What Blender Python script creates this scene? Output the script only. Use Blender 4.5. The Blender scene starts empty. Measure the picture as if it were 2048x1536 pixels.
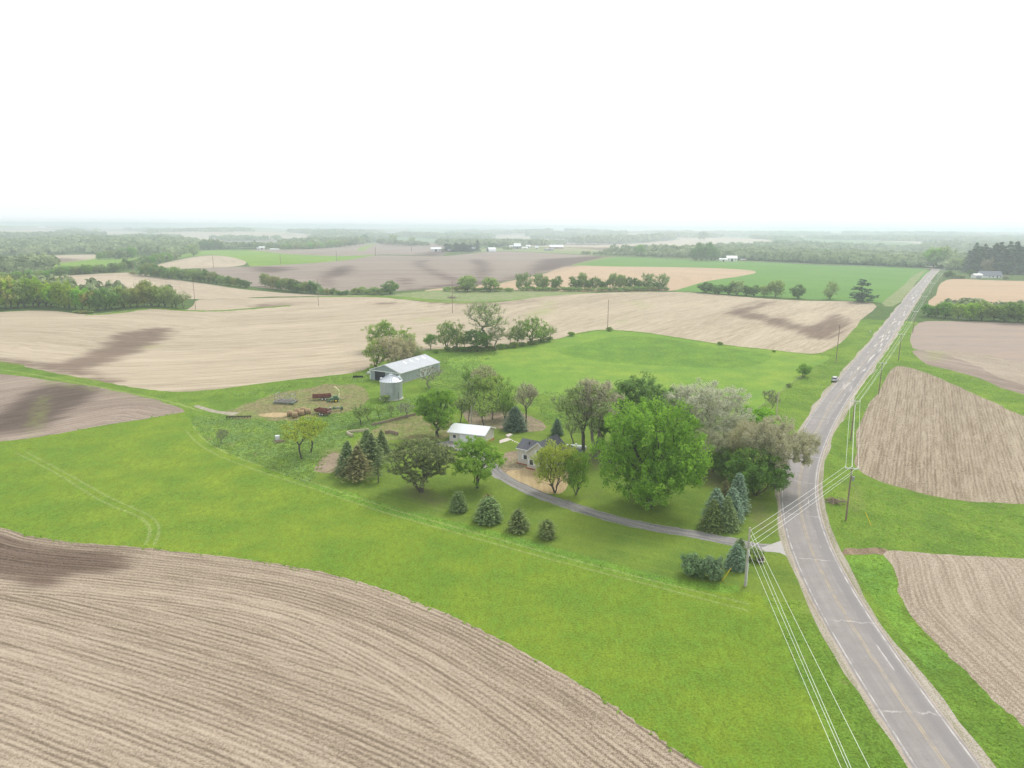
import bpy, bmesh, math, random
import numpy as np
from mathutils import Vector, Matrix
from mathutils.geometry import delaunay_2d_cdt

R = math.radians
rng = np.random.default_rng(11)
random.seed(11)
S = bpy.context.scene
COL = S.collection

# ------------------------------------------------------------------ camera, sky, sun, exposure
CAM_H = 54.0
F = 1420.0                     # focal length in pixels of a 2048 wide frame
PITCH, ROLL = R(12.50), R(0.38)
fwd = np.array([0, math.cos(PITCH), -math.sin(PITCH)])
up0 = np.array([0, math.sin(PITCH), math.cos(PITCH)])
rt0 = np.array([1.0, 0, 0])
right = rt0 * math.cos(ROLL) + up0 * math.sin(ROLL)
up = up0 * math.cos(ROLL) - rt0 * math.sin(ROLL)
camd = bpy.data.cameras.new('camera')
cam = bpy.data.objects.new('camera', camd)
COL.objects.link(cam)
camd.sensor_width = 36.0
camd.lens = F / 2048 * 36.0
camd.clip_start = 0.5
camd.clip_end = 60000
M = Matrix(((right[0], up[0], -fwd[0], 0), (right[1], up[1], -fwd[1], 0), (right[2], up[2], -fwd[2], CAM_H), (0, 0, 0, 1)))
cam.matrix_world = M
S.camera = cam

SUN_EL, SUN_AZ = R(50), R(38)   # azimuth measured from +Y towards +X
w = bpy.data.worlds.new('World')
S.world = w
w.use_nodes = True
nt = w.node_tree
nt.nodes.clear()
sky = nt.nodes.new('ShaderNodeTexSky')
sky.sky_type = 'NISHITA'
sky.sun_disc = False
sky.sun_elevation = SUN_EL
sky.sun_rotation = SUN_AZ
sky.air_density = 1.0
sky.dust_density = 6.0
sky.ozone_density = 1.0
bw = nt.nodes.new('ShaderNodeRGBToBW')
mx = nt.nodes.new('ShaderNodeMix'); mx.data_type = 'RGBA'
cl = nt.nodes.new('ShaderNodeMix'); cl.data_type = 'RGBA'
bg = nt.nodes.new('ShaderNodeBackground')
bg.inputs['Strength'].default_value = 0.112
wo = nt.nodes.new('ShaderNodeOutputWorld')
# an even white overcast veil over the blue sky
mx.inputs[0].default_value = 0.90
mx.inputs[7].default_value = (9.6, 9.9, 10.2, 1)
nt.links.new(sky.outputs[0], mx.inputs[6])
nt.links.new(mx.outputs[2], bg.inputs['Color'])
nt.links.new(bg.outputs[0], wo.inputs[0])

sd = bpy.data.lights.new('sun', 'SUN')
sd.energy = 2.3
sd.angle = R(18)
sd.color = (1.0, 0.96, 0.90)
sun = bpy.data.objects.new('sun', sd)
COL.objects.link(sun)
sv = Vector((math.sin(SUN_AZ) * math.cos(SUN_EL), math.cos(SUN_AZ) * math.cos(SUN_EL), math.sin(SUN_EL)))
sun.rotation_euler = sv.to_track_quat('Z', 'Y').to_euler()
sun.location = (0, 0, 300)

S.view_settings.view_transform = 'Standard'
S.view_settings.look = 'None'
S.view_settings.exposure = 0.10
S.view_settings.gamma = 1
cy = S.cycles
cy.max_bounces = 5
cy.diffuse_bounces = 2
cy.glossy_bounces = 2
cy.transmission_bounces = 3
cy.transparent_max_bounces = 6
cy.volume_bounces = 2
cy.use_denoising = True
cy.denoising_prefilter = 'ACCURATE'
cy.denoising_input_passes = 'RGB_ALBEDO_NORMAL'
cy.use_fast_gi = False
cy.caustics_reflective = False
cy.caustics_refractive = False

# ------------------------------------------------------------------ helpers: terrain height, pixel to point
def sstep(a, b, x):
    t = np.clip((x - a) / (b - a), 0, 1)
    return t * t * (3 - 2 * t)

def hgt(x, y):
    x = np.asarray(x, float); y = np.asarray(y, float)
    r = np.sqrt(x * x + y * y)
    h = 9.0 * sstep(110, 620, r)
    h = h + 1.0 * np.sin(x / 47.0 + 1.0) * np.sin(y / 61.0) * sstep(170, 330, r)
    # broad rolling relief farther out
    a = sstep(450, 1300, r)
    h = h + a * (2.6 * np.sin(x / 190.0 + 0.6 * np.sin(y / 260.0)) * np.sin(y / 230.0 + 1.1))
    # wooded valleys: on the right beyond the crest, on the left and behind the far farms
    h = h - 13 * np.exp(-((x - 900) / 520.0) ** 2 - ((y - 1500) / 430.0) ** 2)
    h = h - 9 * np.exp(-((x + 900) / 420.0) ** 2 - ((y - 1250) / 420.0) ** 2)
    h = h - 14 * np.exp(-((x + 100) / 1500.0) ** 2 - ((y - 2700) / 650.0) ** 2)
    # distant hills
    b = sstep(2600, 5200, r)
    h = h + b * 1.7 * (9 * np.sin(x / 780.0 + 1.3 * np.sin(y / 1500.0)) * np.cos(y / 900.0)
                 + 6 * np.sin(x / 310.0 + y / 700.0) + 3.0 * np.sin(x / 130.0 + 2.0 * np.sin(y / 500.0)))
    return h

def ray(px, py):
    d = fwd * F + right * (px - 1024) - up * (py - 768)
    return d / np.linalg.norm(d)

def P(px, py, z=None):
    """ground point under a photo pixel (or the point at height z above the datum)"""
    d = ray(px, py)
    if z is not None:
        t = (z - CAM_H) / d[2]
        return np.array([d[0] * t, d[1] * t, z])
    if d[2] > -0.0005:
        d = d.copy(); d[2] = -0.0005
    ts = np.geomspace(40, 30000, 700)
    xs, ys, zs = d[0] * ts, d[1] * ts, CAM_H + d[2] * ts
    f = zs - hgt(xs, ys)
    i = int(np.argmax(f < 0)) if (f < 0).any() else len(ts) - 1
    if i == 0:
        i = 1
    a, b = ts[i - 1], ts[i]
    for _ in range(30):
        m = (a + b) / 2
        if CAM_H + d[2] * m - hgt(d[0] * m, d[1] * m) < 0: b = m
        else: a = m
    t = b
    x, y = d[0] * t, d[1] * t
    return np.array([x, y, float(hgt(x, y))])

def proj(p):
    v = np.asarray(p, float) - np.array([0, 0, CAM_H])
    z = v @ fwd
    return 1024 + F * (v @ right) / z, 768 - F * (v @ up) / z

def height_to(p, py_top):
    """height above p at which a vertical reaches the photo row py_top"""
    a, b = 0.0, 120.0
    for _ in range(40):
        m = (a + b) / 2
        if proj((p[0], p[1], p[2] + m))[1] > py_top: a = m
        else: b = m
    return a

def depth(p):
    return float((np.asarray(p) - np.array([0, 0, CAM_H])) @ fwd)

# ------------------------------------------------------------------ helpers: objects
def tag(o, label=None, cat=None, group=None, kind=None):
    if label: o['label'] = label
    if cat: o['category'] = cat
    if group: o['group'] = group
    if kind: o['kind'] = kind
    return o

def mesh_np(name, verts, faces, mats, mat_idx=None, smooth=False, colattr=None, uv=None, attrs=None):
    """verts (n,3); faces: (m,4) or (m,3) int array"""
    me = bpy.data.meshes.new(name)
    verts = np.ascontiguousarray(verts, dtype=np.float32)
    faces = np.ascontiguousarray(faces, dtype=np.int32)
    nv, nf, k = len(verts), len(faces), faces.shape[1]
    me.vertices.add(nv)
    me.vertices.foreach_set('co', verts.ravel())
    me.loops.add(nf * k)
    me.loops.foreach_set('vertex_index', faces.ravel())
    me.polygons.add(nf)
    me.polygons.foreach_set('loop_start', np.arange(0, nf * k, k, dtype=np.int32))
    if mat_idx is not None:
        me.polygons.foreach_set('material_index', np.asarray(mat_idx, dtype=np.int32))
    if smooth:
        me.polygons.foreach_set('use_smooth', np.ones(nf, dtype=bool))
    for m in (mats if isinstance(mats, (list, tuple)) else [mats]):
        me.materials.append(m)
    if colattr is not None:      # per face float
        a = me.attributes.new('tint', 'FLOAT', 'FACE')
        a.data.foreach_set('value', np.ascontiguousarray(colattr, dtype=np.float32))
    if uv is not None:
        l = me.uv_layers.new(name='rows')
        l.data.foreach_set('uv', np.ascontiguousarray(uv[faces.ravel()], dtype=np.float32).ravel())
    for an, av in (attrs or {}).items():
        a = me.attributes.new(an, 'FLOAT', 'POINT')
        a.data.foreach_set('value', np.ascontiguousarray(av, dtype=np.float32))
    me.update(calc_edges=True)
    me.validate()
    return me

def link(name, me, parent=None, loc=None):
    o = bpy.data.objects.new(name, me)
    COL.objects.link(o)
    if parent is not None: o.parent = parent
    if loc is not None: o.location = loc
    return o

def empty(name, loc, rz=0.0):
    o = bpy.data.objects.new(name, None)
    o.empty_display_size = 0.5
    COL.objects.link(o)
    o.location = loc
    o.rotation_euler = (0, 0, rz)
    return o

class MB:
    """collects boxes, bars and tubes into ONE mesh"""
    def __init__(s): s.v = []; s.f = []
    def quad(s, *p):
        n = len(s.v); s.v += [tuple(map(float, q)) for q in p]; s.f.append(tuple(range(n, n + len(p)))); return s
    def box(s, lo, hi, M=None):
        x0, y0, z0 = lo; x1, y1, z1 = hi
        c = [(x0, y0, z0), (x1, y0, z0), (x1, y1, z0), (x0, y1, z0), (x0, y0, z1), (x1, y0, z1), (x1, y1, z1), (x0, y1, z1)]
        if M is not None: c = [tuple(M @ Vector(q)) for q in c]
        n = len(s.v); s.v += c
        for f in ((0, 3, 2, 1), (4, 5, 6, 7), (0, 1, 5, 4), (1, 2, 6, 5), (2, 3, 7, 6), (3, 0, 4, 7)):
            s.f.append(tuple(n + i for i in f))
        return s
    def tube(s, pts, r, k=8, cap=True):
        pts = [Vector(p) for p in pts]
        rs = r if isinstance(r, (list, tuple)) else [r] * len(pts)
        n0 = len(s.v)
        for i, p in enumerate(pts):
            d = (pts[min(i + 1, len(pts) - 1)] - pts[max(i - 1, 0)]).normalized()
            a = d.cross(Vector((0, 0, 1)))
            if a.length < 1e-3: a = Vector((1, 0, 0))
            a.normalize(); b = d.cross(a)
            for j in range(k):
                t = 2 * math.pi * j / k
                s.v.append(tuple(p + (a * math.cos(t) + b * math.sin(t)) * rs[i]))
        for i in range(len(pts) - 1):
            for j in range(k):
                a0 = n0 + i * k + j; a1 = n0 + i * k + (j + 1) % k
                s.f.append((a0, a1, a1 + k, a0 + k))
        if cap:
            s.f.append(tuple(n0 + j for j in range(k))[::-1])
            s.f.append(tuple(n0 + (len(pts) - 1) * k + j for j in range(k)))
        return s
    def lathe(s, prof, k=24, c=(0, 0, 0)):
        n0 = len(s.v)
        for (r, z) in prof:
            for j in range(k):
                t = 2 * math.pi * j / k
                s.v.append((c[0] + r * math.cos(t), c[1] + r * math.sin(t), c[2] + z))
        for i in range(len(prof) - 1):
            for j in range(k):
                a0 = n0 + i * k + j; a1 = n0 + i * k + (j + 1) % k
                s.f.append((a0, a1, a1 + k, a0 + k))
        return s
    def build(s, name, mat, parent=None, smooth=False, loc=None, bevel=0):
        me = bpy.data.meshes.new(name)
        me.from_pydata(s.v, [], s.f)
        me.materials.append(mat)
        if smooth:
            for p in me.polygons: p.use_smooth = True
        me.update()
        bm = bmesh.new(); bm.from_mesh(me)
        bmesh.ops.recalc_face_normals(bm, faces=bm.faces)
        bm.to_mesh(me); bm.free()
        o = link(name, me, parent, loc)
        if bevel:
            m = o.modifiers.new('bevel', 'BEVEL'); m.width = bevel; m.segments = 2; m.limit_method = 'ANGLE'
        return o

# ------------------------------------------------------------------ materials
class NT:
    def __init__(s, name):
        s.m = bpy.data.materials.new(name); s.m.use_nodes = True
        s.t = s.m.node_tree; s.t.nodes.clear()
        s.out = s.n('ShaderNodeOutputMaterial')
    def n(s, t, **kw):
        x = s.t.nodes.new(t)
        for k, v in kw.items(): setattr(x, k, v)
        return x
    def l(s, a, b): s.t.links.new(a, b)
    def val(s, sock, v):
        if hasattr(v, 'node'): s.l(v, sock)
        elif v is not None: sock.default_value = v
    def math(s, op, a, b=None, c=None, clamp=False):
        x = s.n('ShaderNodeMath', operation=op, use_clamp=clamp)
        s.val(x.inputs[0], a); s.val(x.inputs[1], b)
        if c is not None: s.val(x.inputs[2], c)
        return x.outputs[0]
    def mix(s, f, a, b, blend='MIX'):
        x = s.n('ShaderNodeMix', data_type='RGBA', blend_type=blend)
        s.val(x.inputs[0], f)
        for i, v in ((6, a), (7, b)):
            s.val(x.inputs[i], v if hasattr(v, 'node') else (*v[:3], 1))
        return x.outputs[2]
    def noise(s, vec, scale, detail=2, rough=0.55, dist=0.0):
        x = s.n('ShaderNodeTexNoise')
        s.l(vec, x.inputs['Vector'])
        x.inputs['Scale'].default_value = scale; x.inputs['Detail'].default_value = detail
        x.inputs['Roughness'].default_value = rough; x.inputs['Distortion'].default_value = dist
        return x.outputs[0]
    def mapping(s, vec, scale):
        x = s.n('ShaderNodeMapping'); s.l(vec, x.inputs[0]); x.inputs['Scale'].default_value = scale
        return x.outputs[0]
    def ramp(s, v, a, b, lo=0.0, hi=1.0):
        x = s.n('ShaderNodeMapRange'); x.interpolation_type = 'SMOOTHSTEP'
        s.val(x.inputs[0], v); x.inputs[1].default_value = a; x.inputs[2].default_value = b
        x.inputs[3].default_value = lo; x.inputs[4].default_value = hi
        return x.outputs[0]
    def attr(s, name):
        x = s.n('ShaderNodeAttribute', attribute_name=name); return x
    def finish(s, col, rough=0.9, bump=None, bump_s=0.3, bump_d=0.1, spec=0.2, metal=0.0):
        b = s.n('ShaderNodeBsdfPrincipled')
        s.val(b.inputs['Base Color'], col if hasattr(col, 'node') else (*col[:3], 1))
        s.val(b.inputs['Roughness'], rough)
        b.inputs['Specular IOR Level'].default_value = spec
        b.inputs['Metallic'].default_value = metal
        if bump is not None:
            x = s.n('ShaderNodeBump'); x.inputs['Strength'].default_value = bump_s; x.inputs['Distance'].default_value = bump_d
            s.l(bump, x.inputs['Height']); s.l(x.outputs[0], b.inputs['Normal'])
        s.l(b.outputs[0], s.out.inputs[0])
        return s.m

def grass_mat(name, c1, c2, c3, dry=(0.33, 0.27, 0.14), dry_amt=0.0, tuft=0.5, big=1.0, stripe=0.0, bump=0.25, g=0.76):
    c1, c2, c3, dry = [tuple(q * g for q in c) for c in (c1, c2, c3, dry)]
    t = NT(name)
    co = t.n('ShaderNodeTexCoord').outputs['Object']
    n1 = t.noise(co, 0.022, 3); n2 = t.noise(co, 0.12, 3, 0.6); n3 = t.noise(t.mapping(co, (1, 0.55, 1)), 1.1, 3, 0.65); n4 = t.noise(co, 3.2, 3, 0.8)
    a = t.ramp(n1, 0.36, 0.64)
    col = t.mix(a, c1, c2)
    b = t.ramp(t.math('ADD', t.math('MULTIPLY', n2, 0.55), t.math('MULTIPLY', n3, 0.45)), 0.40, 0.62)
    col = t.mix(t.math('MULTIPLY', b, 0.75 * big), col, c3)
    if stripe:
        uv = t.n('ShaderNodeUVMap', uv_map='rows').outputs[0]
        s1 = t.noise(t.mapping(uv, (0.55, 0.012, 1)), 1.0, 2)
        col = t.mix(t.ramp(s1, 0.45, 0.6, 0, stripe), col, c2)
    v = t.ramp(n4, 0.32, 0.68, 1 - 0.7 * tuft, 1 + 0.6 * tuft)
    v2 = t.ramp(n3, 0.3, 0.7, 1 - 0.45 * tuft, 1 + 0.35 * tuft)
    vv = t.math('MULTIPLY', v, v2)
    vc = t.n('ShaderNodeCombineColor'); [t.l(vv, vc.inputs[i]) for i in range(3)]
    col = t.mix(1.0, col, vc.outputs[0], 'MULTIPLY')
    if dry_amt:
        nd = t.noise(co, 0.25, 4, 0.7)
        col = t.mix(t.ramp(nd, 0.66 - 0.3 * dry_amt, 0.80 - 0.2 * dry_amt, 0, 0.85), col, dry)
    at = t.attr('wet_and_shade').outputs['Fac']
    col = t.mix(t.ramp(t.math('ADD', at, t.math('MULTIPLY', t.math('SUBTRACT', n3, 0.5), 0.9)), 0.3, 0.9, 0, 0.55), col, dry)
    return t.finish(col, 0.95, t.math('ADD', n4, t.math('MULTIPLY', n3, 2.0)), bump, 0.35, 0.05)

def field_mat(name, light, mid, dark, soil, contrast=1.0, residue=1.0, fine_rows=True, g=0.78, comb=1.0):
    light, mid, dark, soil = [tuple(q * g for q in c) for c in (light, mid, dark, soil)]
    """crop residue on tilled soil: light = straw, mid = average, dark = bare soil between rows, soil = wet patches"""
    t = NT(name)
    uv = t.n('ShaderNodeUVMap', uv_map='rows').outputs[0]
    co = t.n('ShaderNodeTexCoord').outputs['Object']
    big = t.noise(t.mapping(uv, (0.03, 0.0035, 1)), 1, 3)
    med = t.noise(t.mapping(uv, (0.16, 0.011, 1)), 1, 3, 0.6, 0.2)
    row = t.noise(t.mapping(uv, (0.95, 0.03, 1)), 1, 2, 0.65, 0.15)
    fin = t.noise(t.mapping(uv, (1.5, 0.10, 1)), 1, 2, 0.65)
    res = t.noise(t.mapping(co, (1, 1, 1)), 2.6, 3, 0.8)
    spk = t.noise(t.mapping(co, (1, 1, 1)), 7.0, 2, 0.8)
    trk = t.noise(t.mapping(uv, (0.33, 0.009, 1)), 1, 2, 0.6)
    s = t.math('MULTIPLY', big, 0.20)
    s = t.math('ADD', s, t.math('MULTIPLY', med, 0.14))
    s = t.math('ADD', s, t.math('MULTIPLY', trk, 0.10))
    s = t.math('ADD', s, t.math('MULTIPLY', row, 0.26))
    s = t.math('ADD', s, t.math('MULTIPLY', fin, 0.30))
    if fine_rows:
        ux = t.n('ShaderNodeSeparateXYZ'); t.l(uv, ux.inputs[0])
        wob = t.math('ADD', ux.outputs[0], t.math('MULTIPLY', t.noise(t.mapping(uv, (0.2, 0.08, 1)), 1, 2), 0.5))
        wv = t.math('SINE', t.math('MULTIPLY', wob, 2 * math.pi / 0.76))
        s = t.math('ADD', s, t.math('MULTIPLY', t.math('MULTIPLY', wv, t.ramp(row, 0.3, 0.7, 1.2, 0.3)), 0.085 * comb))
    s = t.math('ADD', s, t.math('MULTIPLY', t.math('SUBTRACT', res, 0.5), 0.45 * residue))
    s = t.math('ADD', s, t.math('MULTIPLY', t.math('SUBTRACT', spk, 0.5), 0.60 * residue))
    k = 0.115 / contrast
    col = t.mix(t.ramp(s, 0.5 - k, 0.5), dark, mid)
    col = t.mix(t.ramp(s, 0.5, 0.5 + k), col, light)
    wet_and_shade = t.attr('wet_and_shade').outputs['Fac']
    wn = t.math('ADD', wet_and_shade, t.math('MULTIPLY', t.math('SUBTRACT', t.math('ADD', t.math('MULTIPLY', med, 0.55), t.math('MULTIPLY', row, 0.45)), 0.5), 3.0))
    wn = t.math('ADD', wn, t.math('MULTIPLY', t.math('SUBTRACT', res, 0.5), 0.5))
    fw = t.math('MULTIPLY', t.ramp(wn, 0.2, 0.85, 0, 0.95), t.ramp(wet_and_shade, 0.02, 0.3))
    vs = tuple(soil[i] / mid[i] for i in range(3))
    dk = t.mix(1.0, col, vs, 'MULTIPLY')
    col = t.mix(fw, col, dk)
    gr = t.attr('weed').outputs['Fac']
    gn = t.math('ADD', gr, t.math('MULTIPLY', t.math('SUBTRACT', t.noise(co, 0.5, 3, 0.7), 0.5), 0.9))
    fg = t.math('MULTIPLY', t.ramp(gn, 0.3, 0.9, 0, 0.35), t.ramp(gr, 0.02, 0.2))
    col = t.mix(fg, col, (0.27, 0.34, 0.08))
    return t.finish(col, 0.95, t.math('ADD', t.math('MULTIPLY', s, 2.0), spk), 0.35, 0.12, 0.05)

def plain(name, c, rough=0.6, spec=0.3, metal=0.0, var=0.12, scale=2.0):
    t = NT(name)
    co = t.n('ShaderNodeTexCoord').outputs['Object']
    n = t.noise(co, scale, 4, 0.6)
    v = t.ramp(n, 0.25, 0.75, 1 - var, 1 + var)
    vc = t.n('ShaderNodeCombineColor'); [t.l(v, vc.inputs[i]) for i in range(3)]
    return t.finish(t.mix(1.0, c, vc.outputs[0], 'MULTIPLY'), rough, None, spec=spec, metal=metal)

def ribbed(name, c, axis='X', period=0.6, rough=0.45, metal=0.3, dirt=0.12, depth=0.25, dark=0.8):
    """corrugated or boarded sheet: ribs run across the given object axis"""
    t = NT(name)
    co = t.n('ShaderNodeTexCoord').outputs['Object']
    sx = t.n('ShaderNodeSeparateXYZ'); t.l(co, sx.inputs[0])
    u = sx.outputs['XYZ'.index(axis)]
    wv = t.math('SINE', t.math('MULTIPLY', u, 2 * math.pi / period))
    rib = t.ramp(wv, 0.55, 0.95)
    n = t.noise(co, 0.5, 4, 0.65); n2 = t.noise(t.mapping(co, (1.5, 1.5, 0.2)), 1.5, 3)
    v = t.math('MULTIPLY', t.ramp(n, 0.3, 0.75, 1 - dirt, 1 + dirt * 0.4), t.ramp(n2, 0.3, 0.7, 1 - dirt, 1.0))
    v = t.math('MULTIPLY', v, t.math('SUBTRACT', 1.0, t.math('MULTIPLY', rib, 1 - dark)))
    vc = t.n('ShaderNodeCombineColor'); [t.l(v, vc.inputs[i]) for i in range(3)]
    return t.finish(t.mix(1.0, c, vc.outputs[0], 'MULTIPLY'), rough, rib, depth, 0.05, 0.35, metal)

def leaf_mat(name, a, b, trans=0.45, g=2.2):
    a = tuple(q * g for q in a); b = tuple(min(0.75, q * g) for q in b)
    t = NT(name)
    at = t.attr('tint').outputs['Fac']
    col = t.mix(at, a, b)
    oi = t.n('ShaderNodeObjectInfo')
    col = t.mix(1.0, col, oi.outputs['Color'], 'MULTIPLY')
    d = t.n('ShaderNodeBsdfDiffuse'); tr = t.n('ShaderNodeBsdfTranslucent'); mxs = t.n('ShaderNodeMixShader')
    t.l(col, d.inputs[0]); t.l(col, tr.inputs[0]); mxs.inputs[0].default_value = trans
    t.l(d.outputs[0], mxs.inputs[1]); t.l(tr.outputs[0], mxs.inputs[2]); t.l(mxs.outputs[0], t.out.inputs[0])
    return t.m

def bark_mat(name, c):
    t = NT(name)
    co = t.n('ShaderNodeTexCoord').outputs['Object']
    n = t.noise(t.mapping(co, (4, 4, 0.7)), 2, 4, 0.7)
    return t.finish(t.mix(n, [q * 0.6 for q in c], [min(1, q * 1.4) for q in c]), 0.95, n, 0.6, 0.05, 0.05)

# ------------------------------------------------------------------ the land: fields, verges, lawns cut from ONE sheet
MT = {}
MT['grass'] = grass_mat('verge_grass', (0.20, 0.33, 0.045), (0.27, 0.40, 0.055), (0.12, 0.23, 0.035), dry_amt=0.12, tuft=0.5, bump=0.6)
MT['hay'] = grass_mat('hay_grass', (0.215, 0.325, 0.036), (0.265, 0.365, 0.040), (0.150, 0.275, 0.036), tuft=0.42, big=1.0)
MT['lush'] = grass_mat('lush_grass', (0.20, 0.35, 0.045), (0.23, 0.40, 0.05), (0.13, 0.26, 0.045), tuft=0.6)
MT['pasture'] = grass_mat('pasture_grass', (0.23, 0.39, 0.055), (0.31, 0.44, 0.065), (0.17, 0.33, 0.055), tuft=0.32)
MT['lawn'] = grass_mat('lawn_grass', (0.19, 0.29, 0.045), (0.25, 0.34, 0.050), (0.13, 0.22, 0.040), dry=(0.20, 0.16, 0.10), tuft=0.30, stripe=0.3)
MT['weeds'] = grass_mat('weedy_grass', (0.20, 0.33, 0.05), (0.26, 0.39, 0.06), (0.15, 0.25, 0.09), dry_amt=0.15, tuft=0.9, bump=0.7)
MT['track'] = grass_mat('worn_grass', (0.27, 0.37, 0.08), (0.32, 0.42, 0.10), (0.24, 0.33, 0.09), tuft=0.5)
MT['wheat'] = grass_mat('young_crop', (0.14, 0.30, 0.060), (0.17, 0.33, 0.065), (0.16, 0.31, 0.06), tuft=0.2, stripe=0.5, big=0.5)
MT['wild'] = grass_mat('wild_ground', (0.12, 0.20, 0.05), (0.15, 0.23, 0.06), (0.08, 0.14, 0.04), dry_amt=0.2, tuft=0.8)
def mosaic():
    t = NT('far_farmland')
    co = t.n('ShaderNodeTexCoord').outputs['Object']
    wv = t.n('ShaderNodeTexVoronoi'); wv.feature = 'F1'; t.l(t.mapping(co, (0.0026, 0.0012, 0.0)), wv.inputs['Vector']); wv.inputs['Scale'].default_value = 1.0; wv.inputs['Randomness'].default_value = 0.85
    sx = t.n('ShaderNodeSeparateColor'); t.l(wv.outputs['Color'], sx.inputs[0])
    c = t.mix(t.ramp(sx.outputs[0], 0.34, 0.36), (0.13, 0.20, 0.06), (0.44, 0.36, 0.29))
    c = t.mix(t.ramp(sx.outputs[0], 0.66, 0.67), c, (0.24, 0.19, 0.16))
    c = t.mix(t.ramp(sx.outputs[0], 0.78, 0.79), c, (0.15, 0.26, 0.06))
    n = t.noise(co, 0.02, 4, 0.6)
    c = t.mix(t.ramp(n, 0.3, 0.7, 0, 0.35), c, (0.12, 0.15, 0.07))
    return t.finish(c, 0.95)
MT['mosaic'] = mosaic()
MT['bleached'] = grass_mat('bleached_grass', (0.30, 0.36, 0.14), (0.34, 0.38, 0.18), (0.22, 0.32, 0.10), dry=(0.42, 0.38, 0.25), dry_amt=0.6, tuft=0.5)
MT['stubble'] = field_mat('stubble', (0.61, 0.505, 0.385), (0.43, 0.345, 0.255), (0.22, 0.17, 0.12), (0.17, 0.12, 0.09), contrast=0.9, comb=0.8, residue=1.25)
MT['stubble_far'] = field_mat('stubble_far', (0.60, 0.505, 0.375), (0.465, 0.385, 0.28), (0.29, 0.23, 0.16), (0.20, 0.145, 0.11), contrast=1.1, residue=0.6, g=0.92)
MT['stubble_right'] = field_mat('stubble_right', (0.56, 0.47, 0.35), (0.40, 0.32, 0.225), (0.21, 0.155, 0.10), (0.2, 0.14, 0.1), contrast=1.15, residue=1.7, comb=0.5)
MT['pale'] = field_mat('pale_stubble', (0.60, 0.51, 0.40), (0.47, 0.385, 0.295), (0.31, 0.24, 0.175), (0.25, 0.18, 0.13), residue=1.5, comb=0.5)
MT['brown'] = field_mat('tilled_soil', (0.50, 0.41, 0.33), (0.37, 0.29, 0.235), (0.20, 0.15, 0.12), (0.15, 0.11, 0.09), residue=0.7)
MT['mauve'] = field_mat('tilled_hill', (0.46, 0.375, 0.31), (0.35, 0.285, 0.235), (0.23, 0.18, 0.145), (0.15, 0.105, 0.09), residue=0.35, fine_rows=False)
MT['orange'] = field_mat('orange_stubble', (0.66, 0.49, 0.33), (0.58, 0.42, 0.28), (0.44, 0.32, 0.21), (0.24, 0.20, 0.17), residue=0.3, fine_rows=False)
MT['orange_grey'] = field_mat('orange_grey_stubble', (0.56, 0.40, 0.27), (0.44, 0.35, 0.29), (0.30, 0.26, 0.24), (0.24, 0.20, 0.17), residue=0.3, contrast=0.9, fine_rows=False)
MT['dirt'] = field_mat('bare_dirt', (0.42, 0.31, 0.22), (0.30, 0.215, 0.15), (0.20, 0.15, 0.09), (0.12, 0.09, 0.07), residue=1.2, fine_rows=False)
MT['weed_dirt'] = grass_mat('weed_dirt', (0.28, 0.30, 0.11), (0.24, 0.32, 0.08), (0.31, 0.235, 0.14), dry_amt=0.35, dry=(0.30, 0.20, 0.13), tuft=0.6)
MT['litter'] = grass_mat('leaf_litter', (0.26, 0.205, 0.14), (0.30, 0.235, 0.165), (0.20, 0.20, 0.09), dry=(0.34, 0.26, 0.20), dry_amt=0.6, tuft=0.6, g=1.0)
MT['gravel'] = field_mat('gravel', (0.60, 0.54, 0.46), (0.49, 0.43, 0.35), (0.30, 0.29, 0.17), (0.3, 0.22, 0.16), residue=1.2, fine_rows=False)
MT['straw'] = field_mat('straw_mulch', (0.66, 0.52, 0.30), (0.58, 0.44, 0.25), (0.46, 0.34, 0.18), (0.3, 0.2, 0.1), residue=1.0, fine_rows=False)
MT['drive'] = field_mat('drive_asphalt', (0.50, 0.47, 0.43), (0.36, 0.34, 0.32), (0.19, 0.18, 0.175), (0.1, 0.09, 0.09), residue=0.5, fine_rows=False)
MT['apron'] = plain('apron_concrete', (0.43, 0.41, 0.385), 0.9, 0.1, var=0.08, scale=1.5)

def spline(pts, closed=False, step=7.0, smooth=True):
    pts = np.asarray(pts, float)
    n = len(pts); out = []
    rngi = range(n if closed else n - 1)
    for i in rngi:
        p1, p2 = pts[i], pts[(i + 1) % n]
        if closed: p0, p3 = pts[i - 1], pts[(i + 2) % n]
        else: p0, p3 = pts[max(i - 1, 0)], pts[min(i + 2, n - 1)]
        L = np.linalg.norm(p2 - p1); k = max(1, int(L / step))
        for j in range(k):
            t = j / k
            if smooth:
                out.append(0.5 * ((2 * p1) + (-p0 + p2) * t + (2 * p0 - 5 * p1 + 4 * p2 - p3) * t * t + (-p0 + 3 * p1 - 3 * p2 + p3) * t ** 3))
            else:
                out.append(p1 + (p2 - p1) * t)
    if not closed: out.append(pts[-1])
    return np.array(out)

def inpoly(X, Y, poly):
    inside = np.zeros(len(X), bool)
    x1, y1 = poly[:, 0], poly[:, 1]
    x2, y2 = np.roll(x1, -1), np.roll(y1, -1)
    m = (X >= x1.min()) & (X <= x1.max()) & (Y >= y1.min()) & (Y <= y1.max())
    idx = np.nonzero(m)[0]
    if not len(idx): return inside
    xs, ys = X[idx], Y[idx]
    c = np.zeros(len(idx), bool)
    for a, b, cc, d in zip(x1, y1, x2, y2):
        if b == d: continue
        k = ((b > ys) != (d > ys))
        c ^= k & (xs < (cc - a) * (ys - b) / (d - b) + a)
    inside[idx] = c
    return inside

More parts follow.
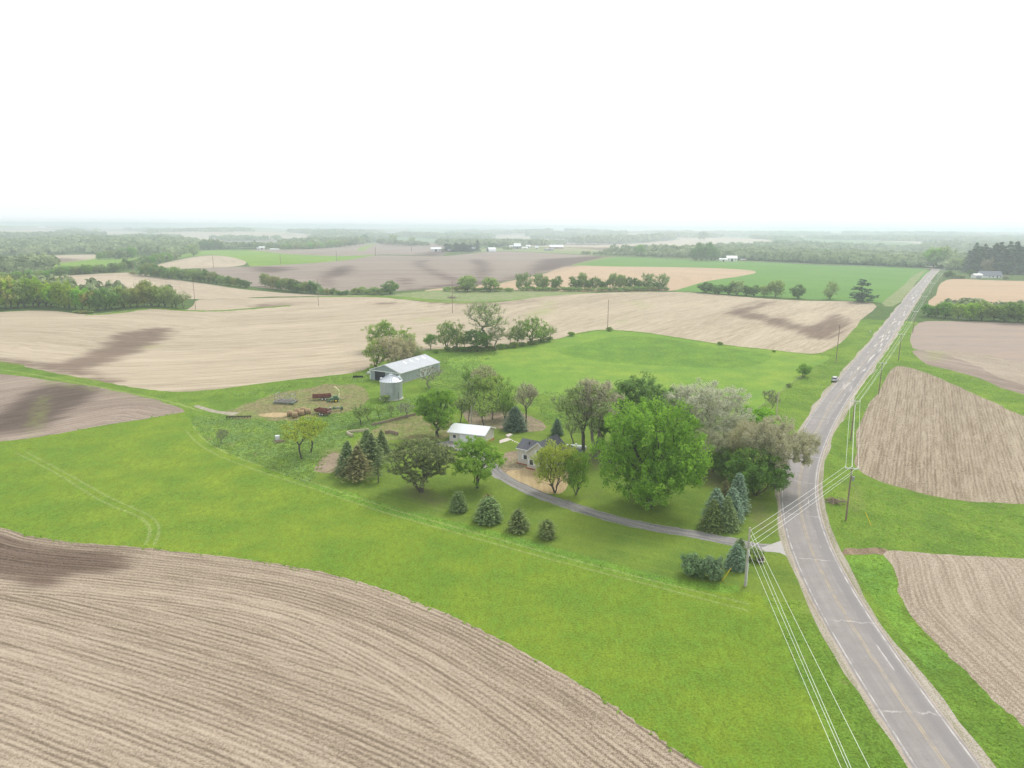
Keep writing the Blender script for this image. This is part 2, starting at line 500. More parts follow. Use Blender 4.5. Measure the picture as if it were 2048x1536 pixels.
def polydist(X, Y, line):
    """unsigned distance to a polyline, arc length there"""
    best = np.full(len(X), 1e18); arc = np.zeros(len(X)); s = 0.0
    sign = np.ones(len(X))
    for i in range(len(line) - 1):
        a, b = line[i], line[i + 1]
        d = b - a; L2 = d @ d
        if L2 < 1e-9: continue
        t = np.clip(((X - a[0]) * d[0] + (Y - a[1]) * d[1]) / L2, 0, 1)
        dd = (X - a[0] - t * d[0]) ** 2 + (Y - a[1] - t * d[1]) ** 2
        m = dd < best
        best[m] = dd[m]; arc[m] = s + t[m] * math.sqrt(L2)
        cr = d[0] * (Y - a[1]) - d[1] * (X - a[0])
        sign[m] = np.sign(cr[m])
        s += math.sqrt(L2)
    return np.sqrt(best), arc, sign

def W(pix):
    return np.array([P(a, b)[:2] for a, b in pix])

# --- the county road: edges read off, centre line smoothed, constant width
road_l = [(1905, 1640), (1840, 1536), (1770, 1441), (1716, 1352), (1666, 1270), (1628, 1204), (1602, 1153), (1584, 1117), (1572, 1076), (1563.5, 1035), (1559, 1000), (1565, 945), (1581, 905), (1600, 871), (1626, 827), (1678, 759), (1730, 699), (1769, 647), (1806, 603), (1830, 571), (1861, 538)]
road_r = [(2035, 1640), (1955, 1536), (1881, 1441), (1812, 1352), (1753, 1270), (1709, 1204), (1680, 1153), (1662, 1117), (1643.5, 1076), (1629, 1035), (1623, 985), (1629, 943), (1642, 905), (1656, 871), (1677, 827), (1723, 759), (1767, 699), (1804, 647), (1831, 603), (1855, 571), (1883, 538)]
mid = [((a[0] + b[0]) / 2, (a[1] + b[1]) / 2) for a, b in zip(road_l, road_r)]
cw = W(spline(mid, step=12))
d0 = cw[0] - cw[3]; d0 /= np.linalg.norm(d0)
cw = np.vstack([[cw[0] + d0 * k for k in (90, 60, 30, 15)], cw])
d1 = cw[-1] - cw[-6]; d1 /= np.linalg.norm(d1)
cw = np.vstack([cw, [cw[-1] + d1 * k + np.array([0.0, 0.3 * k * k / 100]) for k in (20, 45, 80, 130, 200, 300)]])
for _ in range(3):
    seg = np.r_[0, np.cumsum(np.linalg.norm(np.diff(cw, axis=0), axis=1))]
    s = np.arange(0, seg[-1], 4.0)
    cw = np.c_[np.interp(s, seg, cw[:, 0]), np.interp(s, seg, cw[:, 1])]
    for _k in range(10):
        cw[1:-1] = 0.25 * cw[:-2] + 0.5 * cw[1:-1] + 0.25 * cw[2:]
ROAD = cw
def offset(line, o):
    d = np.gradient(line, axis=0); d /= np.linalg.norm(d, axis=1)[:, None]
    n = np.c_[-d[:, 1], d[:, 0]]
    o = np.asarray(o, float)
    return line + n * (o[:, None] if o.ndim else o)

def strip(pix, width, step=8, wob=0.25):
    """polygon of a path of the given width (m) along a pixel line"""
    l = W(spline(pix, step=step))
    k = rng.normal(0, wob * width * 0.5, len(l)); k2 = rng.normal(0, wob * width * 0.5, len(l))
    return np.vstack([offset(l, width / 2 + k), offset(l, -width / 2 + k2)[::-1]])

ZN = []   # name, material key, world polygon, rows (guide), in order of priority
def zone(name, mat, pix, rows=None, smooth=True, jit=0.25, step=9, world=False):
    if world: wp = np.asarray(pix)
    else:
        px = spline(pix, True, step, smooth)
        wp = W(px)
        if jit:
            q = rng.normal(0, 1, (len(wp), 2))
            q = (q + np.roll(q, 1, 0)) / 2
            r = np.linalg.norm(wp, axis=1)
            wp = wp + q * (jit * np.clip(r / 200, 0.6, 2.5))[:, None]
    ZN.append((name, mat, wp, rows))
def direction(a, b):
    d = P(*b)[:2] - P(*a)[:2]
    return ('dir', d / np.linalg.norm(d))
def curve(pix): return ('curve', W(spline(pix, step=14)))

edgeF1 = [(-420, 1000), (-200, 1030), (0, 1055), (60, 1072), (150, 1085), (270, 1094), (350, 1102), (450, 1113), (560, 1128), (650, 1145), (720, 1163), (800, 1190), (880, 1222), (960, 1258), (1040, 1300), (1120, 1345), (1180, 1380), (1240, 1420), (1300, 1462), (1350, 1497), (1410, 1536), (1480, 1590), (1600, 1700)]
edgeHay = [(-420, 925), (0, 883), (60, 877), (200, 853), (300, 837), (368, 824), (384, 838), (398, 862), (430, 895), (480, 918), (540, 940), (620, 968), (700, 995), (800, 1028), (880, 1046), (980, 1070), (1100, 1103), (1200, 1130), (1300, 1155), (1370, 1170), (1480, 1180), (1522, 1190), (1565, 1261), (1596, 1352), (1634, 1419), (1669, 1498), (1720, 1600), (1770, 1700)]

# far and middle distance
zone('field', 'stubble_far', [(-300, 461), (0, 460), (70, 459), (125, 462), (110, 470), (0, 473), (-300, 474)], direction((0, 468), (100, 466)))
zone('field', 'stubble_far', [(1150, 494), (1279, 486), (1348, 480), (1400, 476), (1520, 478), (1553, 484), (1527, 492), (1480, 494), (1381, 500), (1290, 500), (1200, 498)], direction((1200, 495), (1500, 483)))
zone('field', 'mauve', [(1120, 499), (1200, 499), (1381, 501), (1380, 503), (1200, 503), (1125, 502)], direction((1120, 500), (1380, 502)))
zone('field', 'stubble_far', [(1700, 503), (1800, 505), (1870, 506), (1870, 513), (1790, 512), (1700, 508)], direction((1700, 505), (1870, 509)))
zone('field', 'stubble_far', [(-300, 516), (0, 513), (190, 509), (200, 515), (165, 521), (100, 526), (0, 526), (-300, 530)], direction((0, 520), (180, 514)))
zone('field', 'pasture', [(-300, 531), (0, 526), (100, 526), (165, 521), (200, 516), (300, 514), (345, 516), (300, 527), (230, 532), (100, 534), (0, 536), (-300, 540)])
zone('field', 'mauve', [(500, 500), (640, 497), (700, 490), (754, 487), (862, 486), (896, 499), (885, 511), (779, 509), (754, 510), (678, 512), (576, 508)], direction((520, 503), (850, 495)))
zone('field', 'pasture', [(352, 516), (396, 502), (500, 501), (576, 508), (678, 512), (754, 510), (703, 519), (642, 525), (576, 529), (500, 533), (495, 526), (470, 516), (419, 510)], direction((396, 505), (700, 513)))
zone('field', 'track', [(712, 502), (722, 494), (742, 489), (752, 489), (738, 495), (728, 502)])
zone('field', 'stubble_far', [(306, 532), (360, 519), (419, 511), (470, 516), (495, 526), (470, 533), (406, 536), (340, 538), (310, 537)], curve([(310, 530), (360, 519), (419, 511), (470, 516), (495, 526)]))
zone('field', 'mauve', [(401, 537), (500, 533), (576, 529), (642, 525), (703, 519), (754, 511), (830, 512), (885, 512), (944, 507), (1008, 503), (1127, 508), (1203, 512), (1230, 514), (1152, 529), (1089, 545), (1000, 564), (982, 568), (906, 573), (830, 580), (760, 583), (640, 582), (520, 575), (460, 562), (420, 548)], direction((560, 552), (900, 545)))
zone('farmyard', 'bleached', [(900, 504), (880, 500), (900, 496), (1000, 497), (1100, 494), (1160, 497), (1230, 504), (1200, 509), (1127, 507), (1008, 502), (950, 505)])
zone('field', 'wheat', [(1145, 531), (1198, 517), (1228, 514), (1381, 519), (1500, 523), (1660, 531), (1852, 538), (1822, 572), (1797, 602), (1785, 612), (1746, 604), (1634, 599), (1520, 593), (1396, 584), (1343, 581), (1300, 560), (1200, 540)], direction((1500, 560), (1640, 545)))
zone('field', 'bleached', [(1838, 545), (1853, 539), (1800, 603), (1786, 612), (1765, 607), (1800, 575)])
zone('field', 'orange', [(1000, 578), (1000, 567), (1089, 547), (1137, 532), (1228, 533), (1381, 535), (1482, 539), (1513, 544), (1482, 552), (1406, 564), (1343, 581), (1203, 583), (1100, 583)], curve([(1040, 560), (1137, 532), (1228, 533), (1381, 535), (1482, 539)]))
zone('field', 'orange', [(930, 572), (1000, 567), (1030, 566), (1010, 578), (960, 580), (880, 582), (850, 580)])
zone('field', 'stubble_far', [(60, 560), (120, 552), (270, 545), (300, 552), (400, 566), (500, 580), (640, 590), (760, 590), (650, 592), (520, 594), (395, 598), (-300, 600), (-300, 575)], curve([(120, 556), (270, 552), (400, 575), (520, 588), (700, 592)]))
zone('field', 'bleached', [(760, 592), (840, 583), (900, 580), (1000, 581), (1120, 583), (1190, 586), (1170, 592), (1100, 597), (1020, 600), (960, 603), (880, 603), (800, 596)])
zone('field', 'grass', [(560, 598), (660, 592), (780, 592), (880, 600), (960, 603), (1040, 598), (1100, 596), (1020, 601), (960, 606), (880, 606), (790, 597), (660, 596)])

for px_ in ([(160, 465), (240, 463), (300, 465), (250, 469), (170, 470)], [(420, 466), (540, 465), (560, 469), (450, 470)], [(330, 479), (440, 478), (450, 485), (380, 486)], [(560, 478), (620, 477), (625, 481), (570, 482)],
            [(1240, 468), (1330, 468), (1330, 473), (1250, 474)], [(1600, 472), (1680, 472), (1690, 476), (1610, 476)], [(700, 468), (800, 467), (810, 472), (710, 472)]):
    zone('field', 'stubble_far', px_, direction(px_[0], px_[1]))
# the big tan field across the middle
zone('field', 'stubble_far', [(-420, 640), (0, 624), (60, 621), (110, 622), (170, 628), (230, 624), (305, 616), (376, 619), (392, 603), (400, 599), (520, 596), (650, 594), (760, 595), (880, 606), (960, 606), (1020, 602), (1100, 592), (1200, 586), (1330, 584), (1400, 586), (1500, 595), (1600, 601), (1747, 607), (1722, 640), (1690, 676), (1664, 696), (1625, 707), (1540, 699), (1450, 689), (1370, 677), (1300, 666), (1215, 659), (1160, 665), (1100, 679), (1000, 692), (880, 698), (850, 700), (800, 712), (740, 732), (715, 744), (640, 753), (560, 762), (450, 776), (400, 781), (345, 783), (270, 775), (150, 753), (60, 736), (0, 722), (-420, 672)], curve([(-420, 700), (0, 672), (300, 690), (700, 668), (1000, 640), (1100, 612), (1240, 596)]), step=8)
zone('field', 'stubble_far', [(1100, 679), (1040, 660), (1020, 640), (1060, 612), (1120, 594), (1200, 586), (1330, 584), (1400, 586), (1500, 595), (1600, 601), (1747, 607), (1722, 640), (1690, 676), (1664, 696), (1625, 707), (1540, 699), (1450, 689), (1370, 677), (1300, 666), (1215, 659), (1160, 665)], direction((1180, 648), (1400, 600)), jit=0.1)
zone('verge', 'grass', strip([(170, 630), (230, 626), (305, 617), (376, 621), (432, 622), (520, 616), (580, 611)], 5.0, step=6), world=True)
# brown field at the left
zone('field', 'brown', [(-420, 700), (0, 748), (60, 755), (130, 765), (200, 775), (290, 795), (340, 808), (368, 824), (300, 836), (200, 852), (100, 870), (0, 884), (-420, 930)], curve([(-200, 880), (0, 850), (200, 815), (290, 808), (340, 816)]))
# hay and pasture
hayp = edgeHay + edgeF1[::-1]
zone('field', 'hay', hayp, direction((300, 900), (1400, 1250)), smooth=False, step=7, jit=0.15)
zone('field', 'pasture', [(890, 725), (940, 706), (1000, 700), (1090, 684), (1160, 668), (1215, 661), (1300, 668), (1370, 679), (1450, 691), (1540, 701), (1622, 710), (1660, 716), (1612, 742), (1575, 772), (1556, 785), (1500, 822), (1450, 810), (1330, 800), (1200, 800), (1090, 790), (1010, 765), (930, 745)])
zone('field', 'lush', [(1120, 700), (1260, 672), (1420, 692), (1540, 712), (1480, 735), (1300, 730), (1180, 720)])
# weedy land west of the house
zone('meadow', 'weeds', [(384, 838), (398, 862), (430, 893), (480, 915), (540, 938), (620, 965), (640, 930), (690, 905), (700, 870), (790, 865), (870, 830), (900, 790), (840, 790), (760, 810), (700, 822), (600, 836), (500, 838), (440, 830)])
zone('meadow', 'weed_dirt', [(440, 828), (500, 806), (560, 786), (640, 771), (700, 770), (738, 784), (733, 806), (690, 824), (600, 838), (480, 836)], jit=1.2)
zone('bare_ground', 'weed_dirt', [(560, 795), (640, 778), (700, 777), (728, 788), (712, 798), (640, 795), (560, 806)], jit=1.2)
zone('bare_ground', 'straw', [(515, 830), (550, 825), (590, 827), (570, 833), (540, 835)])
zone('bare_ground', 'gravel', [(395, 810), (440, 822), (475, 826), (468, 831), (430, 826), (385, 812)])
# verge along the track between the two left fields
zone('field', 'track', strip([(-300, 705), (0, 739), (130, 761), (280, 790), (350, 806), (400, 822)], 1.0), world=True)
# farm lane, lawn, yards
zone('lawn', 'lawn', [(618, 966), (640, 935), (690, 905), (700, 880), (790, 872), (870, 840), (900, 822), (1000, 812), (1090, 830), (1110, 855), (1200, 862), (1240, 890), (1450, 920), (1500, 950), (1550, 970), (1556, 1020), (1562, 1060), (1578, 1112), (1600, 1165), (1618, 1200), (1560, 1200), (1480, 1181), (1370, 1171), (1300, 1156), (1200, 1131), (1100, 1104), (980, 1071), (880, 1047), (800, 1029), (700, 996)], direction((900, 1010), (1400, 1120)), smooth=False)
zone('lawn', 'lush', [(618, 964), (700, 985), (800, 1018), (880, 1036), (980, 1060), (1100, 1093), (1200, 1120), (1300, 1146), (1370, 1160), (1475, 1172), (1480, 1186), (1370, 1178), (1300, 1163), (1200, 1138), (1100, 1111), (980, 1078), (880, 1054), (800, 1036), (700, 1003), (630, 976)], curve([(618, 964), (800, 1028), (980, 1070), (1200, 1128), (1475, 1178)]))
zone('bare_ground', 'weed_dirt', [(760, 852), (800, 838), (860, 830), (905, 850), (900, 872), (860, 880), (790, 878), (745, 895), (700, 905), (720, 880)], jit=0.9)
zone('bare_ground', 'litter', [(925, 822), (1000, 815), (1085, 842), (1092, 860), (1045, 862), (1000, 856), (930, 848)], jit=0.9)
zone('bare_ground', 'litter', [(628, 942), (640, 918), (665, 906), (692, 912), (690, 928), (660, 945)], jit=0.8)
zone('bare_ground', 'litter', [(1005, 908), (1035, 903), (1062, 925), (1055, 938), (1010, 950), (1000, 930)], jit=0.6)
zone('bare_ground', 'straw', [(1012, 946), (1040, 938), (1062, 930), (1110, 936), (1140, 950), (1125, 985), (1088, 986), (1050, 970)])
zone('pavement', 'drive', [(868, 888), (900, 880), (945, 890), (985, 900), (992, 925), (975, 930), (930, 905)], smooth=False)
zone('driveway', 'drive', strip([(950, 900), (975, 925), (990, 942), (1012, 958), (1045, 975), (1085, 992), (1135, 1009), (1200, 1030), (1300, 1054), (1400, 1070), (1470, 1084), (1540, 1094)], 3.3, wob=0.08), ('curve', W(spline([(950, 900), (975, 925), (990, 942), (1012, 958), (1045, 975), (1085, 992), (1135, 1009), (1200, 1030), (1300, 1054), (1400, 1070), (1470, 1084), (1540, 1094)], step=10))), world=True)
zone('driveway', 'apron', [(1522, 1092), (1545, 1086), (1573, 1078), (1580, 1100), (1590, 1120), (1560, 1105), (1530, 1099)], smooth=False, jit=0)
# right of the road
zone('field', 'stubble_right', [(1790, 733), (1850, 745), (1930, 780), (2000, 810), (2048, 832), (2400, 960), (2400, 1030), (2048, 1008), (1950, 1003), (1880, 995), (1800, 975), (1750, 958), (1714, 936), (1711, 900), (1716, 860), (1735, 810), (1765, 770)], direction((1780, 980), (1812, 745)))
zone('field', 'brown', [(1825, 703), (1850, 700), (1900, 700), (2048, 722), (2400, 760), (2400, 880), (2048, 790), (1960, 757), (1900, 740), (1850, 727)], direction((1850, 710), (2048, 745)))
zone('field', 'pale', [(1850, 702), (1900, 700), (2048, 722), (2400, 760), (2400, 850), (2048, 770), (1960, 735), (1900, 712)], direction((1850, 710), (2048, 745)))
zone('field', 'orange_grey', [(1818, 680), (1830, 652), (1850, 643), (1930, 643), (2048, 646), (2400, 655), (2400, 765), (2048, 724), (1980, 712), (1900, 702), (1840, 700), (1824, 695)], direction((1850, 690), (2048, 690)))
zone('field', 'orange', [(1892, 560), (1970, 560), (2048, 562), (2300, 565), (2300, 625), (2048, 614), (1940, 612), (1858, 610), (1872, 590)], direction((1880, 600), (2048, 602)))
zone('field', 'pale', [(1770, 1103), (1850, 1106), (1950, 1112), (2048, 1118), (2400, 1140), (2400, 1800), (2150, 1560), (2048, 1452), (2000, 1410), (1930, 1340), (1870, 1280), (1820, 1225), (1795, 1170), (1790, 1140)], curve([(1790, 1110), (1800, 1170), (1825, 1225), (1935, 1335), (2048, 1440), (2200, 1590)]))
zone('verge', 'dirt', [(1690, 1096), (1740, 1093), (1775, 1100), (1765, 1108), (1720, 1106), (1680, 1110)])
zone('verge', 'lush', [(1690, 1115), (1760, 1108), (1788, 1150), (1800, 1210), (1860, 1280), (1900, 1330), (1850, 1330), (1780, 1240), (1720, 1160)])
# foreground stubble: headland follows the hay edge, interior rows straight
zone('field', 'stubble', edgeF1 + [(1300, 1800), (-700, 1800)], ('curve', W(spline(edgeF1, step=14))), smooth=False, step=7)
l_in = offset(W(spline(edgeF1, step=20)), 0)
inn = [q for q in offset(l_in, -17.0)]
sgn = -17.0
if inn[len(inn) // 2] @ np.array([0, 1]) > l_in[len(inn) // 2][1]: inn = [q for q in offset(l_in, 17.0)]
inn = [q for q in inn if -190 < q[0]]
zone('field', 'stubble', np.array(inn + [inn[-1] + np.array([10, -40]), np.array([-190.0, 10.0])]), curve([(-400, 1110), (0, 1185), (350, 1268), (700, 1375), (1000, 1500), (1200, 1620), (1400, 1760)]), world=True)
# wheel tracks in the hay
for tr in ([(30, 905), (110, 945), (200, 1000), (280, 1035), (300, 1060), (290, 1090)], [(50, 903), (130, 945), (220, 995), (300, 1032), (318, 1060), (308, 1090)],
           [(372, 860), (400, 890), (470, 925), (620, 975), (760, 1022), (900, 1062), (1100, 1118), (1300, 1170), (1500, 1222)],
           [(385, 852), (412, 882), (480, 917), (630, 967), (770, 1014), (910, 1054), (1100, 1107), (1300, 1160), (1500, 1208)]):
    zone('field', 'track', strip(tr, 0.55, wob=0.18, step=10), world=True)
# shoulders of the road on top of everything
nR = len(ROAD)
def sm(k):
    a = rng.normal(0, 1, nR); a = np.convolve(a, np.ones(3) / 3, 'same'); return a * k
zone('road_shoulder', 'gravel', np.vstack([offset(ROAD, 4.55 + sm(0.45)), offset(ROAD, -4.75 + sm(0.45))[::-1]]), ('curve', ROAD), world=True)

# --- CDT of a polar grid + all outlines
pts = []
radii = [34.0]
while radii[-1] < 24000: radii.append(radii[-1] * 1.027 + 0.4)
angs = np.radians(np.linspace(-60, 60, 150))
for i, r in enumerate(radii):
    o = 0.5 * (angs[1] - angs[0]) * (i % 2)
    pts.append(np.c_[r * np.sin(angs + o), r * np.cos(angs + o)])
for r in np.geomspace(34, 24000, 40):
    a = np.radians(np.linspace(65, 295, 34)); pts.append(np.c_[r * np.sin(a), r * np.cos(a)])
pts.append(np.array([[0, 0], [12, 8], [-12, 8], [0, -18]], float))
pts = np.vstack(pts)
edges = []; ex = []; base = 0
rl = [offset(ROAD, q) for q in (3.85, 3.3, -3.3, -3.85)]
lines = [(z[2], True) for z in ZN] + [(l, False) for l in rl]
for l, closed in lines:
    n = len(l); i0 = base
    ex.append(l); base += n
    edges += [(i0 + i, i0 + i + 1) for i in range(n - 1)]
    if closed: edges.append((i0 + n - 1, i0))
allp = np.vstack(ex + [pts])
vo, eo, fo, _, _, _ = delaunay_2d_cdt([Vector(p) for p in allp], edges, [], 0, 0.02)
V2 = np.array([(v[0], v[1]) for v in vo]); Ft = np.array(fo, dtype=np.int32)
cen = V2[Ft].mean(axis=1)
zid = np.full(len(Ft), -1)
for i, z in enumerate(ZN):
    zid[inpoly(cen[:, 0], cen[:, 1], z[2])] = i
rd, rarc, rs = polydist(V2[:, 0], V2[:, 1], ROAD)
Z = hgt(V2[:, 0], V2[:, 1]) 
Zroad = Z.copy()
rr = np.linalg.norm(V2, axis=1)
near = sstep(900, 500, rr)
Z = Z - 0.30 * sstep(3.9, 3.2, rd) * near - 0.35 * np.exp(-((rd - 8.5) / 2.2) ** 2) * near - 0.9 * (near < 1) * sstep(3.9, 3.2, rd)

def soft(polys, soft_m=None):
    """soft mask from pixel polygons"""
    out = np.zeros(len(V2))
    for pix in polys:
        wp = W(spline(pix, True, 10))
        d, _, _ = polydist(V2[:, 0], V2[:, 1], np.vstack([wp, wp[:1]]))
        ins = inpoly(V2[:, 0], V2[:, 1], wp)
        wdt = max(4.5, 0.020 * np.linalg.norm(wp.mean(0)))
        out = np.maximum(out, sstep(-wdt * 1.3, wdt * 1.5, np.where(ins, d, -d)))
    return out
wet_and_shade = soft([
    [(-200, 1060), (0, 1068), (120, 1085), (250, 1098), (268, 1120), (235, 1140), (150, 1150), (110, 1175), (50, 1185), (0, 1160), (-200, 1150)],
    [(190, 700), (230, 668), (340, 655), (330, 680), (270, 705), (200, 730), (100, 735), (150, 715)],
    [(0, 715), (90, 725), (230, 755), (200, 765), (60, 735), (-100, 715)],
    [(60, 780), (110, 765), (200, 775), (180, 800), (120, 835), (60, 860), (-60, 870), (0, 820)],
    [(500, 534), (560, 534), (590, 537), (560, 545), (520, 545)], [(680, 532), (705, 532), (700, 548), (660, 556), (662, 570), (650, 575), (640, 560), (650, 545)],
    [(828, 523), (856, 520), (848, 526), (870, 540), (925, 562), (890, 560), (850, 540), (826, 530)], [(942, 520), (966, 520), (980, 540), (964, 565), (952, 566), (950, 545), (955, 535)],
    [(800, 555), (818, 556), (822, 574), (806, 574)], [(1185, 512), (1230, 514), (1120, 538), (1060, 553), (990, 568), (1000, 560), (1050, 545), (1080, 520), (1110, 517)],
    [(890, 568), (1000, 560), (990, 568), (900, 574), (830, 582), (800, 583), (830, 577)],
    [(880, 500), (830, 510), (860, 512), (890, 510), (905, 504)],
    [(1450, 626), (1520, 600), (1545, 604), (1500, 620), (1560, 636), (1620, 652), (1660, 630), (1680, 632), (1690, 655), (1665, 680), (1600, 670), (1530, 645)],
    [(740, 605), (770, 604), (800, 608), (760, 610)], [(830, 603), (900, 602), (1000, 604), (1080, 598), (1020, 607), (900, 608)], [(500, 612), (540, 606), (640, 605), (590, 610), (520, 615)],
    [(60, 520), (120, 516), (170, 520), (120, 527), (60, 527)],
    [(830, 960), (880, 985), (920, 1015), (860, 1015), (800, 990)], [(960, 850), (1080, 858), (1060, 864), (960, 858)], [(1140, 905), (1220, 905), (1210, 940), (1150, 930)], [(1380, 900), (1500, 960), (1450, 985), (1390, 960)],  # last one paints the tree group's shade on the lawn beside the great maple
    [(1170, 985), (1205, 980), (1200, 995), (1165, 992)], [(1490, 1010), (1530, 1000), (1555, 1060), (1510, 1065)], [(1600, 1185), (1625, 1200), (1640, 1240), (1620, 1235)],
    [(1700, 960), (1730, 1000), (1715, 1030), (1690, 1000)],
    [(1100, 495), (1160, 494), (1380, 500), (1300, 503), (1120, 502)], [(640, 900), (700, 900), (690, 940), (650, 945)]])
weed = soft([[(270, 690), (330, 688), (335, 695), (280, 697)], [(1240, 603), (1290, 601), (1300, 608), (1240, 607)], [(1270, 612), (1310, 610), (1300, 618), (1270, 618)], [(1060, 620), (1120, 615), (1110, 628), (1040, 635)], [(1230, 640), (1262, 640), (1255, 650), (1230, 650)],
             [(1095, 602), (1125, 600), (1110, 612), (1070, 612)], [(70, 800), (100, 790), (90, 850), (60, 880), (50, 860)], [(60, 755), (200, 775), (290, 795), (350, 810), (330, 812), (200, 785), (60, 765)],
             [(1850, 700), (1900, 705), (1880, 725), (1840, 715)], [(820, 638), (880, 632), (870, 642), (830, 645)]])

def rows_uv(idx, rows):
    X, Y = V2[idx, 0], V2[idx, 1]
    if rows is None: return np.c_[X, Y]
    if rows[0] == 'dir':
        d = rows[1]; return np.c_[-d[1] * X + d[0] * Y, d[0] * X + d[1] * Y]
    dd, arc, sg = polydist(X, Y, rows[1])
    return np.c_[dd * sg, arc]

names = {-1: ('ground', 'grass')}
for i in range(-1, len(ZN)):
    f = Ft[zid == i]
    if not len(f): continue
    if i < 0:
        c = cen[zid == i]
        sets = [('ground', 'grass', np.linalg.norm(c, axis=1) < 430), ('ground', 'wild', (np.linalg.norm(c, axis=1) >= 430) & (np.linalg.norm(c, axis=1) < 1700)), ('ground', 'mosaic', np.linalg.norm(c, axis=1) >= 1700)]
    else: sets = [(ZN[i][0], ZN[i][1], np.ones(len(f), bool))]
    for nm, mk, sel in sets:
        ff = f[sel]
        if not len(ff): continue
        idx, inv = np.unique(ff.ravel(), return_inverse=True)
        uvv = rows_uv(idx, None if i < 0 else ZN[i][3])
        me = mesh_np(nm, np.c_[V2[idx], Z[idx]], inv.reshape(-1, 3), MT[mk], smooth=True, uv=uvv, attrs={'wet_and_shade': wet_and_shade[idx], 'weed': weed[idx]})
        o = link(nm, me); tag(o, kind='structure')

# --- road surface ribbon with worn markings
def road_mat():
    t = NT('road_asphalt')
    uv = t.n('ShaderNodeUVMap', uv_map='rows').outputs[0]
    sx = t.n('ShaderNodeSeparateXYZ'); t.l(uv, sx.inputs[0])
    u, v = sx.outputs[0], sx.outputs[1]
    n1 = t.noise(uv, 0.35, 4, 0.65); n2 = t.noise(t.mapping(uv, (2.2, 0.05, 1)), 1, 3); n3 = t.noise(uv, 9, 2, 0.7)
    g = t.mix(t.ramp(n1, 0.3, 0.7), (0.245, 0.222, 0.208), (0.305, 0.278, 0.262))
    g = t.mix(t.ramp(n2, 0.35, 0.65, 0, 0.55), g, (0.215, 0.196, 0.186))
    g = t.mix(t.ramp(n3, 0.3, 0.7, 0, 0.3), g, (0.42, 0.39, 0.37))
    def band(c, hw, soft=0.05, src=None):
        return t.ramp(t.math('ABSOLUTE', t.math('SUBTRACT', src if src is not None else u, c)), hw, hw + soft, 1, 0)
    wob = t.math('ADD', u, t.math('MULTIPLY', t.math('SUBTRACT', t.noise(t.mapping(uv, (0.01, 0.12, 1)), 1, 3, 0.7), 0.5), 0.9))
    # darker tar-sealed band and ravelled strip in the right-hand lane
    near = t.ramp(v, 330, 380, 1, 0)
    g = t.mix(t.math('MULTIPLY', t.math('MULTIPLY', band(-2.25, 0.45, 0.5), near), t.ramp(n1, 0.2, 0.6, 0.2, 0.5)), g, (0.20, 0.19, 0.195))
    g = t.mix(t.math('MULTIPLY', band(-1.65, 0.05, 0.1, wob), t.ramp(t.noise(t.mapping(uv, (0.3, 0.08, 1)), 1, 3, 0.8), 0.5, 0.62, 0, 0.8)), g, (0.58, 0.53, 0.50))
    # pale patched concrete shining through farther up
    far = t.ramp(v, 230, 330)
    pt = t.noise(t.mapping(uv, (0.9, 0.055, 1)), 1, 3, 0.6)
    g = t.mix(t.math('MULTIPLY', t.math('MULTIPLY', far, t.ramp(pt, 0.56, 0.63)), band(-0.6, 1.6, 1.2)), g, (0.56, 0.52, 0.49))
    # transverse cracks every ~18 m, ragged and pale
    vw = t.math('ADD', v, t.math('MULTIPLY', t.noise(t.mapping(uv, (0.8, 0.02, 1)), 1, 3, 0.6), 2.2))
    fr = t.math('ABSOLUTE', t.math('SUBTRACT', t.math('FRACT', t.math('DIVIDE', vw, 19.3)), 0.5))
    ck = t.math('MULTIPLY', t.ramp(fr, 0.0045, 0.011, 1, 0), t.ramp(t.noise(t.mapping(uv, (0.5, 0.05, 1)), 1, 2), 0.4, 0.6, 0.1, 0.6))
    g = t.mix(ck, g, (0.55, 0.51, 0.48))
    ck2 = t.ramp(t.math('ABSOLUTE', t.math('SUBTRACT', t.noise(uv, 0.45, 3, 0.5, 0.6), 0.5)), 0.0, 0.006, 0.3, 0)
    g = t.mix(ck2, g, (0.14, 0.13, 0.13))
    wear = t.ramp(t.noise(t.mapping(uv, (1, 0.35, 1)), 1.3, 4, 0.75), 0.40, 0.60, 0.08, 0.58)
    for c in (3.22, -3.22):
        g = t.mix(t.math('MULTIPLY', band(c, 0.07, 0.05), wear), g, (0.70, 0.67, 0.63))
    for c in (0.14, -0.14):
        g = t.mix(t.math('MULTIPLY', band(c, 0.06, 0.05), t.math('MULTIPLY', wear, 0.8)), g, (0.56, 0.43, 0.22))
    # crumbly outer edge
    g = t.mix(t.math('MULTIPLY', t.ramp(t.math('ADD', t.math('ABSOLUTE', u), t.math('MULTIPLY', n1, 0.5)), 3.75, 3.95), 0.8), g, (0.46, 0.38, 0.31))
    return t.finish(g, 0.88, n3, 0.25, 0.02, 0.15)
offs = np.array([3.9, 3.6, 2.2, 0.7, -0.7, -2.2, -3.6, -3.9])
dz = np.array([-0.12, 0.03, 0.06, 0.08, 0.08, 0.06, 0.03, -0.12])
vv = []; uvs = []
arc = np.r_[0, np.cumsum(np.linalg.norm(np.diff(ROAD, axis=0), axis=1))]
for o_, z_ in zip(offs, dz):
    l = offset(ROAD, o_)
    vv.append(np.c_[l, hgt(ROAD[:, 0], ROAD[:, 1]) * 0 + hgt(l[:, 0], l[:, 1]) + z_ + 0.02]); uvs.append(np.c_[np.full(nR, o_), arc])
vv = np.array(vv); uvs = np.array(uvs)
K = len(offs)
fc = []
for j in range(K - 1):
    a = np.arange(nR - 1) + j * nR
    fc.append(np.c_[a, a + nR, a + nR + 1, a + 1])
me = mesh_np('road', vv.reshape(-1, 3), np.vstack(fc)[:, ::-1], road_mat(), smooth=True, uv=uvs.reshape(-1, 2))
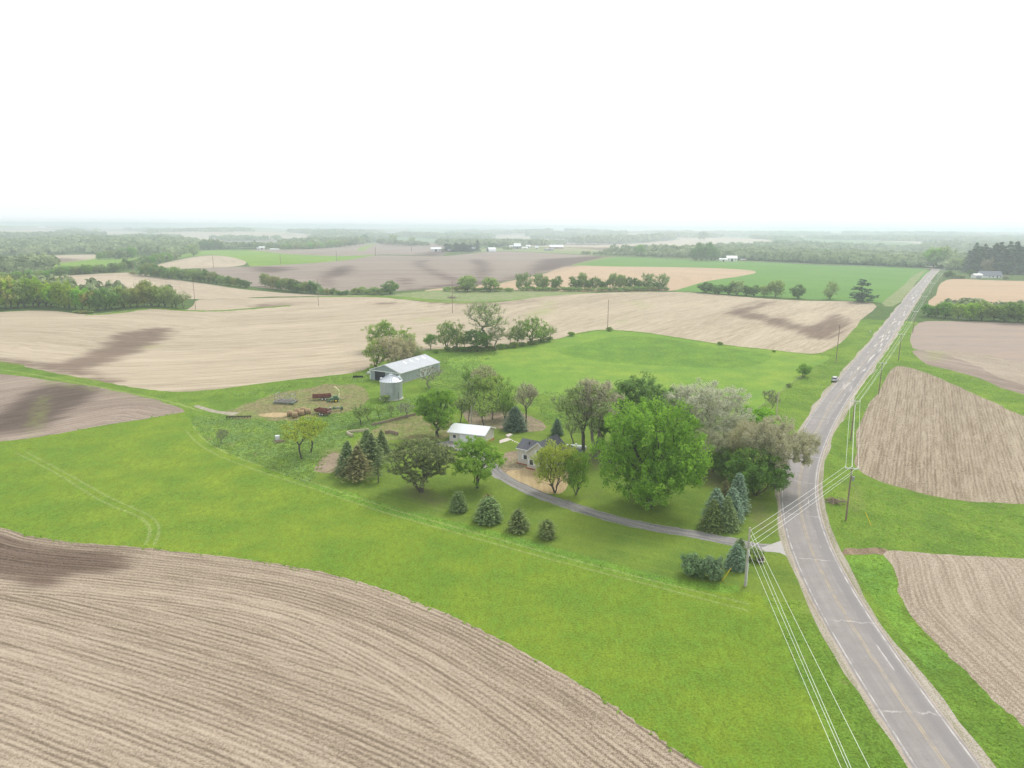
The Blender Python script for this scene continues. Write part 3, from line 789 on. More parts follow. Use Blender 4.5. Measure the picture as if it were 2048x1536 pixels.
tag(link('road', me), kind='structure')
# the crossing road at the crest
cr = W(spline([(1883, 541), (1858, 538), (1800, 534.5), (1660, 530), (1500, 522.5), (1381, 518), (1240, 513.5)], step=12))
a = offset(cr, 3.0); b = offset(cr, -3.0)
n = len(cr)
vv = np.vstack([np.c_[a, hgt(a[:, 0], a[:, 1]) + 0.35], np.c_[b, hgt(b[:, 0], b[:, 1]) + 0.35]])
fa = np.arange(n - 1)
me = mesh_np('road', vv, np.c_[fa, fa + n, fa + n + 1, fa + 1], MT['gravel'], uv=vv[:, :2].copy(), attrs={'wet_and_shade': np.zeros(2 * n), 'weed': np.zeros(2 * n)})
tag(link('road', me), kind='structure')

# ------------------------------------------------------------------ haze
def haze(density):
    t = NT('haze')
    pv = t.n('ShaderNodeVolumePrincipled')
    pv.inputs['Color'].default_value = (0.83, 0.935, 1.0, 1)
    pv.inputs['Density'].default_value = density
    pv.inputs['Anisotropy'].default_value = 0.5
    t.l(pv.outputs[0], t.out.inputs[1])
    b = MB().box((-25500, -25500, -60), (25500, 25500, 66))
    o = b.build('haze', t.m)
    tag(o, 'pale haze over the whole landscape thickening toward the horizon', 'haze', kind='stuff')
haze(3.1e-4)
# ------------------------------------------------------------------ trees
BARK = bark_mat('bark_dark', (0.10, 0.085, 0.075)); BARK_P = bark_mat('bark_pale', (0.22, 0.20, 0.17)); BARK_R = bark_mat('bark_brown', (0.15, 0.11, 0.08))
LEAF = dict(
    fresh=leaf_mat('leaf_fresh', (0.070, 0.145, 0.018), (0.170, 0.28, 0.038)),
    maple=leaf_mat('leaf_maple', (0.075, 0.145, 0.020), (0.175, 0.275, 0.038)),
    dark=leaf_mat('leaf_dark', (0.060, 0.105, 0.030), (0.130, 0.20, 0.055)),
    mid=leaf_mat('leaf_mid', (0.105, 0.150, 0.045), (0.205, 0.260, 0.085)),
    pale=leaf_mat('leaf_pale', (0.13, 0.18, 0.065), (0.24, 0.30, 0.115)),
    yellow=leaf_mat('leaf_yellow', (0.16, 0.19, 0.03), (0.27, 0.32, 0.05)),
    grey=leaf_mat('leaf_grey', (0.24, 0.25, 0.175), (0.33, 0.335, 0.25)),
    tan=leaf_mat('leaf_tan', (0.20, 0.195, 0.125), (0.30, 0.29, 0.19)),
    pine=leaf_mat('needle_olive', (0.050, 0.068, 0.027), (0.150, 0.170, 0.070), 0.2),
    spruce=leaf_mat('needle_green', (0.040, 0.060, 0.024), (0.125, 0.160, 0.065), 0.15),
    blue=leaf_mat('needle_blue', (0.050, 0.078, 0.044), (0.155, 0.205, 0.135), 0.15),
    brown=leaf_mat('needle_brown', (0.060, 0.062, 0.026), (0.135, 0.128, 0.055), 0.12),
    darkpine=leaf_mat('needle_dark', (0.028, 0.050, 0.035), (0.065, 0.10, 0.06), 0.1),
)

def leaf_quads(c, nrm, size, rg, aspect=1.0):
    """one quad per centre with the given normals"""
    n = len(c)
    t = rg.normal(0, 1, (n, 3)); t -= (t * nrm).sum(1)[:, None] * nrm
    t /= np.linalg.norm(t, axis=1)[:, None] + 1e-9
    b = np.cross(nrm, t)
    s = (size * rg.uniform(0.6, 1.35, n))[:, None] * 0.5
    k = rg.uniform(0.5, 1.0, n)[:, None]
    v = np.stack([c - t * s * aspect, c - b * s * k, c + t * s * aspect * rg.uniform(0.7, 1.2, n)[:, None], c + b * s * k], 1).reshape(-1, 3)
    return v, np.arange(4 * n).reshape(n, 4)

def tubes(P0, P1, R0, R1, k=5):
    n = len(P0); d = P1 - P0; L = np.linalg.norm(d, axis=1)[:, None] + 1e-9; d = d / L
    ref = np.where(np.abs(d[:, 2:3]) > 0.9, [[1.0, 0, 0]], [[0, 0, 1.0]])
    a = np.cross(d, ref); a /= np.linalg.norm(a, axis=1)[:, None] + 1e-9
    b = np.cross(d, a)
    th = np.linspace(0, 2 * math.pi, k, endpoint=False)
    ring = a[:, None] * np.cos(th)[None, :, None] + b[:, None] * np.sin(th)[None, :, None]
    v = np.concatenate([P0[:, None] + ring * R0[:, None, None], P1[:, None] + ring * R1[:, None, None]], 1)
    f = []
    for j in range(k): f.append([j, (j + 1) % k, k + (j + 1) % k, k + j])
    f = (np.array(f)[None] + (np.arange(n) * 2 * k)[:, None, None]).reshape(-1, 4)
    return v.reshape(-1, 3), f

def broadleaf(seed, H, lobes, N=160, per=55, rc=0.05, leaf=0.028, mat='fresh', bark=BARK, fork=0.18, trunk_r=0.022, stems=1, lean=(0, 0), shell=0.55, bf=0.45, flat=1.0, spread=0.03, twigs=0, aspect=1.0, updir=0.5, droop=0.0, k=5, min_r=0.0012, inner=0.25, rag=0.2):
    rg = np.random.default_rng(seed)
    lb = np.array(lobes, float)
    vol = lb[:, 3] * lb[:, 4] * lb[:, 5]
    # attractors in the lobes, mostly near their surface, ragged outline
    A = []; 
    for i, (cx, cy_, cz, rx, ry, rz) in enumerate(lb):
        n = max(6, int(N * vol[i] ** 0.75 / (vol ** 0.75).sum()))
        d = rg.normal(0, 1, (n, 3)); d /= np.linalg.norm(d, axis=1)[:, None]
        rad = np.where(rg.random(n) < inner, rg.uniform(0.2, shell, n), rg.uniform(shell, 1.0, n) ** 0.7) * (1 + rag * rg.normal(0, 0.5, n))
        p = d * rad[:, None] * np.array([rx, ry, rz]) + np.array([cx, cy_, cz])
        A.append(p)
    A = np.vstack(A)
    A = A[A[:, 2] > 0.03]
    nodes = []; par = []; pl = []
    for s_ in range(stems):
        a = 2 * math.pi * s_ / stems + rg.uniform(0, 1)
        b0 = np.array([math.cos(a), math.sin(a), 0]) * (spread if stems > 1 else 0)
        m = 5
        for j in range(m + 1):
            t = j / m
            q = b0 * (2.5 * t) + np.array([lean[0] * t + rg.normal(0, 0.004), lean[1] * t + rg.normal(0, 0.004), fork * t])
            nodes.append(q); par.append(-1 if j == 0 else len(nodes) - 2); pl.append(fork * t)
    tip0 = len(nodes)
    order = np.argsort(np.linalg.norm(A - np.array([lean[0], lean[1], fork]), axis=1))
    tips = []
    cap = len(nodes) + 3 * len(A) + 5
    NP = np.zeros((cap, 3)); NP[:len(nodes)] = nodes; PL = np.zeros(cap); PL[:len(pl)] = pl; nn = len(nodes)
    for i in order:
        q = A[i]
        dv = NP[:nn] - q
        dd = np.sqrt((dv ** 2).sum(1))
        cost = dd + bf * PL[:nn] + 0.8 * np.maximum(0, NP[:nn, 2] - q[2] - 0.02)
        cost[:1] += 5
        j = int(np.argmin(cost)); L = dd[j]
        if L > 0.05:
            for t in (0.36, 0.7):
                mpt = NP[j] * (1 - t) + q * t if t == 0.36 else None
                base_ = NP[j] if t == 0.36 else p0
                mid_ = p0 * (1 - t) + q * t if t != 0.36 else mpt
                if t == 0.36: p0 = NP[j].copy(); pj = j
                mid_ = p0 * (1 - t) + q * t + np.array([0, 0, 0.08 * L * math.sin(math.pi * t)]) + rg.normal(0, 0.045 * L, 3)
                NP[nn] = mid_; par.append(pj); PL[nn] = PL[pj] + np.linalg.norm(mid_ - NP[pj]); pj = nn; nn += 1
            j = pj
        NP[nn] = q; par.append(j); PL[nn] = PL[j] + np.linalg.norm(q - NP[j]); tips.append(nn); nn += 1
    par = np.array(par); r = np.zeros(nn)
    ch = np.zeros(nn)
    for i in range(nn - 1, -1, -1):
        if ch[i] == 0: r[i] = 1.0
        else: r[i] = ch[i] ** (1 / 2.1)
        if par[i] >= 0: ch[par[i]] += r[i] ** 2.1
    r = r / r[:tip0].max() * trunk_r
    r = np.maximum(r, min_r)
    r[0] *= 1.35
    idx = np.nonzero(par >= 0)[0]
    tv, tf = tubes(NP[par[idx]] * H, NP[idx] * H, r[par[idx]] * H * np.where(par[idx] < tip0, 1.0, 0.92), r[idx] * H, k)
    if twigs:
        tp = NP[np.array(tips)]
        base_ = np.repeat(tp, twigs, 0)
        c0 = np.array([lean[0], lean[1], fork])
        od = base_ - c0; od /= np.linalg.norm(od, axis=1)[:, None]
        dr = od + rg.normal(0, 0.55, base_.shape) + np.array([0, 0, 0.35]); dr /= np.linalg.norm(dr, axis=1)[:, None]
        ln = rg.uniform(0.4, 1.2, len(base_))[:, None] * rc * 1.3
        a_, b_ = tubes((base_ - dr * ln * 0.3) * H, (base_ + dr * ln) * H, np.full(len(base_), min_r * 0.8 * H), np.full(len(base_), min_r * 0.4 * H), 3)
        tf = np.vstack([tf, b_ + len(tv)]); tv = np.vstack([tv, a_])
    trunk = mesh_np('trunk', tv, tf, bark, smooth=True)
    # leaves
    tp = NP[np.array(tips)]
    c = np.repeat(tp, per, 0)
    g = rg.normal(0, 1, c.shape); g /= np.linalg.norm(g, axis=1)[:, None]
    g *= (rg.random(len(c)) ** 0.45)[:, None]
    rcs = np.repeat(rg.uniform(0.65, 1.35, len(tp)), per)[:, None] * rc
    c = c + g * rcs * np.array([1, 1, flat])
    if droop: c[:, 2] -= droop * rg.random(len(c)) ** 2
    nrm = g * np.array([1, 1, 1.0]) + rg.normal(0, 0.55, c.shape) + np.array([0, 0, updir]); nrm /= np.linalg.norm(nrm, axis=1)[:, None]
    keep = c[:, 2] > 0.01
    c, nrm = c[keep], nrm[keep]
    v, f = leaf_quads(c * H, nrm, leaf * H, rg, aspect)
    tint = np.clip(np.repeat(rg.uniform(0, 1, len(tp)), per)[keep] * 0.55 + rg.random(len(c)) * 0.45, 0, 1)
    crown = mesh_np('crown', v, f, LEAF[mat], colattr=tint)
    D = 2 * max(np.percentile(np.abs(c[:, 0] - np.median(c[:, 0])), 97.8), 0.01) * H
    Ht = np.percentile(c[:, 2], 99.3) * H
    return dict(trunk=trunk, crown=crown, D=D, H=Ht, cx=np.median(c[:, 0]) * H)

def conifer(seed, H, rad=0.30, whorls=26, bough=13, segs=7, cards=3, size=0.035, base=0.04, power=0.85, mat='spruce', bark=BARK_R, up=0.12, trunk_r=0.016, jit=0.12, gap=0.0, round_=0.0):
    rg = np.random.default_rng(seed)
    C = []; Nn = []; tn = []; b0 = []; b1 = []
    for i in range(whorls):
        t = (i + rg.uniform(-0.3, 0.3)) / whorls; t = min(max(t, 0), 0.985)
        z = base + (1 - base) * t
        Rz = rad * ((1 - t) ** power + 0.03) * (1 - round_ * (1 - t) ** 6)
        nb = max(4, int(bough * (0.35 + 0.65 * (1 - t))))
        a0 = rg.uniform(0, 6.28)
        for j in range(nb):
            if rg.random() < gap: continue
            a = a0 + 2 * math.pi * j / nb + rg.normal(0, 0.12)
            L = Rz * rg.uniform(1 - 2 * jit, 1 + jit)
            d = np.array([math.cos(a), math.sin(a), 0]); sd_ = np.array([-d[1], d[0], 0])
            s = np.linspace(0.18, 1, segs)
            zz = z + up * L * s - 0.35 * L * s ** 2 + 0.12 * L * s ** 4
            ctr = d[None] * (L * s)[:, None]; ctr[:, 2] = zz
            b0.append([0, 0, z]); b1.append(ctr[-1])
            wd = L * 0.30 * np.sin(np.pi * np.clip(s * 0.85 + 0.12, 0, 1))
            tb = rg.uniform(0, 0.3)
            for q in range(cards):
                off = rg.uniform(-1, 1, segs)
                cc = ctr + sd_[None] * (off * wd)[:, None] + rg.normal(0, 0.006, ctr.shape)
                C.append(cc)
                nn_ = np.array([0, 0, 1.0]) + d * rg.uniform(0.1, 0.7, segs)[:, None] + sd_ * (off * 0.6)[:, None] + rg.normal(0, 0.25, (segs, 3))
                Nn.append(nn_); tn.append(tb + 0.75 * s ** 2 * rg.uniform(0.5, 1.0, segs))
    # leader
    k = 10
    C.append(np.c_[rg.normal(0, 0.006, k), rg.normal(0, 0.006, k), np.linspace(0.93, 1.0, k)]); Nn.append(rg.normal(0, 1, (k, 3))); tn.append(rg.random(k))
    C = np.vstack(C); Nn = np.vstack(Nn); Nn /= np.linalg.norm(Nn, axis=1)[:, None]; tn = np.concatenate(tn)
    m = C[:, 2] > 0.005; C, Nn, tn = C[m], Nn[m], tn[m]
    v, f = leaf_quads(C * H, Nn, size * H, rg, 1.15)
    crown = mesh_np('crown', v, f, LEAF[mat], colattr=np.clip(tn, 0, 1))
    z = np.linspace(0, 0.97, 8); P_ = np.c_[np.zeros(8), np.zeros(8), z] * H
    rr_ = (trunk_r * (1 - z * 0.92)) * H
    b0 = np.array(b0) * H; b1 = np.array(b1) * H
    tv, tf = tubes(P_[:-1], P_[1:], rr_[:-1], rr_[1:], 7)
    a_, b_ = tubes(b0, b1, np.full(len(b0), 0.0022 * H), np.full(len(b0), 0.001 * H), 3)
    trunk = mesh_np('trunk', np.vstack([tv, a_]), np.vstack([tf, b_ + len(tv)]), bark, smooth=True)
    return dict(trunk=trunk, crown=crown, D=1.45 * rad * H, H=H, cx=0)

def lob(rg, n, cz, R, rz, r, base=0.3, sq=0.8):
    """ring of lobes making a lumpy crown"""
    out = [(0, 0, cz, R * 0.75, R * 0.75, rz * 0.8)]
    for i in range(n):
        a = 2 * math.pi * i / n + rg.uniform(-0.4, 0.4); e = rg.uniform(-0.7, 0.9)
        k = math.cos(e * 1.2)
        q = r * rg.uniform(0.75, 1.2)
        out.append((math.cos(a) * (R - q * 0.8) * k, math.sin(a) * (R - q * 0.8) * k, cz + math.sin(e * 1.2) * (rz - q * sq), q, q, q * sq))
    return out
rg0 = np.random.default_rng(5)
T = {}
T['maple_big'] = broadleaf(1, 17, lob(rg0, 18, 0.47, 0.44, 0.46, 0.20), N=950, per=50, rc=0.036, leaf=0.0145, mat='fresh', fork=0.13, trunk_r=0.03, droop=0.05, updir=0.3, inner=0.15, rag=0.15, aspect=1.4)
T['maple_a'] = broadleaf(2, 12, lob(rg0, 12, 0.53, 0.36, 0.44, 0.17), N=380, per=60, rc=0.045, leaf=0.019, mat='maple', fork=0.2, trunk_r=0.024, inner=0.2)
T['maple_b'] = broadleaf(3, 12, lob(rg0, 13, 0.53, 0.42, 0.42, 0.17), N=360, per=52, rc=0.045, leaf=0.019, mat='maple', fork=0.24, trunk_r=0.022, inner=0.25)
T['dark_a'] = broadleaf(4, 15, lob(rg0, 12, 0.54, 0.40, 0.44, 0.17), N=280, per=62, rc=0.05, leaf=0.022, mat='dark', fork=0.15, trunk_r=0.02, inner=0.2)
T['dark_b'] = broadleaf(5, 14, lob(rg0, 8, 0.58, 0.26, 0.42, 0.13), N=200, per=55, rc=0.05, leaf=0.022, mat='dark', fork=0.2, trunk_r=0.018)
T['loose_a'] = broadleaf(6, 13, lob(rg0, 14, 0.50, 0.34, 0.47, 0.15), N=210, per=40, rc=0.05, leaf=0.021, mat='mid', fork=0.2, trunk_r=0.017, stems=3, spread=0.02, twigs=4)
T['loose_b'] = broadleaf(7, 13, lob(rg0, 12, 0.50, 0.28, 0.47, 0.14), N=170, per=36, rc=0.05, leaf=0.022, mat='mid', fork=0.22, trunk_r=0.017, stems=2, spread=0.02, twigs=4)
T['oak'] = broadleaf(8, 20, lob(rg0, 12, 0.62, 0.38, 0.35, 0.12), N=480, per=36, rc=0.034, leaf=0.014, mat='pale', bark=BARK, fork=0.26, trunk_r=0.022, inner=0.35, twigs=4, bf=0.35, min_r=0.0014)
T['tall_tan'] = broadleaf(9, 21, lob(rg0, 9, 0.66, 0.26, 0.33, 0.11), N=380, per=44, rc=0.038, leaf=0.014, mat='tan', bark=BARK_P, fork=0.30, trunk_r=0.018, stems=2, spread=0.02, twigs=6)
T['grey_willow'] = broadleaf(10, 18, lob(rg0, 13, 0.60, 0.50, 0.38, 0.16), N=520, per=80, rc=0.046, leaf=0.0135, mat='grey', bark=BARK_P, fork=0.12, trunk_r=0.018, stems=4, spread=0.03, twigs=7, bf=0.3, min_r=0.0009)
T['tan_willow'] = broadleaf(11, 15, lob(rg0, 12, 0.62, 0.50, 0.36, 0.17), N=480, per=74, rc=0.046, leaf=0.015, mat='tan', bark=BARK_P, min_r=0.0009, fork=0.12, trunk_r=0.024, stems=3, spread=0.04, twigs=6, bf=0.3)
T['sparse'] = broadleaf(12, 13, lob(rg0, 9, 0.64, 0.30, 0.34, 0.12), N=260, per=13, rc=0.045, leaf=0.017, mat='pale', bark=BARK_P, fork=0.2, trunk_r=0.018, stems=2, spread=0.02, twigs=7, bf=0.3)
T['tan_tree'] = broadleaf(13, 12, lob(rg0, 8, 0.60, 0.27, 0.38, 0.12), N=240, per=24, rc=0.048, leaf=0.017, mat='tan', bark=BARK, fork=0.25, trunk_r=0.016, twigs=6)
T['yellow_a'] = broadleaf(14, 10, lob(rg0, 12, 0.55, 0.45, 0.42, 0.16), N=400, per=40, rc=0.052, leaf=0.019, mat='yellow', bark=BARK, fork=0.14, trunk_r=0.018, stems=3, spread=0.025, twigs=4)
T['yellow_b'] = broadleaf(15, 7, lob(rg0, 7, 0.66, 0.44, 0.28, 0.14), N=150, per=26, rc=0.055, leaf=0.024, mat='yellow', bark=BARK, fork=0.22, trunk_r=0.018, stems=2, spread=0.02, twigs=4, flat=0.7)
T['old_pine'] = broadleaf(16, 13, lob(rg0, 18, 0.56, 0.52, 0.42, 0.16, sq=0.55), N=620, per=50, rc=0.042, leaf=0.016, mat='pine', bark=BARK, fork=0.20, trunk_r=0.030, stems=2, spread=0.03, lean=(-0.05, 0), flat=0.5, inner=0.2, bf=0.35, aspect=1.3, updir=1.0)
T['bare_bush'] = broadleaf(17, 6, lob(rg0, 7, 0.62, 0.40, 0.36, 0.14), N=150, per=9, rc=0.06, leaf=0.022, mat='grey', bark=BARK_P, fork=0.10, trunk_r=0.018, stems=4, spread=0.03, twigs=9, min_r=0.003)
T['bush_a'] = broadleaf(18, 4, lob(rg0, 7, 0.48, 0.50, 0.44, 0.24), N=120, per=50, rc=0.10, leaf=0.050, mat='mid', fork=0.06, trunk_r=0.015, stems=3, spread=0.04)
T['bush_fresh'] = broadleaf(19, 4, lob(rg0, 7, 0.50, 0.46, 0.44, 0.22), N=120, per=44, rc=0.10, leaf=0.048, mat='fresh', fork=0.08, trunk_r=0.015, stems=3, spread=0.04, twigs=2)
T['lilac'] = broadleaf(20, 3.4, lob(rg0, 9, 0.46, 0.62, 0.44, 0.30), N=150, per=60, rc=0.12, leaf=0.062, mat='blue', bark=BARK, fork=0.06, trunk_r=0.015, stems=4, spread=0.08)
T['under'] = broadleaf(21, 9, lob(rg0, 10, 0.48, 0.55, 0.44, 0.22), N=260, per=60, rc=0.07, leaf=0.030, mat='dark', fork=0.06, trunk_r=0.012, stems=5, spread=0.06)
T['willow_bush'] = broadleaf(22, 9, lob(rg0, 10, 0.50, 0.56, 0.44, 0.22), N=280, per=44, rc=0.07, leaf=0.026, mat='tan', bark=BARK, fork=0.08, trunk_r=0.015, stems=4, spread=0.05, twigs=4)
T['thin'] = broadleaf(23, 8, lob(rg0, 6, 0.62, 0.24, 0.36, 0.10), N=90, per=16, rc=0.06, leaf=0.028, mat='mid', bark=BARK, fork=0.25, trunk_r=0.012, stems=2, spread=0.03, twigs=6, min_r=0.002)
# mid-distance versions, fewer and larger leaf clumps
for i, (mt_, n_) in enumerate((('mid', 9), ('dark', 8), ('fresh', 9), ('pale', 8), ('mid', 7), ('tan', 8))):
    T['mid_%d' % i] = broadleaf(40 + i, 12, lob(rg0, n_ + 3, 0.46, 0.40, 0.46, 0.19), N=130, per=26 if mt_ not in ('pale', 'tan') else 17, rc=0.085, leaf=0.052, mat=mt_, fork=0.18, trunk_r=0.02, stems=1 + i % 2, k=4, min_r=0.003, twigs=2 if mt_ in ('pale', 'tan') else 0)
for i in range(4):
    T['far_%d' % i] = broadleaf(60 + i, 14, lob(rg0, 7, 0.54, 0.44, 0.44, 0.2), N=46, per=13, rc=0.14, leaf=0.115, mat=('mid', 'dark', 'mid', 'fresh')[i], fork=0.15, trunk_r=0.02, k=3, min_r=0.006)
T['hedge'] = broadleaf(70, 3, lob(rg0, 6, 0.48, 0.65, 0.42, 0.3), N=60, per=26, rc=0.16, leaf=0.12, mat='mid', fork=0.06, trunk_r=0.012, stems=3, spread=0.1, k=3)
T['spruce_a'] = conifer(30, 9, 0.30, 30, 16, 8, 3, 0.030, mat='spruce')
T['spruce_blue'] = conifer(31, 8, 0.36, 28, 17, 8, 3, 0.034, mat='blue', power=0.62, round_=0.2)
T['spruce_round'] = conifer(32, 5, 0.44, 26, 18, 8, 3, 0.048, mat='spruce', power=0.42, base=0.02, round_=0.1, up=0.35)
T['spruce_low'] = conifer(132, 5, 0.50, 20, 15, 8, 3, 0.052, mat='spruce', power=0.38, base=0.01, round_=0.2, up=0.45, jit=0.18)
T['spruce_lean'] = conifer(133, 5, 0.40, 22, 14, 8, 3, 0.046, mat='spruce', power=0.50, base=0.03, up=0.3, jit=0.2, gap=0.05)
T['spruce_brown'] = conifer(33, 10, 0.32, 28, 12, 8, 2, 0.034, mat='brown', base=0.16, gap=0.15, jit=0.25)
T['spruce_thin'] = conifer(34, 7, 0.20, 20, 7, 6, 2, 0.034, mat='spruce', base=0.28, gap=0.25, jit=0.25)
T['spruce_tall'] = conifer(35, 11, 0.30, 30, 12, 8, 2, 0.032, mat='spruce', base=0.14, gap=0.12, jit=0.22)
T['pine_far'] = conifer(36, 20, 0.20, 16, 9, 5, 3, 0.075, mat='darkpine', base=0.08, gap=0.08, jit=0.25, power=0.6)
T['pine_tier'] = broadleaf(37, 15, [(0, 0, .22, .46, .46, .20), (.05, 0, .36, .42, .42, .14), (-.1, 0, .55, .30, .3, .07), (.16, 0, .62, .26, .26, .06), (-.05, 0, .76, .26, .26, .06), (.12, 0, .86, .16, .16, .05), (-.16, 0, .93, .12, .12, .05)], N=130, per=30, rc=0.07, leaf=0.045, mat='darkpine', fork=0.3, trunk_r=0.02, flat=0.45, k=4)

def put(kind, x, y, z, D, H, rz=None, tint=None, name='tree', label=None, cat='tree', group=None, parts=True):
    t = T[kind]
    o = empty(name, (float(x), float(y), float(z) - 0.05), random.uniform(0, 6.28) if rz is None else rz)
    sx = D / t['D']; sz = H / t['H']
    o.scale = (sx * random.uniform(0.95, 1.05), sx * random.uniform(0.95, 1.05), sz)
    a = link('trunk', t['trunk'], o); b = link('crown', t['crown'], o)
    if tint is not None: b.color = (*tint, 1)
    tag(o, label, cat, group)
    return o

def tree(kind, px, by, ty, wpx, label, name='tree', cat='tree', group=None, rz=None, tint=None, depth_shift=0.0):
    p = P(px, by)
    H = height_to(p, ty)
    return put(kind, p[0], p[1], p[2], wpx / F * depth(p), H, rz, tint, name, label, cat, group)

def jt(a=0.12): return tuple(random.uniform(1 - a, 1 + a) for _ in range(3))

EXTRA = []
def row(pts, hpx, dens, kinds, label, group, cat='tree', name='tree', wr=(0.75, 1.2), rows=1, back=6.0, tints=None, jy=0.8, mass=False):
    """trees along a pixel line; dens = spacing in pixels, hpx = (at start, at end) height in pixels"""
    l = spline(pts, step=1.0); s = np.r_[0, np.cumsum(np.linalg.norm(np.diff(l, axis=0), axis=1))]
    L = s[-1]; n = 0
    for rw in range(rows):
        q = random.uniform(0, dens)
        while q < L:
            px = np.interp(q, s, l[:, 0]); py = np.interp(q, s, l[:, 1]) + random.uniform(-jy, jy) * 0.5
            t = q / L; h = (hpx[0] * (1 - t) + hpx[1] * t) * random.uniform(0.75, 1.15)
            p = P(px, py)
            if rw:
                d = p[:2] / np.linalg.norm(p[:2]); p = np.array([*(p[:2] + d * back * rw), 0]); p[2] = float(hgt(p[0], p[1]))
            dd = depth(p); H = h / F * dd * 1.02
            if mass or rw:
                EXTRA.append((p[0], p[1], max(dens * 1.1, h * random.uniform(*wr)) / F * dd * 0.55, H)); q += dens * random.uniform(0.75, 1.3); continue
            k = random.choice(kinds)
            ti = random.choice(tints) if tints else (1, 1, 1)
            j = jt(0.15)
            put(k, p[0], p[1], p[2], max(dens * 1.1, h * random.uniform(*wr)) / F * dd, H, None, tuple(a * b for a, b in zip(ti, j)), name, label, cat, group)
            q += dens * random.uniform(0.75, 1.3); n += 1
    return n

tree('loose_a', 763, 702, 641, 60, 'spreading green tree behind the long shed, at the tan field edge', rz=0.5, tint=(1.0, 1.1, .7))
tree('loose_b', 806, 704, 655, 50, 'green tree behind the long shed roof, to the right of its taller neighbour', rz=1.5, tint=(1.1, 1.2, .7))
tree('willow_bush', 790, 736, 674, 78, 'mauve brown budding willow right behind the metal shed', tint=(.95, .9, .8))
tree('loose_a', 752, 738, 682, 44, 'light green half-round tree at the left end of the metal shed', tint=(1.2, 1.2, .8))
tree('willow_bush', 822, 728, 690, 44, 'low olive budding willow behind the shed ridge', tint=(.75, .85, .6))
tree('maple_b', 861, 698, 668, 25, 'small lone dark green tree between the shed and the tree row', tint=(.8, .9, .9))
gR = 'tree row along the edge of the tan field'
tree('loose_a', 893, 699, 642, 38, 'loose green tree at the left end of the row beside the tan field', group=gR, tint=(1, 1.05, .9))
tree('loose_b', 914, 700, 645, 36, 'second pale green tree from the left in the row beside the tan field', group=gR, tint=(1.1, 1.1, .9))
tree('sparse', 972, 697, 606, 76, 'tallest sparse yellow green tree with bare spreading limbs in the row', group=gR, rz=.4)
tree('dark_a', 955, 703, 660, 54, 'dense dark green round tree under the tall sparse tree', group=gR)
tree('sparse', 992, 702, 655, 40, 'low olive tree at the right foot of the tall sparse tree', group=gR, tint=(.75, .75, .7))
tree('thin', 932, 701, 668, 20, 'thin grey sapling left of the dense dark green tree', group=gR)
tree('loose_b', 1036, 690, 639, 32, 'slim green tree with a visible trunk, right half of the row', group=gR)
tree('loose_a', 1062, 688, 634, 44, 'bushy green tree near the right end of the row', group=gR, rz=2, tint=(1, 1.1, .8))
tree('loose_b', 1083, 683, 645, 38, 'rounded green tree second from the right end of the row', group=gR, rz=2.2, tint=(1.1, 1.15, .9))
tree('thin', 1103, 677, 652, 22, 'small grey green sapling at the right end of the row', group=gR)
tree('thin', 1018, 692, 660, 18, 'thin bare sapling in the gap of the tree row', group=gR)
tree('bare_bush', 860, 776, 733, 44, 'twiggy half-bare bush in front of the shed side wall', name='bush', cat='bush', rz=1)
# farmyard
tree('maple_a', 874, 872, 779, 72, 'dense bright green maple at the left end of the white garage', rz=0.3)
tree('maple_b', 955, 976, 880, 94, 'round bright green maple in front of the white garage', rz=2.0)
tree('old_pine', 843, 984, 880, 122, 'wide old olive green pine with a dark leaning trunk', rz=0.2)
tree('loose_b', 938, 772, 729, 30, 'small green tree at the top of the wooded patch behind the garage', tint=(1, 1.15, .8))
tree('tan_tree', 968, 800, 732, 58, 'tan budding tree at the back of the wooded patch', tint=(.95, 1, .8))
tree('loose_a', 948, 812, 750, 52, 'grey green tree at the left of the wooded patch', tint=(.9, .95, .8))
tree('loose_a', 990, 818, 752, 66, 'large yellow green tree in the middle of the wooded patch', rz=2.5, tint=(1.1, 1.15, .75))
tree('loose_b', 1010, 838, 768, 46, 'green tree at the right of the wooded patch', rz=3, tint=(.95, 1.1, .7))
tree('tan_tree', 1052, 846, 766, 48, 'slim tan tree with a dark trunk beside the dark spruce', rz=1)
tree('thin', 921, 845, 790, 36, 'thin grey stemmed tree behind the left end of the garage')
tree('thin', 937, 843, 786, 32, 'thin dark stemmed tree beside the white pole behind the garage')
tree('thin', 968, 852, 800, 42, 'small gnarled green tree right behind the garage roof', tint=(1.1, 1.2, .8))
tree('thin', 985, 840, 795, 38, 'slim sapling under the wooded patch behind the garage', tint=(1, 1.1, .8))
tree('spruce_blue', 1030, 860, 812, 42, 'dark blue green spruce on the lawn behind the garage', name='spruce_tree', tint=(.62, .68, .68))
tree('spruce_blue', 1114, 870, 836, 23, 'small dark spruce behind the house roof', name='spruce_tree', tint=(.62, .72, .68))
tree('spruce_a', 735, 918, 858, 44, 'dark green spruce at the back of the spruce clump', name='spruce_tree', tint=(.9, 1, .9))
tree('spruce_a', 764, 905, 859, 30, 'small dark green spruce at the back right of the spruce clump', name='spruce_tree')
tree('spruce_tall', 745, 931, 866, 54, 'grey green spruce in the middle of the spruce clump', name='spruce_tree', tint=(1.05, 1.05, 1.05), rz=1)
tree('spruce_a', 697, 945, 880, 46, 'blue green spruce at the left edge of the spruce clump', name='spruce_tree', tint=(1, 1.05, 1.1))
tree('spruce_brown', 717, 958, 890, 58, 'brown tipped spruce with a bare lower trunk at the front of the clump', name='spruce_tree')
tree('spruce_thin', 757, 965, 907, 24, 'thin young spruce on a bare stem right of the spruce clump', name='spruce_tree')
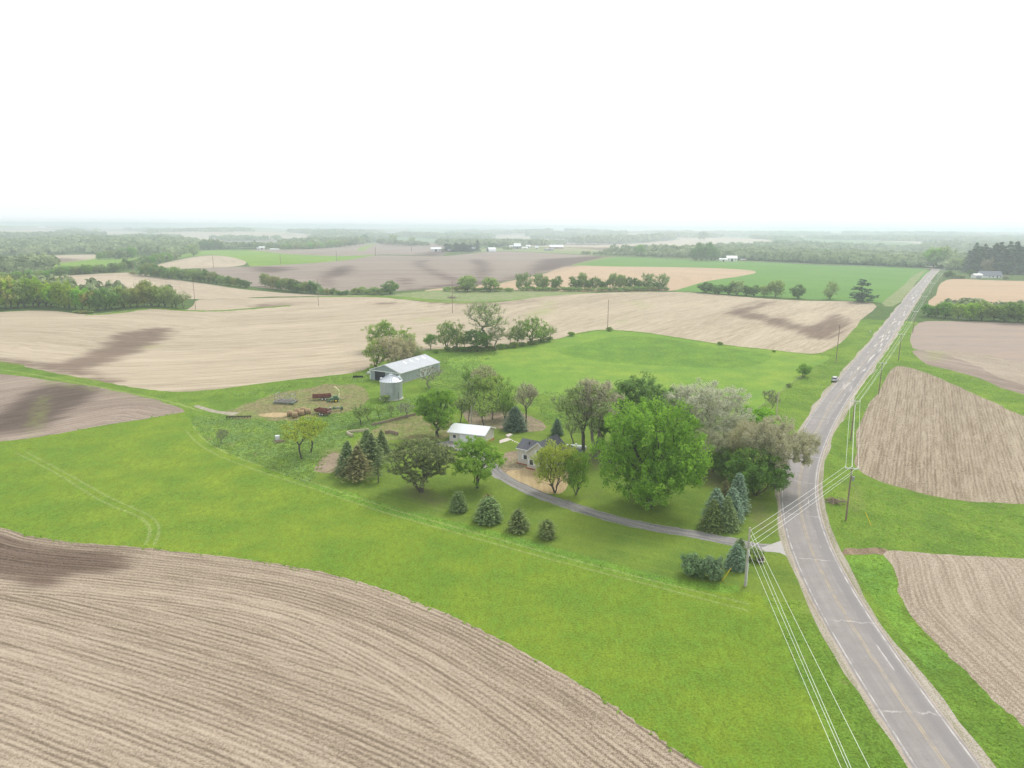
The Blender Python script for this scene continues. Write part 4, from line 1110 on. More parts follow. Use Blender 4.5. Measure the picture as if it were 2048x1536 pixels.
row([(888, 702), (930, 703), (975, 702), (1010, 697), (1050, 692), (1105, 682)], (12, 10), 13, ['bush_a', 'hedge', 'bush_fresh'], 'low bush at the foot of the tree row beside the tan field', 'bushes under the tree row', 'bush', 'bush', wr=(1.2, 1.9), tints=[(.8, .8, .7), (.7, .75, .6)])
gS = 'low round spruces on the front lawn'
tree('spruce_round', 917, 1022, 981, 30, 'low round spruce at the left end of the line on the front lawn', name='spruce_tree', group=gS, tint=(1, 1.1, 1))
tree('spruce_lean', 975, 1028, 987, 34, 'brownish spruce half hidden behind the widest round spruce', name='spruce_tree', group=gS, tint=(1.3, 1.0, .8))
tree('spruce_round', 977, 1043, 993, 43, 'widest round spruce of the line on the front lawn', name='spruce_tree', group=gS, tint=(1.1, 1.2, 1.15))
tree('spruce_lean', 1037, 1061, 1016, 37, 'cone shaped spruce of the line on the front lawn', name='spruce_tree', group=gS, tint=(1.1, 1.05, .95))
tree('spruce_low', 1094, 1075, 1039, 35, 'smallest round spruce nearest the driveway bend', name='spruce_tree', group=gS, tint=(1.15, 1.1, .95))
# east of the house
tree('oak', 1166, 914, 768, 116, 'tall spreading oak with dark bare limbs beside the gas tank', rz=2.2)
tree('tall_tan', 1190, 914, 764, 82, 'tall tan budding tree with two leaning trunks right of the oak', rz=0.4)
tree('sparse', 1147, 890, 838, 40, 'small pale flowering tree behind the oak trunk', rz=1.2, tint=(.9, .95, .8))
tree('dark_b', 1206, 905, 795, 50, 'narrow dark green tree between the tall tan tree and the great maple')
tree('dark_a', 1285, 895, 758, 118, 'broad dark green tree rising behind the great bright maple', rz=1)
tree('maple_big', 1298, 1012, 812, 182, 'huge bright green maple spreading over the east lawn', rz=1.0)
tree('maple_a', 1365, 925, 838, 70, 'bright green tree touching the right side of the great maple', rz=2)
tree('grey_willow', 1415, 905, 768, 150, 'wide grey willow with bare upper limbs behind the great maple', rz=0.2)
tree('tan_willow', 1425, 942, 862, 92, 'greyish tan willow in front of the wide grey willow', rz=2.1, tint=(.85, .9, .85))
tree('tan_willow', 1500, 955, 842, 84, 'tan budding willow, left of the one hanging over the road', rz=3.0, tint=(1, .98, .9))
tree('tan_willow', 1552, 975, 843, 122, 'tan budding willow hanging over the road edge', rz=0.9)
tree('under', 1512, 990, 905, 112, 'dense dark green thicket under the tan willows', name='bush', cat='thicket', tint=(.85, .95, .7))
tree('under', 1452, 955, 895, 76, 'dark green undergrowth below the grey willow', name='bush', cat='thicket', rz=2, tint=(.85, .9, .7))
tree('bush_fresh', 1520, 865, 818, 58, 'yellow green bush behind the tan willows', name='bush', cat='bush', tint=(1.1, 1.15, .8))
tree('bush_fresh', 1492, 838, 812, 26, 'low bright shrub at the pasture fence beside the yellow green bush', name='bush', cat='bush')
tree('bare_bush', 1541, 820, 782, 33, 'dark round twiggy bush beside the pale pasture pole', name='bush', cat='bush', tint=(.5, .55, .3))
tree('bush_fresh', 1608, 753, 728, 25, 'small bright green bush alone on the road bank', name='bush', cat='bush')
gB = 'spruce clump beside the driveway mouth'
tree('spruce_blue', 1474, 1022, 944, 40, 'tall blue spruce at the back right of the clump by the driveway', name='spruce_tree', group=gB, tint=(1.05, 1.1, 1.15))
tree('spruce_brown', 1448, 1020, 955, 30, 'brownish spruce at the back of the blue spruce clump', name='spruce_tree', group=gB)
tree('spruce_blue', 1462, 1042, 973, 44, 'pale blue spruce in the middle of the clump by the driveway', name='spruce_tree', group=gB, tint=(1.1, 1.15, 1.2))
tree('spruce_blue', 1429, 1050, 974, 48, 'blue spruce at the left of the clump by the driveway', name='spruce_tree', group=gB, tint=(1.05, 1.1, 1.1))
tree('spruce_a', 1452, 1056, 990, 44, 'green spruce at the front right of the clump by the driveway', name='spruce_tree', group=gB, tint=(1.2, 1.25, 1.2))
tree('spruce_a', 1425, 1058, 997, 44, 'dark green spruce at the front left of the clump by the driveway', name='spruce_tree', group=gB, tint=(1, 1, .8))
tree('spruce_lean', 1479, 1115, 1076, 27, 'dark spruce behind the blue spruce next to the roadside pole', name='spruce_tree', tint=(.9, 1, .95))
tree('spruce_blue', 1471, 1135, 1086, 40, 'blue spruce next to the roadside utility pole', name='spruce_tree', tint=(.9, 1, .95))
tree('bush_a', 1510, 1118, 1096, 28, 'green bush between the driveway mouth and the roadside pole', name='bush', cat='bush')
tree('lilac', 1388, 1150, 1112, 44, 'flowering grey green lilac bush, left lobe beside the hay field', name='bush', cat='bush', rz=0, tint=(.85, .95, .7))
tree('lilac', 1424, 1158, 1115, 38, 'flowering grey green lilac bush, right lobe behind the yellow guy markers', name='bush', cat='bush', rz=1, tint=(.9, .95, .8))
tree('yellow_a', 1110, 986, 886, 88, 'yellow green budding tree in front of the house', rz=0.6)
tree('yellow_a', 1152, 990, 905, 58, 'smaller green yellow tree at the right of the budding tree by the house', rz=2.6, tint=(.6, .85, .7))
tree('yellow_b', 603, 918, 845, 66, 'small yellow tree in the weedy meadow, front one of a pair', rz=0.4)
tree('yellow_b', 622, 905, 832, 56, 'small yellow tree in the weedy meadow, rear one of a pair', rz=2.4, tint=(.95, 1, .9))
tree('bare_bush', 446, 888, 859, 24, 'grey twiggy shrub alone at the hay field corner', name='bush', cat='bush', tint=(.5, .6, .4))
tree('thin', 722, 850, 808, 36, 'grey budding shrub left of the fence line saplings', name='bush', cat='bush')
tree('thin', 738, 842, 806, 24, 'bright green sapling in the fence line', name='sapling', cat='sapling', tint=(1.1, 1.3, .7))
tree('thin', 760, 838, 810, 22, 'pale yellow green sapling in the fence line', name='sapling', cat='sapling', tint=(1.3, 1.4, .8))
tree('thin', 782, 834, 806, 16, 'slender dark sapling in the fence line', name='sapling', cat='sapling')
tree('bare_bush', 815, 836, 806, 36, 'grey twiggy bush at the right end of the fence line', name='bush', cat='bush', tint=(.7, .8, .6))
tree('bush_a', 771, 805, 789, 18, 'low green bush at the foot of the grain bin', name='bush', cat='bush')
for q, (bx, by, wd, lb) in enumerate(((1219, 662, 13, 'at the foot of the tall field pole'), (1142, 672, 14, 'on the tan field edge right of the tree row'), (1440, 690, 11, 'in the middle of the pasture edge'), (1548, 704, 7, 'near the right end of the pasture edge'), (1578, 774, 12, 'on the fence line below the road bank'), (872, 706, 10, 'on the grass below the lone small tree'))):
    tree('bush_fresh' if q % 2 else 'hedge', bx, by, by - wd * 0.6, wd, 'small shrub ' + lb, name='bush', cat='bush', tint=(.9, .9, .8))

# middle distance: hedgerows and copses, each tree its own object
mids = ['mid_0', 'mid_1', 'mid_2', 'mid_4']
# centre hedgerow, trees one can tell apart
for a in ((1038, 33, 15, 3), (1053, 35, 18, 3), (1078, 33, 24, 3), (1090, 27, 16, 0), (1112, 27, 24, 1), (1150, 26, 24, 1), (1164, 34, 20, 0), (1178, 24, 20, 1), (1190, 26, 18, 3), (1201, 22, 14, 1), (1210, 20, 14, 1), (1225, 33, 20, 0), (1241, 30, 22, 0), (1256, 26, 18, 1), (1274, 24, 22, 1), (1295, 33, 26, 3), (1308, 18, 24, 1), (1323, 32, 24, 3)):
    tree('mid_%d' % a[3], a[0], 580, 580 - a[1], a[2], 'hedgerow tree on the near edge of the orange tan field', group='hedgerow below the orange tan field', tint=(.9, .9, .8) if a[3] != 3 else (.8, .85, .8))
row([(1035, 581), (1180, 583), (1335, 581)], (8, 9), 11, ['hedge'], 'low bush under the hedgerow of the orange tan field', 'bushes under the centre hedgerow', 'bush', 'bush', wr=(1.3, 2.0))
for a, b, c, k, lb in ((935, 583, 36, 'mid_0', 'round green tree left of its twin at the marsh edge'), (981, 583, 32, 'mid_0', 'round green tree right of its twin at the marsh edge'), (781, 588, 30, 'mid_1', 'round dark green tree at the foot of the brown hill')):
    tree(k, a, b, b - c * 0.85, c, lb, tint=(.95, 1, .8))
row([(700, 588), (765, 588)], (11, 13), 12, ['hedge', 'mid_1'], 'low bush left of the round tree under the brown hill', 'bushes under the brown hill', 'bush', 'bush', wr=(1.2, 1.8))
row([(880, 583), (920, 582), (1020, 583)], (9, 8), 18, ['hedge'], 'low bush between the twin round trees of the marsh edge', 'bushes on the marsh edge', 'bush', 'bush', wr=(1.3, 2))
row([(526, 572), (560, 580), (600, 585), (640, 588)], (24, 22), 9, mids[:2], 'dark green tree in the hedge below the left part of the brown hill', 'hedge below the brown hill', tints=[(.85, .9, .8)])
row([(640, 589), (665, 590), (700, 590)], (16, 8), 10, ['mid_1', 'hedge'], 'small bush at the right end of the hedge below the brown hill', 'hedge end below the brown hill', 'bush', 'bush')
row([(286, 551), (340, 557), (400, 563), (450, 570), (500, 576)], (24, 20), 9, mids[:2], 'dark green tree in the long hedge left of the brown hill', 'long hedge left of the brown hill', tints=[(.8, .85, .8), (.9, .95, .8)])
row([(258, 549), (284, 551)], (6, 8), 12, ['hedge'], 'low shrub at the left tip of the long hedge', 'shrubs at the hedge tip', 'bush', 'bush')
for a, b, h, wd, k, lb in ((1412, 586, 22, 30, 'mid_1', 'dark bush at the left end of the hedge below the green crop'), (1436, 588, 18, 26, 'mid_1', 'second dark bush of the hedge below the green crop'), (1458, 589, 22, 22, 'mid_1', 'third tree of the hedge below the green crop'), (1474, 590, 29, 28, 'mid_3', 'pale topped tree in the hedge below the green crop'), (1493, 591, 20, 22, 'mid_1', 'dark low tree right of the pale topped tree'), (1507, 592, 21, 20, 'mid_1', 'dark tree in the hedge left of the two round ones'), (1528, 593, 22, 24, 'mid_0', 'green tree just left of the tallest round hedge tree'), (1551, 594, 33, 32, 'mid_0', 'tallest round tree of the hedge below the green crop'), (1595, 597, 27, 27, 'mid_1', 'round dark bush alone below the green crop'), (1660, 598, 35, 26, 'mid_3', 'pale half-bare tree below the green crop')):
    tree(k, a, b, b - h, wd, lb, tint=(.8, .85, .8) if k == 'mid_1' else None)
tree('pine_tier', 1722, 604, 560, 52, 'dark pine with flat tiers at the corner of the tan field', name='pine_tree')
# wood at the left
lw = [(1.25, 1.15, 1.0), (1.4, 1.2, 1.0), (1.1, 1.05, .95), (1.5, 1.25, 1.0)]
row([(-160, 618), (0, 617), (60, 614), (105, 613), (150, 618), (200, 621), (250, 616), (300, 612), (345, 614)], (60, 42), 13, mids + ['mid_0', 'mid_2', 'mid_2', 'loose_a'], 'tree at the front edge of the wood left of the tan field', 'front trees of the left wood', tints=lw, wr=(.6, .9))
row([(-160, 607), (0, 606), (100, 603), (200, 608), (300, 603), (350, 606)], (58, 32), 15, mids, 'tree inside the wood left of the tan field', 'inner trees of the left wood', tints=lw, wr=(.6, .9), mass=True)
row([(-160, 592), (0, 590), (100, 588), (200, 592), (260, 590)], (46, 30), 22, mids, 'tree at the back of the wood left of the tan field', 'back trees of the left wood', tints=lw, wr=(.6, .9), mass=True)
for a in ((352, 616, 34, 22, 'loose_b', 'slim green tree near the right end of the left wood'), (368, 617, 34, 26, 'thin', 'half-bare grey tree at the right end of the left wood'), (318, 611, 38, 22, 'thin', 'tall thin tree rising above the left wood')):
    tree(a[4], a[0], a[1], a[1] - a[2], a[3], a[5])
row([(150, 626), (172, 627), (195, 626)], (6, 7), 12, ['hedge'], 'low bright shrub in the grass before the left wood', 'shrubs before the left wood', 'bush', 'bush', wr=(1.5, 2.5))
# hedge belts of the left valley
row([(-160, 568), (0, 562), (60, 558), (110, 552), (170, 548), (230, 544)], (18, 15), 10, mids, 'green tree in the nearer belt crossing the left valley', 'nearer belt of the left valley', tints=[(.9, .95, .8)], rows=2, back=14)
row([(-160, 550), (0, 548), (60, 548), (110, 545)], (17, 14), 15, mids, 'green tree at the back of the nearer left valley belt', 'back of the nearer valley belt', tints=[(.9, .95, .8)], mass=True)
row([(235, 543), (270, 535), (300, 529), (330, 524), (356, 518)], (18, 16), 9, mids, 'green tree in the belt slanting up to the far green field', 'slanting belt of the left valley', tints=[(.85, .9, .8)], rows=2, back=12)
row([(195, 520), (220, 519), (250, 517), (270, 516)], (17, 20), 9, mids, 'dark green tree of the copse on the far left field', 'copse on the far left field', tints=[(.8, .85, .8)], rows=2, back=12)
tree('mid_3', 387, 511, 488, 24, 'round pale tree alone at the corner of the far green field')
row([(400, 500), (440, 499)], (21, 20), 9, ['mid_1'], 'dark tree of the large clump beside the far green field', 'clump beside the far green field', tints=[(.7, .8, .8)], rows=2, back=20)
row([(440, 499), (500, 498), (560, 499)], (15, 13), 9, mids + ['mid_3'], 'tree behind the far left farmstead', 'trees around the far left farmstead', rows=2, back=30, mass=True)
row([(566, 500), (640, 497), (700, 492), (728, 488)], (11, 13), 9, mids, 'tree in the hedge along the far brown field', 'hedge along the far brown field', rows=2, back=20)
for a, b, h, wd in ((716, 486, 12, 12), (729, 486, 17, 14)): tree('mid_1', a, b, b - h, wd, 'darker tree standing above the hedge, %s one of two' % ('shorter' if h == 12 else 'taller'), tint=(.7, .8, .8))
row([(758, 489), (800, 492), (855, 493)], (13, 12), 9, mids, 'tree of the far grove behind the pale field', 'far grove behind the pale field', rows=2, back=25, mass=True)
for a, b, h, wd, lb in ((786, 489, 20, 18, 'tall round pale tree of the far grove'), (825, 491, 17, 16, 'brownish round tree of the far grove')): tree('mid_3', a, b, b - h, wd, lb)
row([(892, 503), (903, 503)], (19, 19), 6, ['pine_far'], 'dark conifer beside the far white barn', 'left conifers of the far farm', name='conifer_tree')
row([(909, 504), (944, 504)], (17, 15), 5, ['pine_far'], 'dark conifer in the windbreak of the far farm', 'windbreak conifers of the far farm', name='conifer_tree')
tree('pine_far', 955, 503, 480, 13, 'tallest dark conifer of the far farm', name='conifer_tree', tint=(1, 1.1, 1))
tree('mid_1', 981, 499, 483, 13, 'round green tree behind the far arched shed', tint=(.8, .9, .9))
row([(1005, 499), (1028, 500)], (5, 5), 7, ['hedge'], 'low bush between the two far farms', 'bushes between the two far farms', 'bush', 'bush')
for q_, (a, b, h, wd) in enumerate(((1392, 521, 30, 20), (1402, 522, 36, 22), (1412, 522, 37, 24), (1422, 521, 33, 22), (1430, 520, 26, 18), (1388, 520, 22, 14))):
    tree('mid_1', a, b, b - h, wd, 'tall dark tree of the grove beside the white farm building', group='grove beside the white farm', tint=(.8, .9, .9))
tree('mid_2', 1280, 512, 490, 17, 'round green tree at the road end of the far hedge', tint=(.8, .9, .9))
tree('mid_2', 1289, 513, 503, 12, 'low bright bush at the foot of the round tree by the far hedge', name='bush', cat='bush')
row([(1160, 509), (1260, 512), (1375, 517)], (8, 12), 10, ['far_0', 'far_3', 'mid_3'], 'tree in the scrub beyond the cross road', 'scrub beyond the cross road', wr=(.9, 1.4), mass=True)
row([(1436, 516), (1520, 521), (1600, 526), (1700, 529), (1850, 536)], (17, 20), 11, ['mid_0', 'mid_2', 'mid_3', 'mid_1'], 'tree at the valley edge beyond the green crop', 'valley edge beyond the green crop', wr=(.8, 1.3), rows=2, back=25, tints=[(1, 1, 1), (1.1, 1.1, 1)], mass=True)
for a, b, h, wd, k, lb in ((1867, 535, 38, 40, 'mid_2', 'large pale green tree beside the road crest, left one'), (1888, 535, 42, 40, 'mid_3', 'large yellow green tree beside the road crest, right one'), (1878, 537, 26, 30, 'mid_1', 'dark lower tree in front of the large pale trees at the crest'), (1912, 540, 24, 26, 'mid_3', 'pale bush left of the conifer plantation')):
    tree(k, a, b, b - h, wd, lb)
row([(1932, 545), (1980, 548), (2048, 549), (2180, 552)], (56, 54), 8, ['pine_far'], 'dark conifer at the front of the plantation behind the ranch house', 'front of the conifer plantation', name='conifer_tree', wr=(.36, .48))
row([(1938, 541), (2048, 545), (2180, 548)], (56, 52), 9, ['pine_far'], 'dark conifer deeper in the plantation behind the ranch house', 'inside the conifer plantation', name='conifer_tree', wr=(.36, .48))
tree('mid_5', 1973, 549, 516, 22, 'brown leafed tree before the conifer plantation', tint=(.6, .6, .6))
for a, b, h, wd, k, lb in ((1894, 556, 15, 13, 'mid_1', 'cone shaped dark bush at the left of the ranch drive'), (1904, 556, 13, 12, 'mid_1', 'second dark bush at the left of the ranch drive'), (1918, 557, 7, 24, 'hedge', 'long low clipped hedge by the ranch drive'), (1941, 553, 14, 11, 'mid_1', 'small conical tree at the left end of the ranch house'), (1956, 545, 12, 13, 'mid_3', 'pale round tree behind the ranch house'), (2011, 560, 10, 15, 'mid_5', 'low brown tree at the right end of the ranch house')):
    tree(k, a, b, b - h, wd, lb, name='bush' if 'tree' not in lb else 'tree', cat='bush' if 'tree' not in lb else 'tree', tint=(.7, .75, .7))
row([(1856, 633), (1885, 636), (1920, 639), (1960, 641), (2048, 645), (2180, 650)], (26, 46), 20, ['mid_0', 'mid_2', 'mid_4', 'mid_1'], 'bushy green tree in the thicket between the two tan fields right of the road', 'thicket right of the road', wr=(.9, 1.3), tints=[(1.05, 1.1, .75), (.9, 1, .75)])
row([(1885, 628), (1960, 632), (2048, 636), (2180, 640)], (30, 46), 22, ['mid_0', 'mid_3', 'mid_4', 'mid_5'], 'tree at the back of the thicket right of the road', 'back of the thicket right of the road', tints=[(1, 1, .9)], mass=True)
row([(1150, 490), (1200, 489), (1260, 487), (1300, 484), (1348, 480)], (18, 15), 7, ['far_1', 'far_0'], 'dark tree on the front of the far wood above the cross road', 'front of the far centre wood', tints=[(.8, .85, .9)], rows=2, back=40, mass=True)
row([(1395, 480), (1412, 480)], (15, 14), 6, ['far_1'], 'dark tree of the small far clump on the ridge field', 'small clump on the ridge field')
row([(1060, 480), (1120, 481), (1150, 486)], (10, 12), 9, ['far_0', 'far_3'], 'pale tree behind the far farm with the long shed', 'trees behind the far long shed', mass=True)

# far woodland that reads as one mass
def woodland(polys, seed=3):
    rg = np.random.default_rng(seed)
    C = []
    wps = [(W(spline(p, True, 10)), dn) for p, dn in polys]
    for wp, dn in wps:
        lo, hi = wp.min(0), wp.max(0)
        area = (hi - lo).prod()
        k = int(min(area / 60.0, 900000))
        X = rg.uniform(lo[0], hi[0], k); Y = rg.uniform(lo[1], hi[1], k)
        r = np.hypot(X, Y)
        sp = 7 + 0.0062 * r
        keep = (rg.random(k) < np.clip((area / k) / (sp * sp) * dn, 0, 1)) & (r < 11000) & (np.abs(np.arctan2(X, Y)) < R(43))
        keep &= inpoly(X, Y, wp)
        C.append(np.c_[X[keep], Y[keep], r[keep]])
    C = np.vstack(C)
    # leave the fields and farmyards clear
    # beyond two kilometres only scattered woods between the fields
    nz = np.sin(C[:, 0] / 210.0 + 2 * np.sin(C[:, 1] / 700.0)) + np.sin(C[:, 0] / 95.0 + C[:, 1] / 330.0) * 0.7 + np.sin(C[:, 1] / 260.0 + C[:, 0] / 900.0)
    cl_ = (nz < -0.1) & (C[:, 2] > 2100)
    for z in ZN:
        if z[0] in ('field', 'farmyard'): cl_ |= inpoly(C[:, 0], C[:, 1], z[2])
    C = C[~cl_]
    if len(C) > 30000: C = C[rg.permutation(len(C))[:30000]]
    n = len(C)
    rad = (4.2 + 0.0032 * C[:, 2]) * rg.uniform(0.75, 1.3, n)
    ht = 11 * rg.uniform(0.75, 1.3, n) + 0.0006 * C[:, 2]
    q = 26
    E = np.array(EXTRA); E = np.repeat(E, 5, 0)      # nearer trees: five finer tufts each
    jj = rg.normal(0, 0.42, (len(E), 2)) * E[:, 2:3]
    C = np.vstack([C, np.c_[E[:, :2] + jj, np.hypot(E[:, 0], E[:, 1])]])
    rad = np.r_[rad, E[:, 2] * rg.uniform(0.5, 0.75, len(E))]
    ht = np.r_[ht, E[:, 3] * rg.uniform(0.6, 1.0, len(E))]
    n = len(C); z0 = hgt(C[:, 0], C[:, 1])
    d = rg.normal(0, 1, (n, q, 3)); d[..., 2] = np.abs(d[..., 2]) * 1.0 - 0.25; d /= np.linalg.norm(d, axis=2)[..., None]
    c = np.stack([C[:, 0, None] + d[..., 0] * rad[:, None], C[:, 1, None] + d[..., 1] * rad[:, None], z0[:, None] + ht[:, None] * (0.52 + 0.46 * d[..., 2])], -1)
    nrm = d + rg.normal(0, 0.35, d.shape); nrm /= np.linalg.norm(nrm, axis=2)[..., None]
    v, f = leaf_quads(c.reshape(-1, 3), nrm.reshape(-1, 3), np.repeat(rad * 0.95, q), rg)
    tint = np.clip(np.repeat(rg.random(n), q) * 0.8 + rg.random(n * q) * 0.2, 0, 1)
    me = mesh_np('woodland', v, f, leaf_mat('leaf_woodland', (0.080, 0.105, 0.055), (0.17, 0.20, 0.10), 0.25), colattr=tint)
    o = link('woodland', me)
    tag(o, 'hazy spring woodland filling the valleys toward the horizon', 'woodland', kind='stuff')
    return n
nw = woodland([
    ([(-420, 478), (0, 475), (120, 471), (300, 475), (388, 481), (398, 494), (384, 508), (352, 514), (300, 510), (190, 508), (0, 512), (-420, 518)], 1.0),
    ([(-300, 542), (0, 536), (100, 534), (60, 546), (-300, 552)], 1.0),
    ([(398, 482), (640, 480), (760, 484), (860, 486), (900, 494), (1000, 494), (1100, 491), (1150, 488), (1280, 484), (1350, 479), (1340, 471), (1150, 475), (900, 476), (640, 473), (400, 476)], 1.0),
    ([(560, 492), (640, 484), (740, 484), (700, 490), (640, 496), (570, 499)], 1.0),
    ([(1120, 503), (1380, 505), (1378, 516), (1280, 512), (1190, 508)], 0.6),
    ([(1382, 503), (1440, 498), (1540, 493), (1562, 484), (1510, 476), (1700, 474), (1900, 475), (2048, 474), (2400, 474), (2400, 560), (2060, 549), (1925, 541), (1858, 536), (1660, 528), (1500, 521), (1382, 515)], 1.0),
    ([(-420, 462), (0, 461), (300, 461), (700, 463), (1024, 463), (1024, 476), (700, 474), (300, 475), (0, 475), (-420, 478)], 0.75),
    ([(1024, 463), (1400, 466), (1700, 468), (2048, 468), (2400, 469), (2400, 474), (2048, 474), (1700, 474), (1400, 475), (1024, 476)], 0.75),
])
print('woodland crowns', nw)
# ------------------------------------------------------------------ buildings
M_STEEL = ribbed('galvanised_wall', (0.42, 0.46, 0.50), 'X', 0.75, 0.5, 0.25)
M_STEEL_SHADED = ribbed('galvanised_gable_shaded', (0.36, 0.41, 0.46), 'Y', 0.75, 0.5, 0.25)  # darker copy of the wall sheet: the gable's shade is in the colour
M_SROOF = ribbed('steel_roof', (0.47, 0.49, 0.52), 'X', 0.9, 0.4, 0.3, dirt=0.08)
M_BIN = ribbed('bin_sheet', (0.52, 0.56, 0.60), 'Z', 0.22, 0.42, 0.45, dirt=0.12, dark=0.86)
M_BINR = plain('bin_roof', (0.66, 0.69, 0.72), 0.4, 0.4, 0.3, 0.08, 1.5)
M_RIB = plain('bin_rib', (0.45, 0.49, 0.53), 0.5, 0.4, 0.3)
M_WHITE = plain('white_trim', (0.78, 0.79, 0.80), 0.6, 0.3, 0, 0.04)
M_WROOF = ribbed('white_steel_roof', (0.80, 0.82, 0.84), 'X', 0.8, 0.35, 0.05, dirt=0.03, dark=0.93)
M_CREAM = ribbed('cream_siding', (0.66, 0.63, 0.56), 'Z', 0.25, 0.7, 0.0, dirt=0.05, dark=0.88)
M_SHING = ribbed('grey_shingle', (0.14, 0.14, 0.16), 'Z', 0.16, 0.9, 0.0, dirt=0.2, dark=0.75)
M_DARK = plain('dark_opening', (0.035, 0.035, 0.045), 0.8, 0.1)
M_GLASS = plain('window_glass', (0.05, 0.06, 0.075), 0.15, 0.5)
M_CONC = plain('concrete', (0.58, 0.53, 0.46), 0.9, 0.1, 0, 0.1, 1.0)
M_MULCH = plain('red_mulch', (0.30, 0.10, 0.06), 0.95, 0.05, 0, 0.3, 4)
M_WOOD = plain('weathered_wood', (0.30, 0.23, 0.18), 0.9, 0.1, 0, 0.25, 3)
M_WOODP = plain('pale_wood', (0.55, 0.47, 0.36), 0.9, 0.1, 0, 0.2, 3)
M_POLE = plain('pole_wood', (0.26, 0.185, 0.15), 0.9, 0.1, 0, 0.2, 1)
M_POLEG = plain('pole_grey', (0.44, 0.40, 0.37), 0.9, 0.1, 0, 0.2, 1)
M_RED = plain('rusty_red', (0.20, 0.07, 0.055), 0.7, 0.3, 0, 0.35, 2)
M_REDB = plain('barn_red', (0.36, 0.13, 0.11), 0.8, 0.2)
M_GREEN = plain('implement_green', (0.07, 0.15, 0.08), 0.6, 0.4, 0, 0.25, 2)
M_YEL = plain('guard_yellow', (0.85, 0.62, 0.05), 0.5, 0.3)
M_PALEY = plain('spout_cream', (0.85, 0.78, 0.50), 0.5, 0.3)
M_BLACK = plain('tyre_black', (0.03, 0.03, 0.03), 0.9, 0.1)
M_GREY = plain('grey_metal', (0.33, 0.34, 0.34), 0.5, 0.4, 0.4, 0.25, 2)
M_CABLE = plain('cable_white', (0.86, 0.88, 0.84), 0.4, 0.5, 0.0, 0.02)
M_HAY = grass_mat('bale_straw', (0.42, 0.30, 0.17), (0.46, 0.33, 0.20), (0.30, 0.20, 0.11), tuft=0.7, g=1)
M_SILV = plain('silver_paint', (0.62, 0.60, 0.63), 0.3, 0.5, 0.3, 0.03)
M_TANK = plain('white_tank', (0.76, 0.79, 0.78), 0.35, 0.5, 0, 0.04)

def above(px, py, h):
    """point on the pixel's ray that is h metres above the ground"""
    d = ray(px, py); ts = np.geomspace(20, 4000, 4000)
    z = CAM_H + d[2] * ts - hgt(d[0] * ts, d[1] * ts) - h
    i = int(np.argmax(z < 0)); t = ts[i]
    return np.array([d[0] * t, d[1] * t, CAM_H + d[2] * t])

def gable(name, label, cat, org, dvec, L, Wd, wh, rh, mw, mg, mr, ov=0.35, group=None, base=True, trim=None):
    """building with its ridge along local +X; local origin = ground corner; +Y is left of +X"""
    rz = math.atan2(dvec[1], dvec[0])
    o = empty(name, (org[0], org[1], org[2]), rz)
    tag(o, label, cat, group)
    w_ = MB()
    w_.v = [(0, 0, -.6), (L, 0, -.6), (L, Wd, -.6), (0, Wd, -.6), (0, 0, wh), (L, 0, wh), (L, Wd, wh), (0, Wd, wh), (0, Wd / 2, rh - .02), (L, Wd / 2, rh - .02)]
    w_.f = [(0, 1, 5, 4), (2, 3, 7, 6), (3, 0, 4, 8, 7), (1, 2, 6, 9, 5)]
    wo = w_.build('wall', mw, o); wo.data.materials.append(mg)
    for q in wo.data.polygons:
        if len(q.vertices) == 5: q.material_index = 1
    s = (rh - wh) / (Wd / 2); th = 0.12
    r_ = MB()
    pts = [(-ov, wh - s * ov), (Wd / 2, rh), (Wd + ov, wh - s * ov), (Wd + ov, wh - s * ov + th), (Wd / 2, rh + th), (-ov, wh - s * ov + th)]
    a = [(-ov, y, z) for y, z in pts]; b = [(L + ov, y, z) for y, z in pts]
    n = len(pts)
    r_.quad(*a); r_.quad(*b[::-1])
    for i in range(n): r_.quad(a[i], b[i], b[(i + 1) % n], a[(i + 1) % n])
    r_.build('roof', mr, o)
    if trim:
        t_ = MB()
        for x in (-ov - 0.03, L + ov):
            for sgn in (0, 1):
                y0, y1 = (-ov, Wd / 2) if sgn == 0 else (Wd + ov, Wd / 2)
                t_.quad((x, y0, wh - s * ov - 0.15), (x, y1, rh - 0.15), (x, y1, rh + th), (x, y0, wh - s * ov + th))
                t_.quad((x + .03, y0, wh - s * ov - 0.15), (x + .03, y1, rh - 0.15), (x + .03, y1, rh + th), (x + .03, y0, wh - s * ov + th))
        for y in (-ov - 0.06, Wd + ov + 0.01): t_.box((-ov, y, wh - s * ov - 0.08), (L + ov, y + 0.05, wh - s * ov + th - 0.01))
        t_.build('trim', trim, o)
    return o

